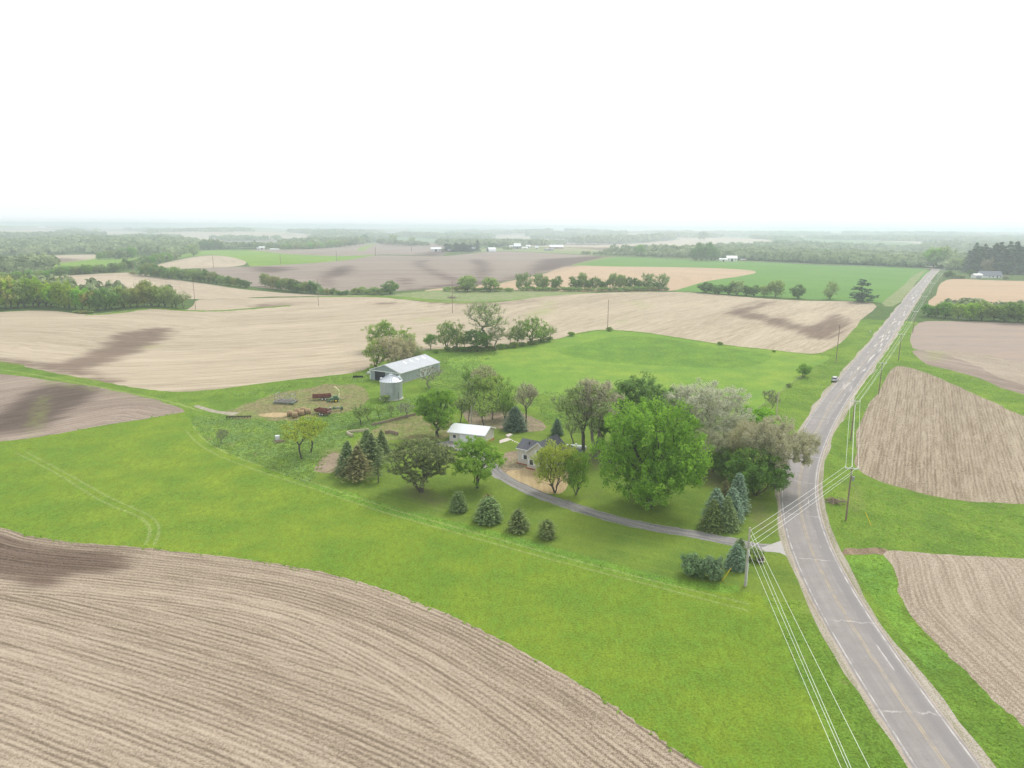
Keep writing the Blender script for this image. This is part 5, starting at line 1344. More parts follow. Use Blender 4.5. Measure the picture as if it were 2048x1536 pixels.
def window(o, face, u, z, wd, ht, shutters=True, side=0.0, Wd=0):
    """face 'x': on a wall of constant x=side; face 'y': on a wall of constant y=side; sgn outward negative"""
    f = MB(); g = MB(); sh = []
    if face == 'x':
        f.box((side - 0.06, u - wd / 2 - 0.08, z - 0.08), (side - 0.002, u + wd / 2 + 0.08, z + ht + 0.08)); g.box((side - 0.075, u - wd / 2, z), (side - 0.061, u + wd / 2, z + ht))
        if shutters:
            for q in (-1, 1): sh.append(MB().box((side - 0.07, u + q * (wd / 2 + 0.32) - 0.2, z - 0.05), (side - 0.004, u + q * (wd / 2 + 0.32) + 0.2, z + ht + 0.05)))
    else:
        f.box((u - wd / 2 - 0.08, side - 0.06, z - 0.08), (u + wd / 2 + 0.08, side - 0.002, z + ht + 0.08)); g.box((u - wd / 2, side - 0.075, z), (u + wd / 2, side - 0.061, z + ht))
        if shutters:
            for q in (-1, 1): sh.append(MB().box((u + q * (wd / 2 + 0.32) - 0.2, side - 0.07, z - 0.05), (u + q * (wd / 2 + 0.32) + 0.2, side - 0.004, z + ht + 0.05)))
    fr = f.build('window', M_WHITE, o); g.build('pane', M_GLASS, fr)
    for s_ in sh: s_.build('shutter', M_WHITE, o)

# long machine shed: ridge from front gable (lower left) to far end (right)
b0 = P(801, 768); b1 = P(879, 743); d = (b1 - b0)[:2]; L = float(np.linalg.norm(d)); d = d / L
Wd = 13.0; wh = height_to(b0, 746.5)
barn = gable('machine_shed', 'long galvanised metal shed with a pale roof and open front bay', 'shed', b0, d, L, Wd, wh, wh + 2.3, M_STEEL, M_STEEL_SHADED, M_SROOF, 0.25, trim=M_WHITE)
MB().box((-0.10, Wd * 0.50, -0.4), (-0.03, Wd * 0.84, wh - 0.35)).build('bay_shade_panel', M_DARK, barn)  # flat dark panel painted for the shade inside the open bay
MB().box((-0.12, 0, wh - 0.28), (-0.03, Wd, wh - 0.02)).build('door_track', M_WHITE, barn)
MB().box((-0.16, Wd * 0.16, 0), (-0.04, Wd * 0.49, wh - 0.3)).build('sliding_door', M_STEEL_SHADED, barn)
for y in (-0.05, Wd - 0.15): MB().box((-0.2, y, -0.5), (0.0, y + 0.2, wh - 0.05)).build('corner_post', M_WHITE, barn)
MB().box((L, -0.05, -0.5), (L + 0.15, 0.15, wh - 0.05)).build('corner_post', M_WHITE, barn)
MB().box((L * 0.48, -0.10, 0.0), (L * 0.78, -0.03, wh - 0.45)).build('side_door', plain('pale_door', (0.60, 0.64, 0.67), 0.5, 0.4, 0.1), barn)
MB().box((0, -0.06, -0.35), (L * 0.47, -0.02, 0.22)).build('skirt_board', M_WOODP, barn)
sl = 2.3 / (Wd / 2)
for q in (0.36, 0.52, 0.68, 0.84):
    x = L * q; y0, y1 = Wd * 0.30, Wd * 0.42
    MB().quad((x, y0, wh + sl * y0 + 0.15), (x + 0.9, y0, wh + sl * y0 + 0.15), (x + 0.9, y1, wh + sl * y1 + 0.15), (x, y1, wh + sl * y1 + 0.15)).build('skylight', M_WHITE, barn)

# grain bin
bc = P(783, 796); rad = 44.0 / F * depth(bc) / 2
eh = height_to(bc, 761.0); rt = height_to(bc, 748.5)
bn = empty('grain_bin', tuple(bc)); tag(bn, 'round galvanised grain bin with a ribbed cone roof beside the shed', 'grain bin')
MB().lathe([(rad, -0.5), (rad, eh)], 48).build('wall', M_BIN, bn, smooth=True)
MB().lathe([(rad + 0.18, eh - 0.02), (rad + 0.16, eh + 0.06), (0.55, rt - 0.15), (0.5, rt + 0.05), (0.0, rt + 0.12)], 48).build('roof', M_BINR, bn)
rbs = MB()
for k in range(24):
    a = 2 * math.pi * k / 24
    rbs.tube([(math.cos(a) * (rad + .15), math.sin(a) * (rad + .15), eh + 0.09), (math.cos(a) * 0.6, math.sin(a) * 0.6, rt - 0.1)], 0.07, 4)
rbs.build('roof_ribs', M_RIB, bn)
MB().lathe([(rad + 0.30, -0.5), (rad + 0.30, 0.12), (rad, 0.14)], 48).build('footing', M_CONC, bn)
for a in (-2.9, -0.1, 0.75):
    r1 = rad * 0.86; p = (math.cos(a) * r1, math.sin(a) * r1)
    MB().lathe([(0.32, 0), (0.32, 0.55), (0.45, 0.6), (0.3, 0.85), (0, 0.95)], 12, (p[0], p[1], eh + 0.2)).build('roof_vent', M_BINR, bn)
ld = MB(); a = -1.15; c_, s_ = math.cos(a), math.sin(a)
for q in (-0.22, 0.22): ld.tube([(c_ * (rad + .12) - s_ * q, s_ * (rad + .12) + c_ * q, 1.6), (c_ * (rad + .12) - s_ * q, s_ * (rad + .12) + c_ * q, eh)], 0.04, 5)
for z in np.arange(1.8, eh, 0.4): ld.tube([(c_ * (rad + .12) + s_ * .22, s_ * (rad + .12) - c_ * .22, z), (c_ * (rad + .12) - s_ * .22, s_ * (rad + .12) + c_ * .22, z)], 0.025, 4)
ld.build('ladder', M_GREY, bn)
MB().box((-0.45, -0.08, 0.5), (0.45, 0.05, 1.9), Matrix.Rotation(-1.9 + math.pi / 2, 4, 'Z') @ Matrix.Translation((0, -rad, 0))).build('door', M_WHITE, bn)
MB().tube([(math.cos(-0.75) * (rad + .25), math.sin(-0.75) * (rad + .25), 0), (math.cos(-0.75) * (rad + .25), math.sin(-0.75) * (rad + .25), 2.6)], 0.14, 8).build('auger_tube', M_GREY, bn)

# white garage
g0 = P(899, 882); gwh = height_to(g0, 862.5); ge = above(968, 870.5, gwh)
d = (ge - g0)[:2]; L = float(np.linalg.norm(d)); d = d / L; nrm_ = np.array([-d[1], d[0]])
gb = P(999, 886); Wd = float(np.clip(np.linalg.norm((gb - P(968, 893))[:2]), 7, 11)); print('garage', L, Wd, gwh)
gar = gable('garage', 'white steel-roofed garage with cream walls behind the two maples', 'garage', g0, d, L, Wd, gwh, gwh + Wd * 0.17, M_CREAM, M_CREAM, M_WROOF, 0.45, trim=M_WHITE)
for a_, b_, nm in ((0.30, 0.52, 'garage_door'), (0.56, 0.80, 'garage_door')):
    dd_ = MB().box((L * a_, -0.08, 0), (L * b_, -0.02, 2.2)).build(nm, M_WHITE, gar)
MB().box((L * 0.84, -0.07, 0), (L * 0.89, -0.02, 2.0)).build('side_door', M_GREY, gar)
MB().box((L + 0.003, -0.3, -0.3), (L + 0.7, Wd * 0.8, 0.12)).build('mulch_bed', M_MULCH, gar)
window(gar, 'y', L * 0.15, 1.0, 0.8, 0.8, False, 0.0)

# house: gabled main block with a low wing on its left
H0 = P(1061, 934); hwh = height_to(H0, 900) * 0.98; hrh = hwh + 2.5
ra = above(1077, 885.5, hrh); rb = above(1112, 869, hrh)
d = (rb - ra)[:2]; L = float(np.linalg.norm(d)); d = d / L; nrm_ = np.array([-d[1], d[0]])
Wd = 2 * abs(float((H0 - ra)[:2] @ nrm_)); Wd = float(np.clip(Wd, 6, 8.5))
org = np.array([*(ra[:2] - nrm_ * Wd / 2), 0]); org[2] = float(hgt(org[0], org[1]))
house = gable('house', 'small cream house with dark grey shingle roofs behind the yellow green tree', 'house', org, d, L, Wd, hwh, hrh, M_CREAM, M_CREAM, M_SHING, 0.35, trim=M_WHITE)
window(house, 'x', Wd * 0.80, 0.9, 0.9, 1.2, True, 0.0); window(house, 'x', Wd * 0.5, hwh - 0.5, 0.8, 1.0, True, 0.0); window(house, 'x', Wd * 0.22, 0.9, 1.0, 1.2, True, 0.0)
for q in (0.2, 0.5, 0.8): window(house, 'y', L * q, 0.9, 0.9, 1.1, True, 0.0)
# wing
wx0, wx1, wy, wwh = 1.6, 6.6, 3.6, hwh * 0.93
mb = MB()
y0, y1 = Wd, Wd + wy
mb.quad((wx0, y0, -.5), (wx0, y1, -.5), (wx0, y1, wwh), (wx0, y0, wwh)); mb.quad((wx1, y1, -.5), (wx1, y0, -.5), (wx1, y0, wwh), (wx1, y1, wwh))
mb.quad((wx0, y1, -.5), (wx1, y1, -.5), (wx1, y1, wwh), ((wx0 + wx1) / 2, y1, wwh + 1.5), (wx0, y1, wwh))
mb.build('wing_wall', M_CREAM, house)
rm = MB(); xm = (wx0 + wx1) / 2; zr = wwh + 1.55; ov = 0.35; sw = 1.5 / ((wx1 - wx0) / 2)
prof = [(wx0 - ov, wwh - sw * ov + .05), (xm, zr), (wx1 + ov, wwh - sw * ov + .05), (wx1 + ov, wwh - sw * ov + .17), (xm, zr + .12), (wx0 - ov, wwh - sw * ov + .17)]
a = [(x, y1 + ov, z) for x, z in prof]; b = [(x, Wd / 2 + 0.6, z) for x, z in prof]
rm.quad(*a); rm.quad(*b[::-1])
for i in range(6): rm.quad(a[i], a[(i + 1) % 6], b[(i + 1) % 6], b[i])
rm.build('wing_roof', M_SHING, house)
MB().box((wx0 - ov - 0.08, Wd + 0.4, wwh - sw * ov - .02), (wx0 - ov - 0.005, y1 + ov, wwh - sw * ov + .16)).build('gutter', M_WHITE, house)
window(house, 'x', Wd + 1.5, 1.3, 0.9, 1.0, True, wx0)
MB().box((wx0 - 0.5, Wd + 0.05, -0.4), (wx0 - 0.01, y1 + 0.3, 0.12)).build('mulch_bed', M_MULCH, house)
MB().box((-0.6, Wd - 2.2, -0.4), (-0.02, Wd + 0.2, 0.1)).build('mulch_bed', M_MULCH, house)
# lower extension on the right
mb = MB(); ex0, ex1, exy, exh = L * 0.35, L + 1.0, -3.6, hwh * 0.86
mb.quad((ex0, exy, -.5), (ex1, exy, -.5), (ex1, exy, exh), (ex0, exy, exh)); mb.quad((ex0, exy, -.5), (ex0, 0, -.5), (ex0, 0, exh + .9), (ex0, exy, exh)); mb.quad((ex1, exy, -.5), (ex1, 0, -.5), (ex1, 0, exh + .9), (ex1, exy, exh))
mb.build('extension_wall', M_CREAM, house)
MB().quad((ex0 - .3, exy - .35, exh - .05), (ex1 + .3, exy - .35, exh - .05), (ex1 + .3, 0.0, exh + .97), (ex0 - .3, 0.0, exh + .97)).build('extension_roof', M_SHING, house)
for q in (0.3, 0.7): window(house, 'y', ex0 + (ex1 - ex0) * q, 0.8, 0.9, 1.0, True, exy)
MB().lathe([(0.12, 0), (0.12, 0.7)], 8, (wx0 + 1.2, Wd + 1.2, wwh + 0.8)).build('vent_pipe', M_DARK, house)
u = P(1064, 934)
ac = empty('air_conditioner', tuple(u), 0.4); tag(ac, 'grey outdoor air conditioner against the corner of the cream house', 'air conditioner')
MB().box((-.4, -.4, 0), (.4, .4, .8)).build('housing', M_GREY, ac, bevel=0.05); MB().lathe([(0.32, 0.8), (0.32, 0.86), (0, 0.88)], 16).build('fan_grille', M_DARK, ac)

# slabs and stepping stones
def slab(pix, h, name, label, mat=M_CONC):
    w_ = [P(*q) for q in pix]; c_ = np.mean(w_, 0)
    mb = MB(); n = len(w_)
    lo = [tuple(q - c_ - np.array([0, 0, 0.05])) for q in w_]; hi = [tuple(q - c_ + np.array([0, 0, h])) for q in w_]
    mb.quad(*hi)
    for i in range(n): mb.quad(lo[i], lo[(i + 1) % n], hi[(i + 1) % n], hi[i])
    o = mb.build(name, mat, loc=tuple(c_)); return o
tag(slab([(1011, 872), (1020, 869), (1025, 871), (1016, 876)], 0.35, 'septic_lid', ''), 'pale concrete slab alone on the lawn between garage and house', 'concrete slab')
tag(slab([(999, 881), (1014, 876), (1025, 879), (1010, 884), (999, 887)], 0.06, 'walkway', ''), kind='structure')
for k in range(6):
    x, y = 1024.5 + k * 4.3, 881.2 + k * 1.75
    tag(slab([(x - 1.6, y), (x + 1.1, y - 1.0), (x + 3.0, y + 0.3), (x + 0.2, y + 1.3)], 0.05, 'stepping_stone', ''), 'pale stepping stone in the line leading from the walkway to the house', 'stepping stone', 'stepping stones between garage and house')

# gas tank
gp = P(1152, 903); tk = empty('gas_tank', tuple(gp), -0.25); tag(tk, 'white propane tank lying on legs behind the house', 'gas tank')
R_ = 0.62; Lt = 2.2
mb = MB()
prof = [(-Lt - .45, .05), (-Lt - .38, .3), (-Lt - .2, .5), (-Lt, R_), (Lt, R_), (Lt + .2, .5), (Lt + .38, .3), (Lt + .45, .05)]
mb.tube([(x, 0, 1.1) for x, r in prof], [r for x, r in prof], 20); mb.build('shell', M_TANK, tk, smooth=True)
for x in (-1.4, 1.4): MB().box((x - .12, -.5, 0), (x + .12, .5, .6)).build('leg', M_GREY, tk)
MB().lathe([(.25, 0), (.25, .3), (0, .36)], 14, (0, 0, 1.7)).build('valve_dome', M_WHITE, tk)

# ------------------------------------------------------------------ utility poles and cables
def at_depth(px, py, dz):
    d = fwd * F + right * (px - 1024) - up * (py - 768)
    return np.array([0, 0, CAM_H]) + d * (dz / F)
Bp = P(1692, 1038); BH = height_to(Bp, 934)
Ap = P(1490, 1172); AH = height_to(Ap, 1055)
gU = 'utility poles along the county road'
def line_pole(p, H, label, adir=None, group=gU, mat=M_POLE, r=0.17, arm=2.4, trans=False):
    o = empty('utility_pole', tuple(p)); tag(o, label, 'utility pole', group)
    MB().tube([(0, 0, -0.5), (0, 0, H)], [r, r * 0.65], 10).build('pole', mat, o)
    att = []
    if adir is not None:
        a = np.array([*adir, 0.0])
        if arm:
            m = MB(); u_ = a * arm / 2
            c_ = Vector((0, 0, H - 0.25)); ang = math.atan2(adir[1], adir[0])
            Mx = Matrix.Translation(c_) @ Matrix.Rotation(ang, 4, 'Z')
            m.box((-arm / 2, -0.17, -0.09), (arm / 2, -0.02 - 0.0, 0.09), Mx); m.build('crossarm', plain('crossarm_grey', (0.62, 0.62, 0.60), 0.8, 0.1) if 'crossarm_grey' not in bpy.data.materials else bpy.data.materials['crossarm_grey'], o)
            for q in (-0.46, -0.02, 0.46):
                pt = c_ + Vector(a) * arm * q
                MB().lathe([(.05, 0), (.09, .08), (.06, .16), (.09, .22), (0, .28)], 8, tuple(pt + Vector((0, 0, .1)))).build('insulator', M_WHITE, o)
                att.append(np.array(p) + np.array(pt) + np.array([0, 0, .36]))
            att.append(np.array(p) + np.array([0.1, -0.1, H - 1.3]))
            if trans: MB().lathe([(.24, 0), (.26, .8), (.1, .9)], 14, (0.35, -0.2, H - 2.6)).build('transformer', M_GREY, o)
    return o, att
pix = [(1710.5, 801), (1765, 724.5), (1803.5, 667.5), (1831, 622), (1850, 592), (1866, 566), (1880, 548)]
pts_ = [Ap, Bp]
for q in pix:
    t_ = above(q[0], q[1], BH); pts_.append(np.array([t_[0], t_[1], float(hgt(t_[0], t_[1]))]))
last = pts_[-1] + (pts_[-1] - pts_[-2]) * 0.9; last[2] = float(hgt(last[0], last[1])); pts_.append(last)
ATT = []
desc = ['tall utility pole with yellow guy markers on the lawn side near the driveway mouth', 'tall utility pole with a pale crossarm on the right bank opposite the driveway', 'utility pole beside the left edge of the right-hand stubble field', 'utility pole on the right verge opposite the parked car',
        'utility pole on the right verge by the orange grey field', 'utility pole on the right verge below the green thicket', 'utility pole on the right verge beside the green thicket', 'utility pole at the small tan field below the crest', 'utility pole near the road crest by the ranch drive', 'farthest utility pole beyond the road crest']
for i, p in enumerate(pts_):
    a = pts_[max(i - 1, 1)]; b = pts_[min(i + 1, len(pts_) - 1)]
    dd_ = (b - a)[:2]; dd_ /= np.linalg.norm(dd_); ad = np.array([dd_[1], -dd_[0]])
    if i == 1: ad = np.array([0.97, -0.22])
    if i == 0:
        o, _ = line_pole(p, AH, desc[i], mat=M_POLEG, r=0.2)
        poleA = o
        dz = depth(p) - 1.0
        at = [at_depth(1502, 1060, depth(p) - 0.5), at_depth(1502, 1072, depth(p) - 0.8), at_depth(1500.5, 1085, depth(p) - 1.2), at_depth(1496, 1100, depth(p) - 1.6)]
        for k_, q in enumerate(at):
            l_ = q - p
            MB().tube([(0, 0, l_[2] + 0.05), (l_[0] * 0.95, l_[1] * 0.95, l_[2] - 0.02)], 0.05, 6).build('bracket', M_WOODP, o)
        ATT.append(at)
        MB().tube([(0.16, -0.16, 0.2), (0.14, -0.14, AH * 0.62)], 0.07, 6).build('riser_pipe', M_WHITE, o)
        ring = [(0.3 + 0.14 * math.cos(t), -0.25, 4.6 + 0.5 * math.sin(t)) for t in np.linspace(0, 2 * math.pi, 16)]
        MB().tube(ring, 0.06, 6, cap=False).build('cable_coil', M_BLACK, o)
        for (gx, gy, hx, hy) in ((1404, 1155, 1421, 1135), (1424, 1160, 1440, 1140), (1444, 1162, 1456, 1143), (1446, 1160, 1458, 1144)):
            g_ = P(gx, gy) - p; tp = np.array([0, 0, AH * (0.93 if gx < 1430 else 0.75)])
            dv = tp - g_; k_ = 2.6 / np.linalg.norm(dv)
            MB().tube([tuple(g_), tuple(g_ + dv * k_)], 0.055, 6).build('guy_guard', M_YEL, o)
            MB().tube([tuple(g_ + dv * k_), tuple(tp)], 0.008, 4).build('guy_wire', M_GREY, o)
    else:
        o, at = line_pole(p, BH, desc[i], ad, trans=(i == 1))
        if i == 1:
            g_ = P(1742, 1051) - p; tp = np.array([0, 0, BH * 0.8]); dv = tp - g_; k_ = 2.6 / np.linalg.norm(dv)
            MB().tube([tuple(g_), tuple(g_ + dv * k_)], 0.055, 6).build('guy_guard', M_YEL, o)
            MB().tube([tuple(g_ + dv * k_), tuple(tp)], 0.008, 4).build('guy_wire', M_GREY, o)
        ATT.append(at)
# the near end of the line: a pole behind and below the camera's view
e0 = np.array([at_depth(x_, 1536, 1) for x_ in (1684, 1699, 1703, 1741)])
near_att = []
for k_, x_ in enumerate((1741, 1704, 1698, 1684)):
    q = at_depth(x_, 1536, 1.0); dv = q - np.array([0, 0, CAM_H]); zt = (ATT[0][k_][2] - 0.8)
    t_ = (zt - CAM_H) / dv[2]; mid_ = np.array([0, 0, CAM_H]) + dv * t_
    near_att.append(mid_ + (mid_ - ATT[0][k_]) * 0.35)
cabn = ['outermost white cable over the road side of the pole line', 'second white cable from the road side of the pole line', 'third white cable from the road side of the pole line', 'lowest white neutral cable of the pole line']
for k_ in range(4):
    seq = [near_att[k_]] + [a_[k_] for a_ in ATT]
    path = []
    for i in range(len(seq) - 1):
        a_, b_ = seq[i], seq[i + 1]; Ls = np.linalg.norm(b_ - a_); sag = 0.9 * (Ls / 90) ** 2 if i else 0.2
        for t_ in np.linspace(0, 1, 12, endpoint=False):
            q = a_ * (1 - t_) + b_ * t_; q = q.copy(); q[2] -= 4 * sag * t_ * (1 - t_); path.append(q)
    path.append(seq[-1])
    o0 = path[0]
    o = MB().tube([tuple(q - o0) for q in path], 0.021, 6).build('power_cable', M_CABLE, loc=tuple(o0))
    tag(o, cabn[k_], 'power cable', 'power cables strung along the road')

def lone(px, by, ty, label, mat=M_POLE, r=0.16, name='utility_pole', cat='utility pole', top=None, group='poles standing in the fields'):
    p = P(px, by); H = height_to(p, ty)
    o = empty(name, tuple(p)); tag(o, label, cat, group)
    rr = max(r, 0.55 / F * depth(p))
    MB().tube([(0, 0, -0.5), (0, 0, H)], [rr, rr * 0.75], 8).build('pole', mat, o)
    MB().box((-0.08, -0.9, H - 0.9), (0.08, 0.9, H - 0.7)).build('crossarm', mat, o) if top == 'arm' else None
    MB().lathe([(.06, 0), (.1, .1), (0, .3)], 8, (0, 0, H)).build('insulator', M_GREY, o)
    return o
lone(1672, 723, 650, 'tall dark pole on the left verge beyond the parked car', top='arm')
lone(1215, 661, 600, 'tall dark pole at the peak of the pasture edge')
lone(905, 626, 562, 'dark pole in the tan field left of the marsh')
lone(637, 612, 557, 'dark pole in the tan field below the brown hill')
lone(391, 618, 565, 'dark pole at the right end of the left wood')
lone(427, 535, 512, 'thin pole in the small tan field beyond the long hedge'); lone(561, 528, 508, 'thin pole at the left lower edge of the brown hill'); lone(673, 522, 502, 'thin pole on the green strip above the brown hill')
lone(751, 512, 494, 'thin pole at the far brown field edge'); lone(823, 503, 490, 'thin pole below the far grove'); lone(267, 545, 520, 'thin pole at the tip of the long hedge')
lone(1553, 830, 785, 'pale short pole beside the dark twiggy bush', M_WOODP, 0.18, group=None)
yl = lone(943, 850, 812, 'pale grey yard pole behind the garage', M_POLEG, 0.17, group=None)
lone(1199, 915, 868, 'dark pole standing between the tall tan tree and the great maple', M_POLE, 0.16, group=None)
lone(1333, 520, 503, 'thin pole at the cross road beside the far grove'); 
sg = P(1740, 671); s_ = empty('road_sign', tuple(sg), 0.6); tag(s_, 'small pale sign on a post on the left verge below the tan field corner', 'road sign')
MB().tube([(0, 0, 0), (0, 0, 2.4)], 0.06, 6).build('post', M_GREY, s_); MB().box((-.4, -.07, 1.7), (.4, -.065 + .02, 2.5)).build('sign_panel', M_TANK, s_)

# pasture fence along the road bank
fp = [(1700, 728), (1690, 737), (1667, 748), (1620, 742), (1600, 757), (1580, 772), (1560, 788), (1540, 803), (1520, 818), (1500, 830)]
def fence(pixs, label, step=5.0, h=1.15, wires=3, mat=M_WOODP, rails=False, name='fence'):
    l = W(spline(pixs, step=6)); s = np.r_[0, np.cumsum(np.linalg.norm(np.diff(l, axis=0), axis=1))]
    o0 = np.array([l[0][0], l[0][1], float(hgt(*l[0]))]); o = empty(name, tuple(o0)); tag(o, label, 'fence')
    prev = None
    for q in np.arange(0, s[-1], step):
        x, y = np.interp(q, s, l[:, 0]), np.interp(q, s, l[:, 1]); z = float(hgt(x, y)); c_ = np.array([x, y, z]) - o0
        MB().tube([tuple(c_ - np.array([0, 0, .2])), tuple(c_ + np.array([random.uniform(-.05, .05), 0, h]))], 0.07, 5).build('post', mat, o)
    xs = np.arange(0, s[-1], step / 2)
    w_ = MB()
    for k in range(wires):
        zz = h * (0.3 + 0.65 * k / max(1, wires - 1))
        w_.tube([(np.interp(q, s, l[:, 0]) - o0[0], np.interp(q, s, l[:, 1]) - o0[1], float(hgt(np.interp(q, s, l[:, 0]), np.interp(q, s, l[:, 1]))) - o0[2] + zz) for q in xs], 0.012, 3)
    w_.build('wire', M_GREY, o)
fence(fp[3:], 'old post and wire fence between the pasture and the road bank', 4.5)
# low board wall of the old yard
def lowwall(pixs, h, label, mat=M_WOOD, name='board_wall', th=0.25):
    l = W(spline(pixs, step=5)); o0 = np.array([l[0][0], l[0][1], float(hgt(*l[0]))])
    a, b = offset(l, th / 2), offset(l, -th / 2); mb = MB(); n = len(l)
    za = [float(hgt(*q)) - o0[2] for q in l]
    for i in range(n - 1):
        f4 = lambda q, z: (q[0] - o0[0], q[1] - o0[1], z)
        hh = h * random.uniform(0.85, 1.1)
        mb.quad(f4(a[i], za[i] - .2), f4(a[i + 1], za[i + 1] - .2), f4(a[i + 1], za[i + 1] + h), f4(a[i], za[i] + h)); mb.quad(f4(b[i + 1], za[i + 1] - .2), f4(b[i], za[i] - .2), f4(b[i], za[i] + h), f4(b[i + 1], za[i + 1] + h))
        mb.quad(f4(a[i], za[i] + h), f4(a[i + 1], za[i + 1] + h), f4(b[i + 1], za[i + 1] + h), f4(b[i], za[i] + h))
    o = mb.build(name, mat, loc=tuple(o0)); tag(o, label, 'wall'); return o
lowwall([(738, 862), (700, 866), (694, 868), (706, 874)], 0.7, 'weathered low board wall of the old cattle yard left of the spruce clump', M_WOODP)
lowwall([(744, 852), (770, 846), (800, 838), (832, 830)], 0.7, 'dark low board wall along the upper edge of the bare yard')
lowwall([(770, 868), (782, 867), (796, 871)], 0.9, 'short dark board wall right of the spruce clump')

# ------------------------------------------------------------------ machinery, bales, car
def wheel(parent, x, y, r, w_=0.3, rim=M_GREY, ax='y'):
    Mx = Matrix.Translation((x, y, r)) @ Matrix.Rotation(math.pi / 2, 4, 'X')
    m = MB(); k = 18
    def cyl(rad_, z0, z1):
        n0 = len(m.v)
        for z in (z0, z1):
            for j in range(k):
                t_ = 2 * math.pi * j / k; m.v.append(tuple(Mx @ Vector((rad_ * math.cos(t_), rad_ * math.sin(t_), z))))
        for j in range(k): m.f.append((n0 + j, n0 + (j + 1) % k, n0 + k + (j + 1) % k, n0 + k + j))
        m.f.append(tuple(n0 + j for j in range(k))); m.f.append(tuple(n0 + k + j for j in range(k)))
    cyl(r, -w_ / 2, w_ / 2)
    wo = m.build('wheel', M_BLACK, parent, bevel=0.03)
    m = MB(); cyl(r * 0.55, -w_ / 2 - 0.015, w_ / 2 + 0.015); m.build('rim', rim, wo)

def spreader(px, by, rz, label, L=4.6, col=M_RED, name='farm_wagon', cat='wagon', tines=False):
    p = P(px, by); o = empty(name, tuple(p), rz); tag(o, label, cat)
    m = MB(); W2 = 0.95; z0, z1 = 0.75, 1.65
    m.quad((-L / 2, -W2 * .8, z0), (L / 2, -W2 * .8, z0), (L / 2, W2 * .8, z0), (-L / 2, W2 * .8, z0))
    for sy in (-1, 1):
        m.quad((-L / 2, sy * W2 * .8, z0), (L / 2, sy * W2 * .8, z0), (L / 2, sy * W2, z1), (-L / 2, sy * W2, z1))
        m.quad((-L / 2, sy * (W2 * .8 + .08), z0), (L / 2, sy * (W2 * .8 + .08), z0), (L / 2, sy * (W2 + .08), z1), (-L / 2, sy * (W2 + .08), z1))
        m.quad((-L / 2, sy * W2, z1), (L / 2, sy * W2, z1), (L / 2, sy * (W2 + .08), z1), (-L / 2, sy * (W2 + .08), z1))
    for x in (-L / 2, L / 2): m.quad((x, -W2 * .8, z0), (x, W2 * .8, z0), (x, W2, z1 - .15), (x, -W2, z1 - .15))
    m.build('box', col, o)
    b = MB()
    for z in (1.0, 1.4): b.tube([(L / 2 + .15, -W2, z), (L / 2 + .15, W2, z)], 0.12, 8)
    b.build('beater', M_WOOD, o)
    MB().tube([(-L / 2, 0, .7), (-L / 2 - 1.5, 0, .45)], .07, 6).build('drawbar', col, o)
    MB().box((-L / 2, -.5, .55), (L / 2, .5, .73)).build('frame', M_BLACK, o)
    for sy in (-1, 1):
        for x in (0.1, 1.1): wheel(o, x, sy * (W2 + .25), .42, .25, M_WHITE)
    return o
spreader(644, 799, 0.25, 'rusty red manure spreader with white wheels in the old yard', name='manure_spreader', cat='manure spreader', L=5.6)
spreader(646, 829, -0.55, 'rusty red open wagon beside the round hay bales', L=5.2)
# forage harvester with the tall cream spout
p = P(671, 803); o = empty('forage_harvester', tuple(p), 0.2); tag(o, 'green forage harvester with a tall curved cream spout', 'forage harvester')
MB().box((-1.6, -.7, .55), (1.2, .7, 1.25)).box((-.6, -.5, 1.25), (.7, .5, 1.8)).build('body', M_GREEN, o, bevel=.08)
m = MB()
for k in range(3): m.tube([(-1.6, -.8 + .8 * k, .5), (-2.7, -.9 + .9 * k, .25)], [.28, .08], 8)
m.build('header', M_GREEN, o)
MB().tube([(1.0, 0, 1.2), (1.25, 0, 2.3), (1.15, 0, 3.4), (.6, 0, 4.2), (-.2, 0, 4.7)], [.24, .2, .18, .16, .16], 8).build('spout', M_PALEY, o)
for sy in (-1, 1): wheel(o, .2, sy * .95, .5, .3, M_YEL)
MB().tube([(1.2, 0, .7), (2.6, 0, .45)], .07, 6).build('drawbar', M_GREEN, o)
# green planter behind the red wagon
p = P(668, 822); o = empty('row_planter', tuple(p), 0.35); tag(o, 'old green implement behind the red wagon half sunk in weeds', 'implement')
MB().box((-2.6, -.12, .55), (2.6, .12, .8)).build('toolbar', M_GREEN, o)
for k in range(5): MB().lathe([(.3, 0), (.34, .5), (.0, .56)], 10, (-2.2 + k * 1.1, -.35, .75)).build('hopper', M_GREY if k % 2 else M_GREEN, o)
for k in (-2.3, 2.3): wheel(o, k, .35, .4, .2)
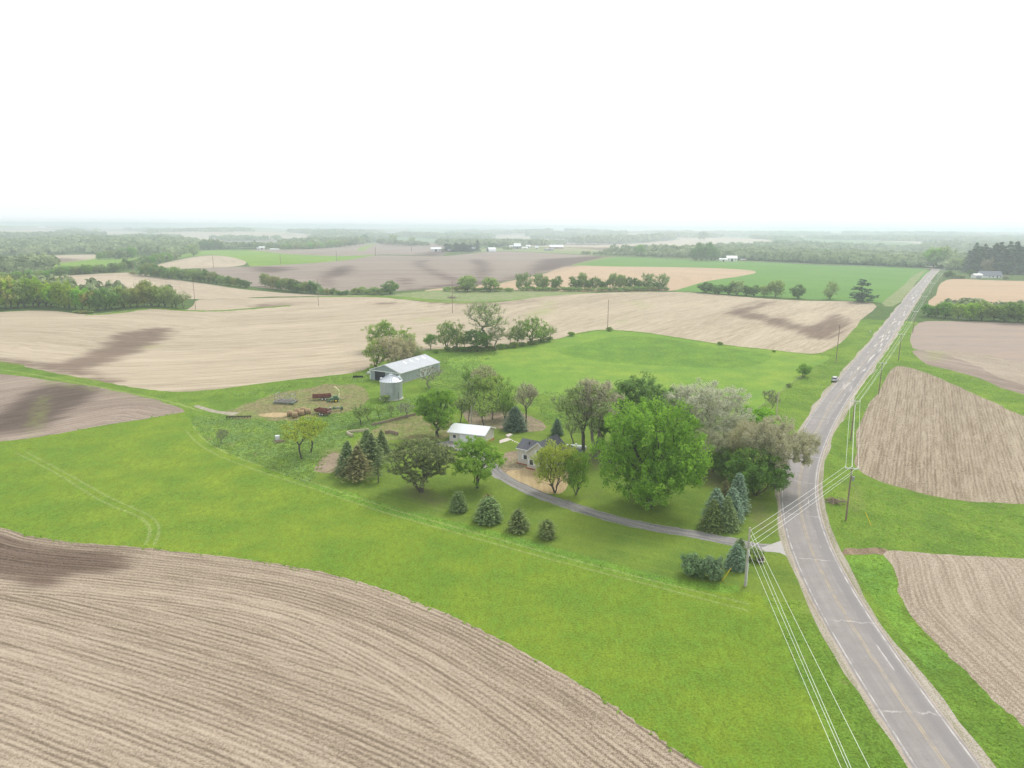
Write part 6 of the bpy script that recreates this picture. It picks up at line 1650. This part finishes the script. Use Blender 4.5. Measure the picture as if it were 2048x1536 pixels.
# heap of old tillage implements
p = P(571, 806); o = empty('disc_harrow', tuple(p), -0.2); tag(o, 'folded grey disc harrow with upright wings in the old yard', 'harrow')
rg = np.random.default_rng(77)
fr = MB()
for y in (-1.6, 0, 1.6): fr.tube([(-3.2, y, .7), (3.2, y, .7)], .08, 5)
for x in (-3, -1, 1, 3): fr.tube([(x, -1.6, .7), (x, 1.6, .7)], .08, 5)
for x in (-2.6, 2.7): fr.tube([(x, -1.4, .7), (x, -1.4, 3.0)], .07, 5).tube([(x, 1.4, .7), (x, 1.4, 3.0)], .07, 5).tube([(x, -1.4, 3.0), (x, 1.4, 3.0)], .07, 5).tube([(x, -1.4, 1.8), (x, 1.4, 1.8)], .06, 5)
fr.build('frame', M_GREY, o)
for g_ in range(4):
    dm = MB(); y = -1.8 + 1.2 * g_; pts2 = [(-2.8, y, .45), (2.8, y + .5, .45)]
    dm.tube(pts2, .05, 5)
    for t_ in np.linspace(0, 1, 14):
        x = -2.8 + 5.6 * t_; yy = y + .5 * t_; dm.tube([(x, yy - .01, .45), (x + .06, yy, .45)], [.42, .36], 12)
    dm.build('disc_gang', M_WOOD if g_ % 2 else M_GREY, o)
for x, z, yy in ((-1.4, 1.7, -.8), (.4, 1.5, .2), (1.7, 1.9, .9), (-.6, 2.1, .9)):
    rn = [(x + .75 * math.cos(t_), yy, z + .75 * math.sin(t_)) for t_ in np.linspace(0, 2 * math.pi, 16)]
    MB().tube(rn, .07, 5, cap=False).build('hoop', M_GREY, o)
MB().box((2.2, -1.7, .4), (3.6, -.6, .7)).build('hitch', M_GREEN, o)
# black implement, dark beam, small white box, box by the road
p = P(477, 838); o = empty('field_cultivator', tuple(p), 0.1); tag(o, 'black spring tooth cultivator at the edge of the hay field', 'implement')
MB().box((-3.4, -.1, .5), (3.4, .1, .65)).box((-3.4, .9, .5), (3.4, 1.1, .65)).build('frame', M_BLACK, o)
for k in range(9):
    x = -3.2 + k * .8; ar = [(x, -.1 + .5 * math.sin(t_), .6 + .35 * math.cos(t_) - .05) for t_ in np.linspace(-.5, 3.0, 8)]
    MB().tube(ar, .07, 5).build('tooth', M_BLACK, o)
p = P(716, 755); o = empty('stock_trough', tuple(p), 0.05); tag(o, 'long black trough on the grass left of the shed', 'trough')
m = MB(); m.box((-1.7, -.45, 0), (1.7, .45, .12)).box((-1.7, -.45, .12), (1.7, -.37, .6)).box((-1.7, .37, .12), (1.7, .45, .6)).box((-1.7, -.37, .12), (-1.62, .37, .6)).box((1.62, -.37, .12), (1.7, .37, .6)); m.build('basin', M_BLACK, o)
MB().box((-.3, -.3, .5), (.3, .3, .62)).build('float_cover', M_BLACK, o)
p = P(738, 750); o = empty('parked_implement', tuple(p), 0.5); tag(o, 'grey implement with pale arms at the left corner of the shed', 'implement')
MB().tube([(-1.2, 0, .6), (1.4, 0, .8)], .1, 6).tube([(-.8, -.8, .5), (.2, .8, 1.3)], .08, 6).tube([(.4, -.8, 1.5), (.4, .6, .5)], .08, 6).build('frame', M_GREY, o)
MB().box((-.6, -.4, .6), (.3, .3, 1.2)).build('hopper', M_TANK, o, bevel=.05)
for sy in (-.7, .7): wheel(o, .6, sy, .4, .2)
p = P(555, 880); o = empty('water_tote', tuple(p), 0.3); tag(o, 'small white caged tote among the weeds near the yellow trees', 'tote')
MB().box((-.55, -.5, .15), (.55, .5, 1.15)).build('tank', M_TANK, o, bevel=.08); MB().box((-.6, -.55, 0), (.6, .55, .14)).build('pallet', M_WOOD, o)
cg = MB()
for x in (-.58, .58):
    for y in (-.53, .53): cg.tube([(x, y, .14), (x, y, 1.2)], .03, 4)
for z in (.5, .9, 1.2): cg.tube([(-.58, -.53, z), (.58, -.53, z), (.58, .53, z), (-.58, .53, z), (-.58, -.53, z)], .025, 4)
cg.build('cage', M_GREY, o)
p = P(1521, 1122); o = empty('roadside_box', tuple(p), 0.1); tag(o, 'low dark box with a pale end beside the bush near the driveway mouth', 'box')
MB().box((-.5, -.35, .1), (.4, .35, .75)).build('housing', plain('dark_maroon', (.12, .09, .10), .6, .3), o, bevel=.1); MB().box((.402, -.33, .1), (.5, .33, .7)).build('end_panel', M_PALEY, o); MB().box((-.6, -.45, 0), (.6, .45, .09)).build('base', M_CONC, o)
for (x_, y_, s__, lb) in ((905, 596, 3.2, 'heap of dead branches on the marsh strip at the foot of the brown hill'), (1670, 1004, 1.6, 'tangle of fallen branches in the ditch beside the tall pole'), (560, 884, 1.0, 'grey brush heap beside the small white tote')):
    p = P(x_, y_); o = empty('brush_pile', tuple(p)); tag(o, lb, 'brush pile'); rg = np.random.default_rng(x_)
    a = rg.uniform(0, 6.28, 60); e = rg.uniform(-.2, .5, 60); c0 = rg.normal(0, .9, (60, 3)) * np.array([1.2, 1, .3]) * s__ * .5; c0[:, 2] = np.abs(c0[:, 2]) + .1
    dv = np.c_[np.cos(a) * np.cos(e), np.sin(a) * np.cos(e), np.sin(e)] * s__ * .6
    v, f = tubes(c0 - dv, c0 + dv, np.full(60, .05 * s__ ** .5), np.full(60, .02 * s__ ** .5), 4)
    v[:, 2] = np.maximum(v[:, 2], -.05)
    link('branches', mesh_np('branches', v, f, M_WOOD), o)
# round bales
def bale():
    o = empty('hay_bale', (0, 0, 0)); k = 28; r = .82; L2 = .78
    v = []; f = []; rg = np.random.default_rng(3)
    rings = [(-L2, r * .55), (-L2 * 1.0, r * .86), (-L2 * .9, r), (0, r * 1.02), (L2 * .9, r), (L2, r * .86), (L2, r * .55)]
    m = MB(); n0 = 0
    for x, rr_ in rings:
        for j in range(k):
            t_ = 2 * math.pi * j / k; q = rr_ * (1 + rg.normal(0, .012)); m.v.append((x, q * math.cos(t_), r + q * math.sin(t_) - (.06 if math.sin(t_) < -.7 else 0)))
    for i in range(len(rings) - 1):
        for j in range(k): m.f.append((i * k + j, i * k + (j + 1) % k, (i + 1) * k + (j + 1) % k, (i + 1) * k + j))
    m.f.append(tuple(range(k))); m.f.append(tuple((len(rings) - 1) * k + j for j in range(k)))
    b = m.build('bale_body', M_HAY, o)
    t = MB()
    for x in (-.45, 0, .45):
        rn = [(x, r * 1.03 * math.cos(a_), r + r * 1.03 * math.sin(a_)) for a_ in np.linspace(0, 2 * math.pi, 24)]
        t.tube(rn, .012, 3, cap=False)
    t.build('twine', M_WOODP, o)
    return o
b0_ = bale(); col_ = 'brown round hay bales beside the red wagon'
spots = [(590, 835, 'brown round hay bale at the front left of the heap'), (580, 832, 'brown round hay bale at the back left of the heap'), (603, 831, 'brown round hay bale in the front middle of the heap'), (595, 828, 'brown round hay bale in the back middle of the heap'), (616, 828, 'brown round hay bale at the front right, next to the red wagon'), (607, 825, 'brown round hay bale at the back right of the heap')]
for i, (x, y, lb) in enumerate(spots):
    p = P(x, y)
    if i == 0: o = b0_
    else:
        o = b0_.copy(); COL.objects.link(o)
        for ch in list(b0_.children):
            c_ = ch.copy(); COL.objects.link(c_); c_.parent = o
    o.location = tuple(p); o.rotation_euler = (0, 0, 0.35 + random.uniform(-.12, .12)); tag(o, lb, 'hay bale', col_)

# parked car on the left verge, seen from behind
cp = P(1669.5, 762); hd = P(1712, 706) - P(1672, 762); ch_ = math.atan2(hd[1], hd[0])
car = empty('parked_car', (cp[0], cp[1], cp[2] + 0.02), ch_); tag(car, 'silver wagon parked on the grass verge beside the road', 'car')
def section(xs, prof):   # loft of half-width/height sections along x
    m = MB(); 
    for x, pr in zip(xs, prof):
        for (y, z) in pr: m.v.append((x, y, z))
    n = len(prof[0])
    for i in range(len(xs) - 1):
        for j in range(n - 1): m.f.append((i * n + j, i * n + j + 1, (i + 1) * n + j + 1, (i + 1) * n + j))
    m.f.append(tuple(range(n))); m.f.append(tuple((len(xs) - 1) * n + j for j in range(n)))
    for i in range(len(xs) - 1): m.f.append((i * n, (i + 1) * n, (i + 1) * n + n - 1, i * n + n - 1))
    return m
def lower(w_, z1): return [(-w_, .35), (-w_ - .04, .62), (-w_, z1 - .1), (-w_ + .12, z1), (w_ - .12, z1), (w_, z1 - .1), (w_ + .04, .62), (w_, .35)]
xs = [-2.25, -2.1, -1.4, 0, 1.1, 1.9, 2.2]
section(xs, [lower(.78, .92), lower(.86, 1.0), lower(.88, 1.03), lower(.88, 1.02), lower(.88, 1.0), lower(.84, .9), lower(.72, .76)]).build('body', M_SILV, car, bevel=.04)
def cab(w0, w1, z1): return [(-w0, 1.0), (-w1, z1), (w1, z1), (w0, 1.0)]
section([-2.08, -1.75, -.2, .45, 1.15], [cab(.78, .76, 1.08), cab(.80, .62, 1.52), cab(.80, .64, 1.58), cab(.80, .63, 1.54), cab(.78, .76, 1.02)]).build('cabin', M_GLASS, car, bevel=.02)
MB().box((-1.85, -.60, 1.53), (.35, .60, 1.60)).build('roof', M_SILV, car, bevel=.03)
for sy in (-1, 1):
    for x in (-1.75, -.65, .45): MB().tube([(x, sy * .80, 1.0), (x + (.08 if x < 0 else -.15), sy * .64, 1.55)], .045, 5).build('pillar', M_SILV, car)
    for x in (-1.35, 1.35): wheel(car, x, sy * .80, .34, .22, M_GREY)
    MB().box((-2.29, sy * .72 - .1, .7), (-2.13, sy * .72 + .1, .95)).build('tail_light', M_RED, car)
    MB().box((2.08, sy * .6 - .14, .62), (2.24, sy * .6 + .14, .76)).build('headlight', M_WHITE, car)
    MB().box((.55, sy * .88 - .02 + sy * .06, .98), (.72, sy * .88 + .12 * sy + .02, 1.12)).build('mirror', M_SILV, car)
MB().box((-2.36, -.8, .38), (-2.2, .8, .62)).build('bumper', M_GREY, car, bevel=.04)
MB().box((-2.385, -.26, .5), (-2.362, .26, .64)).build('number_plate', M_WHITE, car)

# ------------------------------------------------------------------ far farmsteads
def far_building(px, by, wpx, hpx, label, wall, roof, rz=0.0, name='barn', cat='barn', dpt=0.6, rf=0.35, door=True, extra=None, group=None):
    p = P(px, by); dd = depth(p); L = wpx / F * dd; H = hpx / F * dd; Wd = L * dpt
    org = np.array(p); c, s = math.cos(rz), math.sin(rz)
    org[:2] -= np.array([c * L / 2, s * L / 2])
    org[2] = float(hgt(p[0], p[1]))
    o = gable(name, label, cat, org, (c, s), L, Wd, H * (1 - rf), H, wall, wall, roof, 0.3)
    if door:
        MB().box((L * .38, -.12, -.2), (L * .60, -.03, H * (1 - rf) * .8)).build('door', M_DARK, o)
        for q in (.15, .8): MB().box((L * q, -.10, H * .22), (L * (q + .07), -.03, H * .42)).build('window', M_GLASS, o)
    return o
FW = plain('far_white_wall', (.74, .74, .72), .8, .2); FR = plain('far_white_roof', (.85, .86, .87), .5, .3); FG = plain('far_grey_wall', (.30, .31, .33), .8, .2); FGR = plain('far_grey_roof', (.34, .35, .38), .8, .2)
far_building(872, 503, 20, 8, 'long white barn at the left end of the far farm', FW, FR, .1)
far_building(900, 504, 8, 5, 'small red shed before the conifer windbreak', M_REDB, FGR, .2, 'shed', 'shed')
far_building(912, 503, 8, 3, 'low white lean-to beside the small red shed', FW, FR, .1, 'shed', 'shed')
far_building(947, 502, 9, 8, 'grey farmhouse at the foot of the tallest conifer', FG, FR, 0, 'house', 'house')
# arched shed
p = P(975, 503); dd = depth(p); Lb = 16 / F * dd; Rb = 8 / F * dd
o = empty('arched_shed', tuple(p), .35); tag(o, 'white arched machine shed of the far farm', 'shed')
m = MB(); k = 12
for x in (0, Lb):
    for j in range(k + 1): m.v.append((x, -Rb * math.cos(math.pi * j / k), Rb * math.sin(math.pi * j / k)))
for j in range(k): m.f.append((j, j + 1, k + 2 + j, k + 1 + j))
m.build('roof', FR, o, smooth=True)
for x in (0.02, Lb - .02):
    m = MB(); m.quad(*[(x, -Rb * math.cos(math.pi * j / k) * .98, Rb * math.sin(math.pi * j / k) * .98) for j in range(k + 1)])
    m.build('end_wall', FG, o)
MB().box((-.1, -Rb * .35, 0), (-.02, Rb * .35, Rb * .6)).build('door', M_DARK, o)
far_building(1024, 495, 10, 4, 'long white building left of the tall far barn', FW, FR, .1)
far_building(1035, 498, 14, 11, 'tall grey barn with a white roof on the far farm', FG, FR, .1, dpt=.9, rf=.5)
far_building(1050, 498, 12, 3, 'low white shed in front of the tall grey barn', FW, FR, 0, 'shed', 'shed')
far_building(1057, 496, 9, 6, 'round-fronted white shed right of the tall grey barn', FW, FR, .3, 'shed', 'shed', rf=.45)
far_building(1074, 498, 7, 6, 'small white bin house right of the white sheds', FW, FR, .3, 'shed', 'shed', rf=.5)
far_building(1113, 497, 28, 7, 'long white shed at the right end of the far farm', M_REDB, FR, .05, rf=.6, dpt=.4)
far_building(1099, 501, 17, 4, 'low grey shed in front of the long white shed', FG, FGR, .15, 'shed', 'shed')
far_building(1219, 487, 10, 6, 'grey farmhouse against the far centre wood', FG, FGR, .3, 'house', 'house')
far_building(1237, 488, 14, 4, 'low red shed right of the grey farmhouse by the wood', M_REDB, FGR, .1, 'shed', 'shed')
far_building(524, 499, 11, 6, 'white house with a pale roof at the far left farmstead', FW, FR, .3, 'house', 'house')
far_building(517, 499, 6, 4, 'small white shed left of the far left house', FW, FR, .2, 'shed', 'shed')
far_building(548, 500, 18, 2.5, 'long low white shed of the far left farmstead', FW, FR, 0, 'shed', 'shed', door=False)
far_building(480, 496, 5, 3, 'tiny white shed among the far left trees', FW, FR, 0, 'shed', 'shed', door=False)
far_building(80, 455.5, 12, 3, 'pale long barn on the left horizon', FW, FR, 0, door=False)
wb = far_building(1464, 523, 20, 11, 'white farm building with a broad roof beside the dark grove', FW, FR, -.15, dpt=.8, rf=.4)
far_building(1447, 523, 16, 6, 'white flat annex left of the white farm building', FW, FR, 0, 'annex', 'building', dpt=.4, rf=.25)
far_building(1428, 520, 7, 5, 'small grey shed at the right edge of the dark grove', FG, FGR, .3, 'shed', 'shed', rf=.5)
far_building(1440, 518, 8, 6, 'grey steep roofed shed behind the white annex', FG, FGR, .5, 'shed', 'shed', rf=.6)
far_building(1487, 521, 11, 3, 'low red shed with a white roof right of the white farm building', M_REDB, FR, 0, 'shed', 'shed')
far_building(1498, 520, 17, 7, 'red brick farmhouse with a grey roof by the cross road', M_REDB, FGR, 0, 'house', 'house')
# ranch house right of the crest
rh_ = far_building(1984, 556, 42, 13, 'grey roofed ranch house before the conifer plantation', FW, plain('ranch_roof', (.20, .21, .24), .9, .1), 0.0, 'ranch_house', 'house', dpt=.45, rf=.62, door=False)
p = P(1984, 556); dd = depth(p); Lr = 42 / F * dd; Hr = 13 / F * dd
MB().box((Lr * .72, -.12, 0), (Lr * .77, -.03, Hr * .33)).build('front_door', M_DARK, rh_)
for q in (.35, .52, .86): MB().box((Lr * q, -.12, Hr * .12), (Lr * (q + .06), -.03, Hr * .28)).build('window', M_GLASS, rh_)
p2 = P(1957, 557); 
ga = far_building(1957, 557, 16, 9, 'white garage wing with a grey door at the left end of the ranch house', FW, FR, 0.0, 'garage', 'garage', dpt=.8, rf=.25, door=False)
dg = depth(p2); MB().box((16 / F * dg * .2, -.12, 0), (16 / F * dg * .85, -.03, 4.6 / F * dg)).build('garage_door', FG, ga)

# ------------------------------------------------------------------ tall grass tufts on the banks, weeds around the yard
def tufts(name, label, pixpolys, n, hgt_m, wid, mat, seed, drop=None):
    rg = np.random.default_rng(seed); C = []
    polys = [W(spline(p_, True, 12)) if not isinstance(p_, np.ndarray) else p_ for p_ in pixpolys]
    areas = []
    for wp in polys:
        lo, hi = wp.min(0), wp.max(0); areas.append((hi - lo).prod())
    tot = sum(areas)
    for wp, ar in zip(polys, areas):
        lo, hi = wp.min(0), wp.max(0); k = int(n * ar / tot) + 10
        X = rg.uniform(lo[0], hi[0], k); Y = rg.uniform(lo[1], hi[1], k)
        cl_ = np.sin(X * .35 + np.sin(Y * .21) * 2) * np.sin(Y * .4 + np.sin(X * .17) * 2)
        m = inpoly(X, Y, wp) & (rg.random(k) < 0.45 + 0.55 * (cl_ > 0))
        d_, _, _ = polydist(X[m], Y[m], ROAD[::3]); X, Y = X[m][d_ > 6.2], Y[m][d_ > 6.2]
        C.append(np.c_[X, Y])
    C = np.vstack(C); zr_ = hgt(C[:, 0], C[:, 1])
    d_, _, _ = polydist(C[:, 0], C[:, 1], ROAD[::3]); zr_ = zr_ - 0.35 * np.exp(-((d_ - 8.5) / 2.2) ** 2)
    B = 6; m = len(C)
    c = np.repeat(np.c_[C, zr_], B, 0); a = rg.uniform(0, 2 * math.pi, m * B); rr_ = rg.random(m * B) * wid
    base_ = c + np.c_[np.cos(a) * rr_, np.sin(a) * rr_, np.zeros(m * B) - .05]
    h = hgt_m * rg.uniform(.5, 1.2, m * B); lean_ = rg.normal(0, .35, (m * B, 2)) * h[:, None]
    tip = base_ + np.c_[lean_, h]
    w2 = wid * .45 * rg.uniform(.5, 1.2, m * B); sx = np.c_[-np.sin(a) * w2, np.cos(a) * w2, np.zeros(m * B)]
    v = np.stack([base_ - sx, base_ + sx, tip + sx * .3, tip - sx * .3], 1).reshape(-1, 3)
    f = np.arange(4 * m * B).reshape(-1, 4)
    tint = np.clip(np.repeat(rg.random(m), B) * .7 + rg.random(m * B) * .3, 0, 1)
    o = link(name, mesh_np(name, v, f, mat, colattr=tint)); tag(o, label, name.replace('_', ' '), kind='stuff')
LG = leaf_mat('blade_green', (.16, .27, .04), (.25, .38, .07), .5, g=1.6)
LW = leaf_mat('blade_weed', (.16, .25, .06), (.28, .37, .12), .5, g=1.5)
tufts('roadside_grass', 'rough green grass on the road banks and ditches', [
    [(1610, 1200), (1640, 1240), (1700, 1350), (1760, 1450), (1820, 1560), (1760, 1560), (1680, 1480), (1640, 1410), (1600, 1340), (1565, 1250), (1530, 1190)],
    [(1690, 1115), (1760, 1110), (1790, 1180), (1860, 1280), (1950, 1380), (2048, 1460), (2150, 1580), (2040, 1560), (1960, 1500), (1880, 1400), (1780, 1280), (1720, 1180)],
    [(1640, 950), (1670, 880), (1720, 800), (1760, 750), (1780, 740), (1750, 790), (1720, 850), (1705, 900), (1705, 945), (1760, 968), (1880, 1002), (2048, 1015), (2300, 1030), (2300, 1120), (2048, 1112), (1850, 1100), (1700, 1090), (1660, 1050)],
    [(1560, 900), (1600, 850), (1660, 775), (1700, 725), (1690, 700), (1640, 715), (1600, 760), (1540, 820), (1520, 850)],
    [(1755, 745), (1800, 700), (1815, 690), (1850, 730), (2048, 800), (2048, 830), (1930, 775), (1850, 740), (1790, 728)],
    strip(edgeF1[2:-1], 1.5, wob=.5), strip(edgeHay[2:20], 1.8, wob=.5)], 26000, .28, .30, LG, 5)
tufts('meadow_weeds', 'patchy tall weeds around the old farmyard', [
    [(388, 842), (400, 864), (430, 895), (480, 917), (540, 940), (620, 962), (660, 905), (700, 872), (740, 862), (830, 825), (860, 800), (770, 812), (700, 826), (600, 840), (500, 842), (430, 834)],
    [(450, 795), (560, 772), (640, 760), (740, 745), (740, 765), (700, 766), (620, 768), (540, 786)],
    [(880, 720), (940, 712), (1000, 705), (940, 745), (960, 800), (880, 800), (850, 780)],
    [(1080, 785), (1200, 800), (1330, 805), (1400, 830), (1240, 860), (1100, 850)]], 12000, .32, .45, LW, 6)
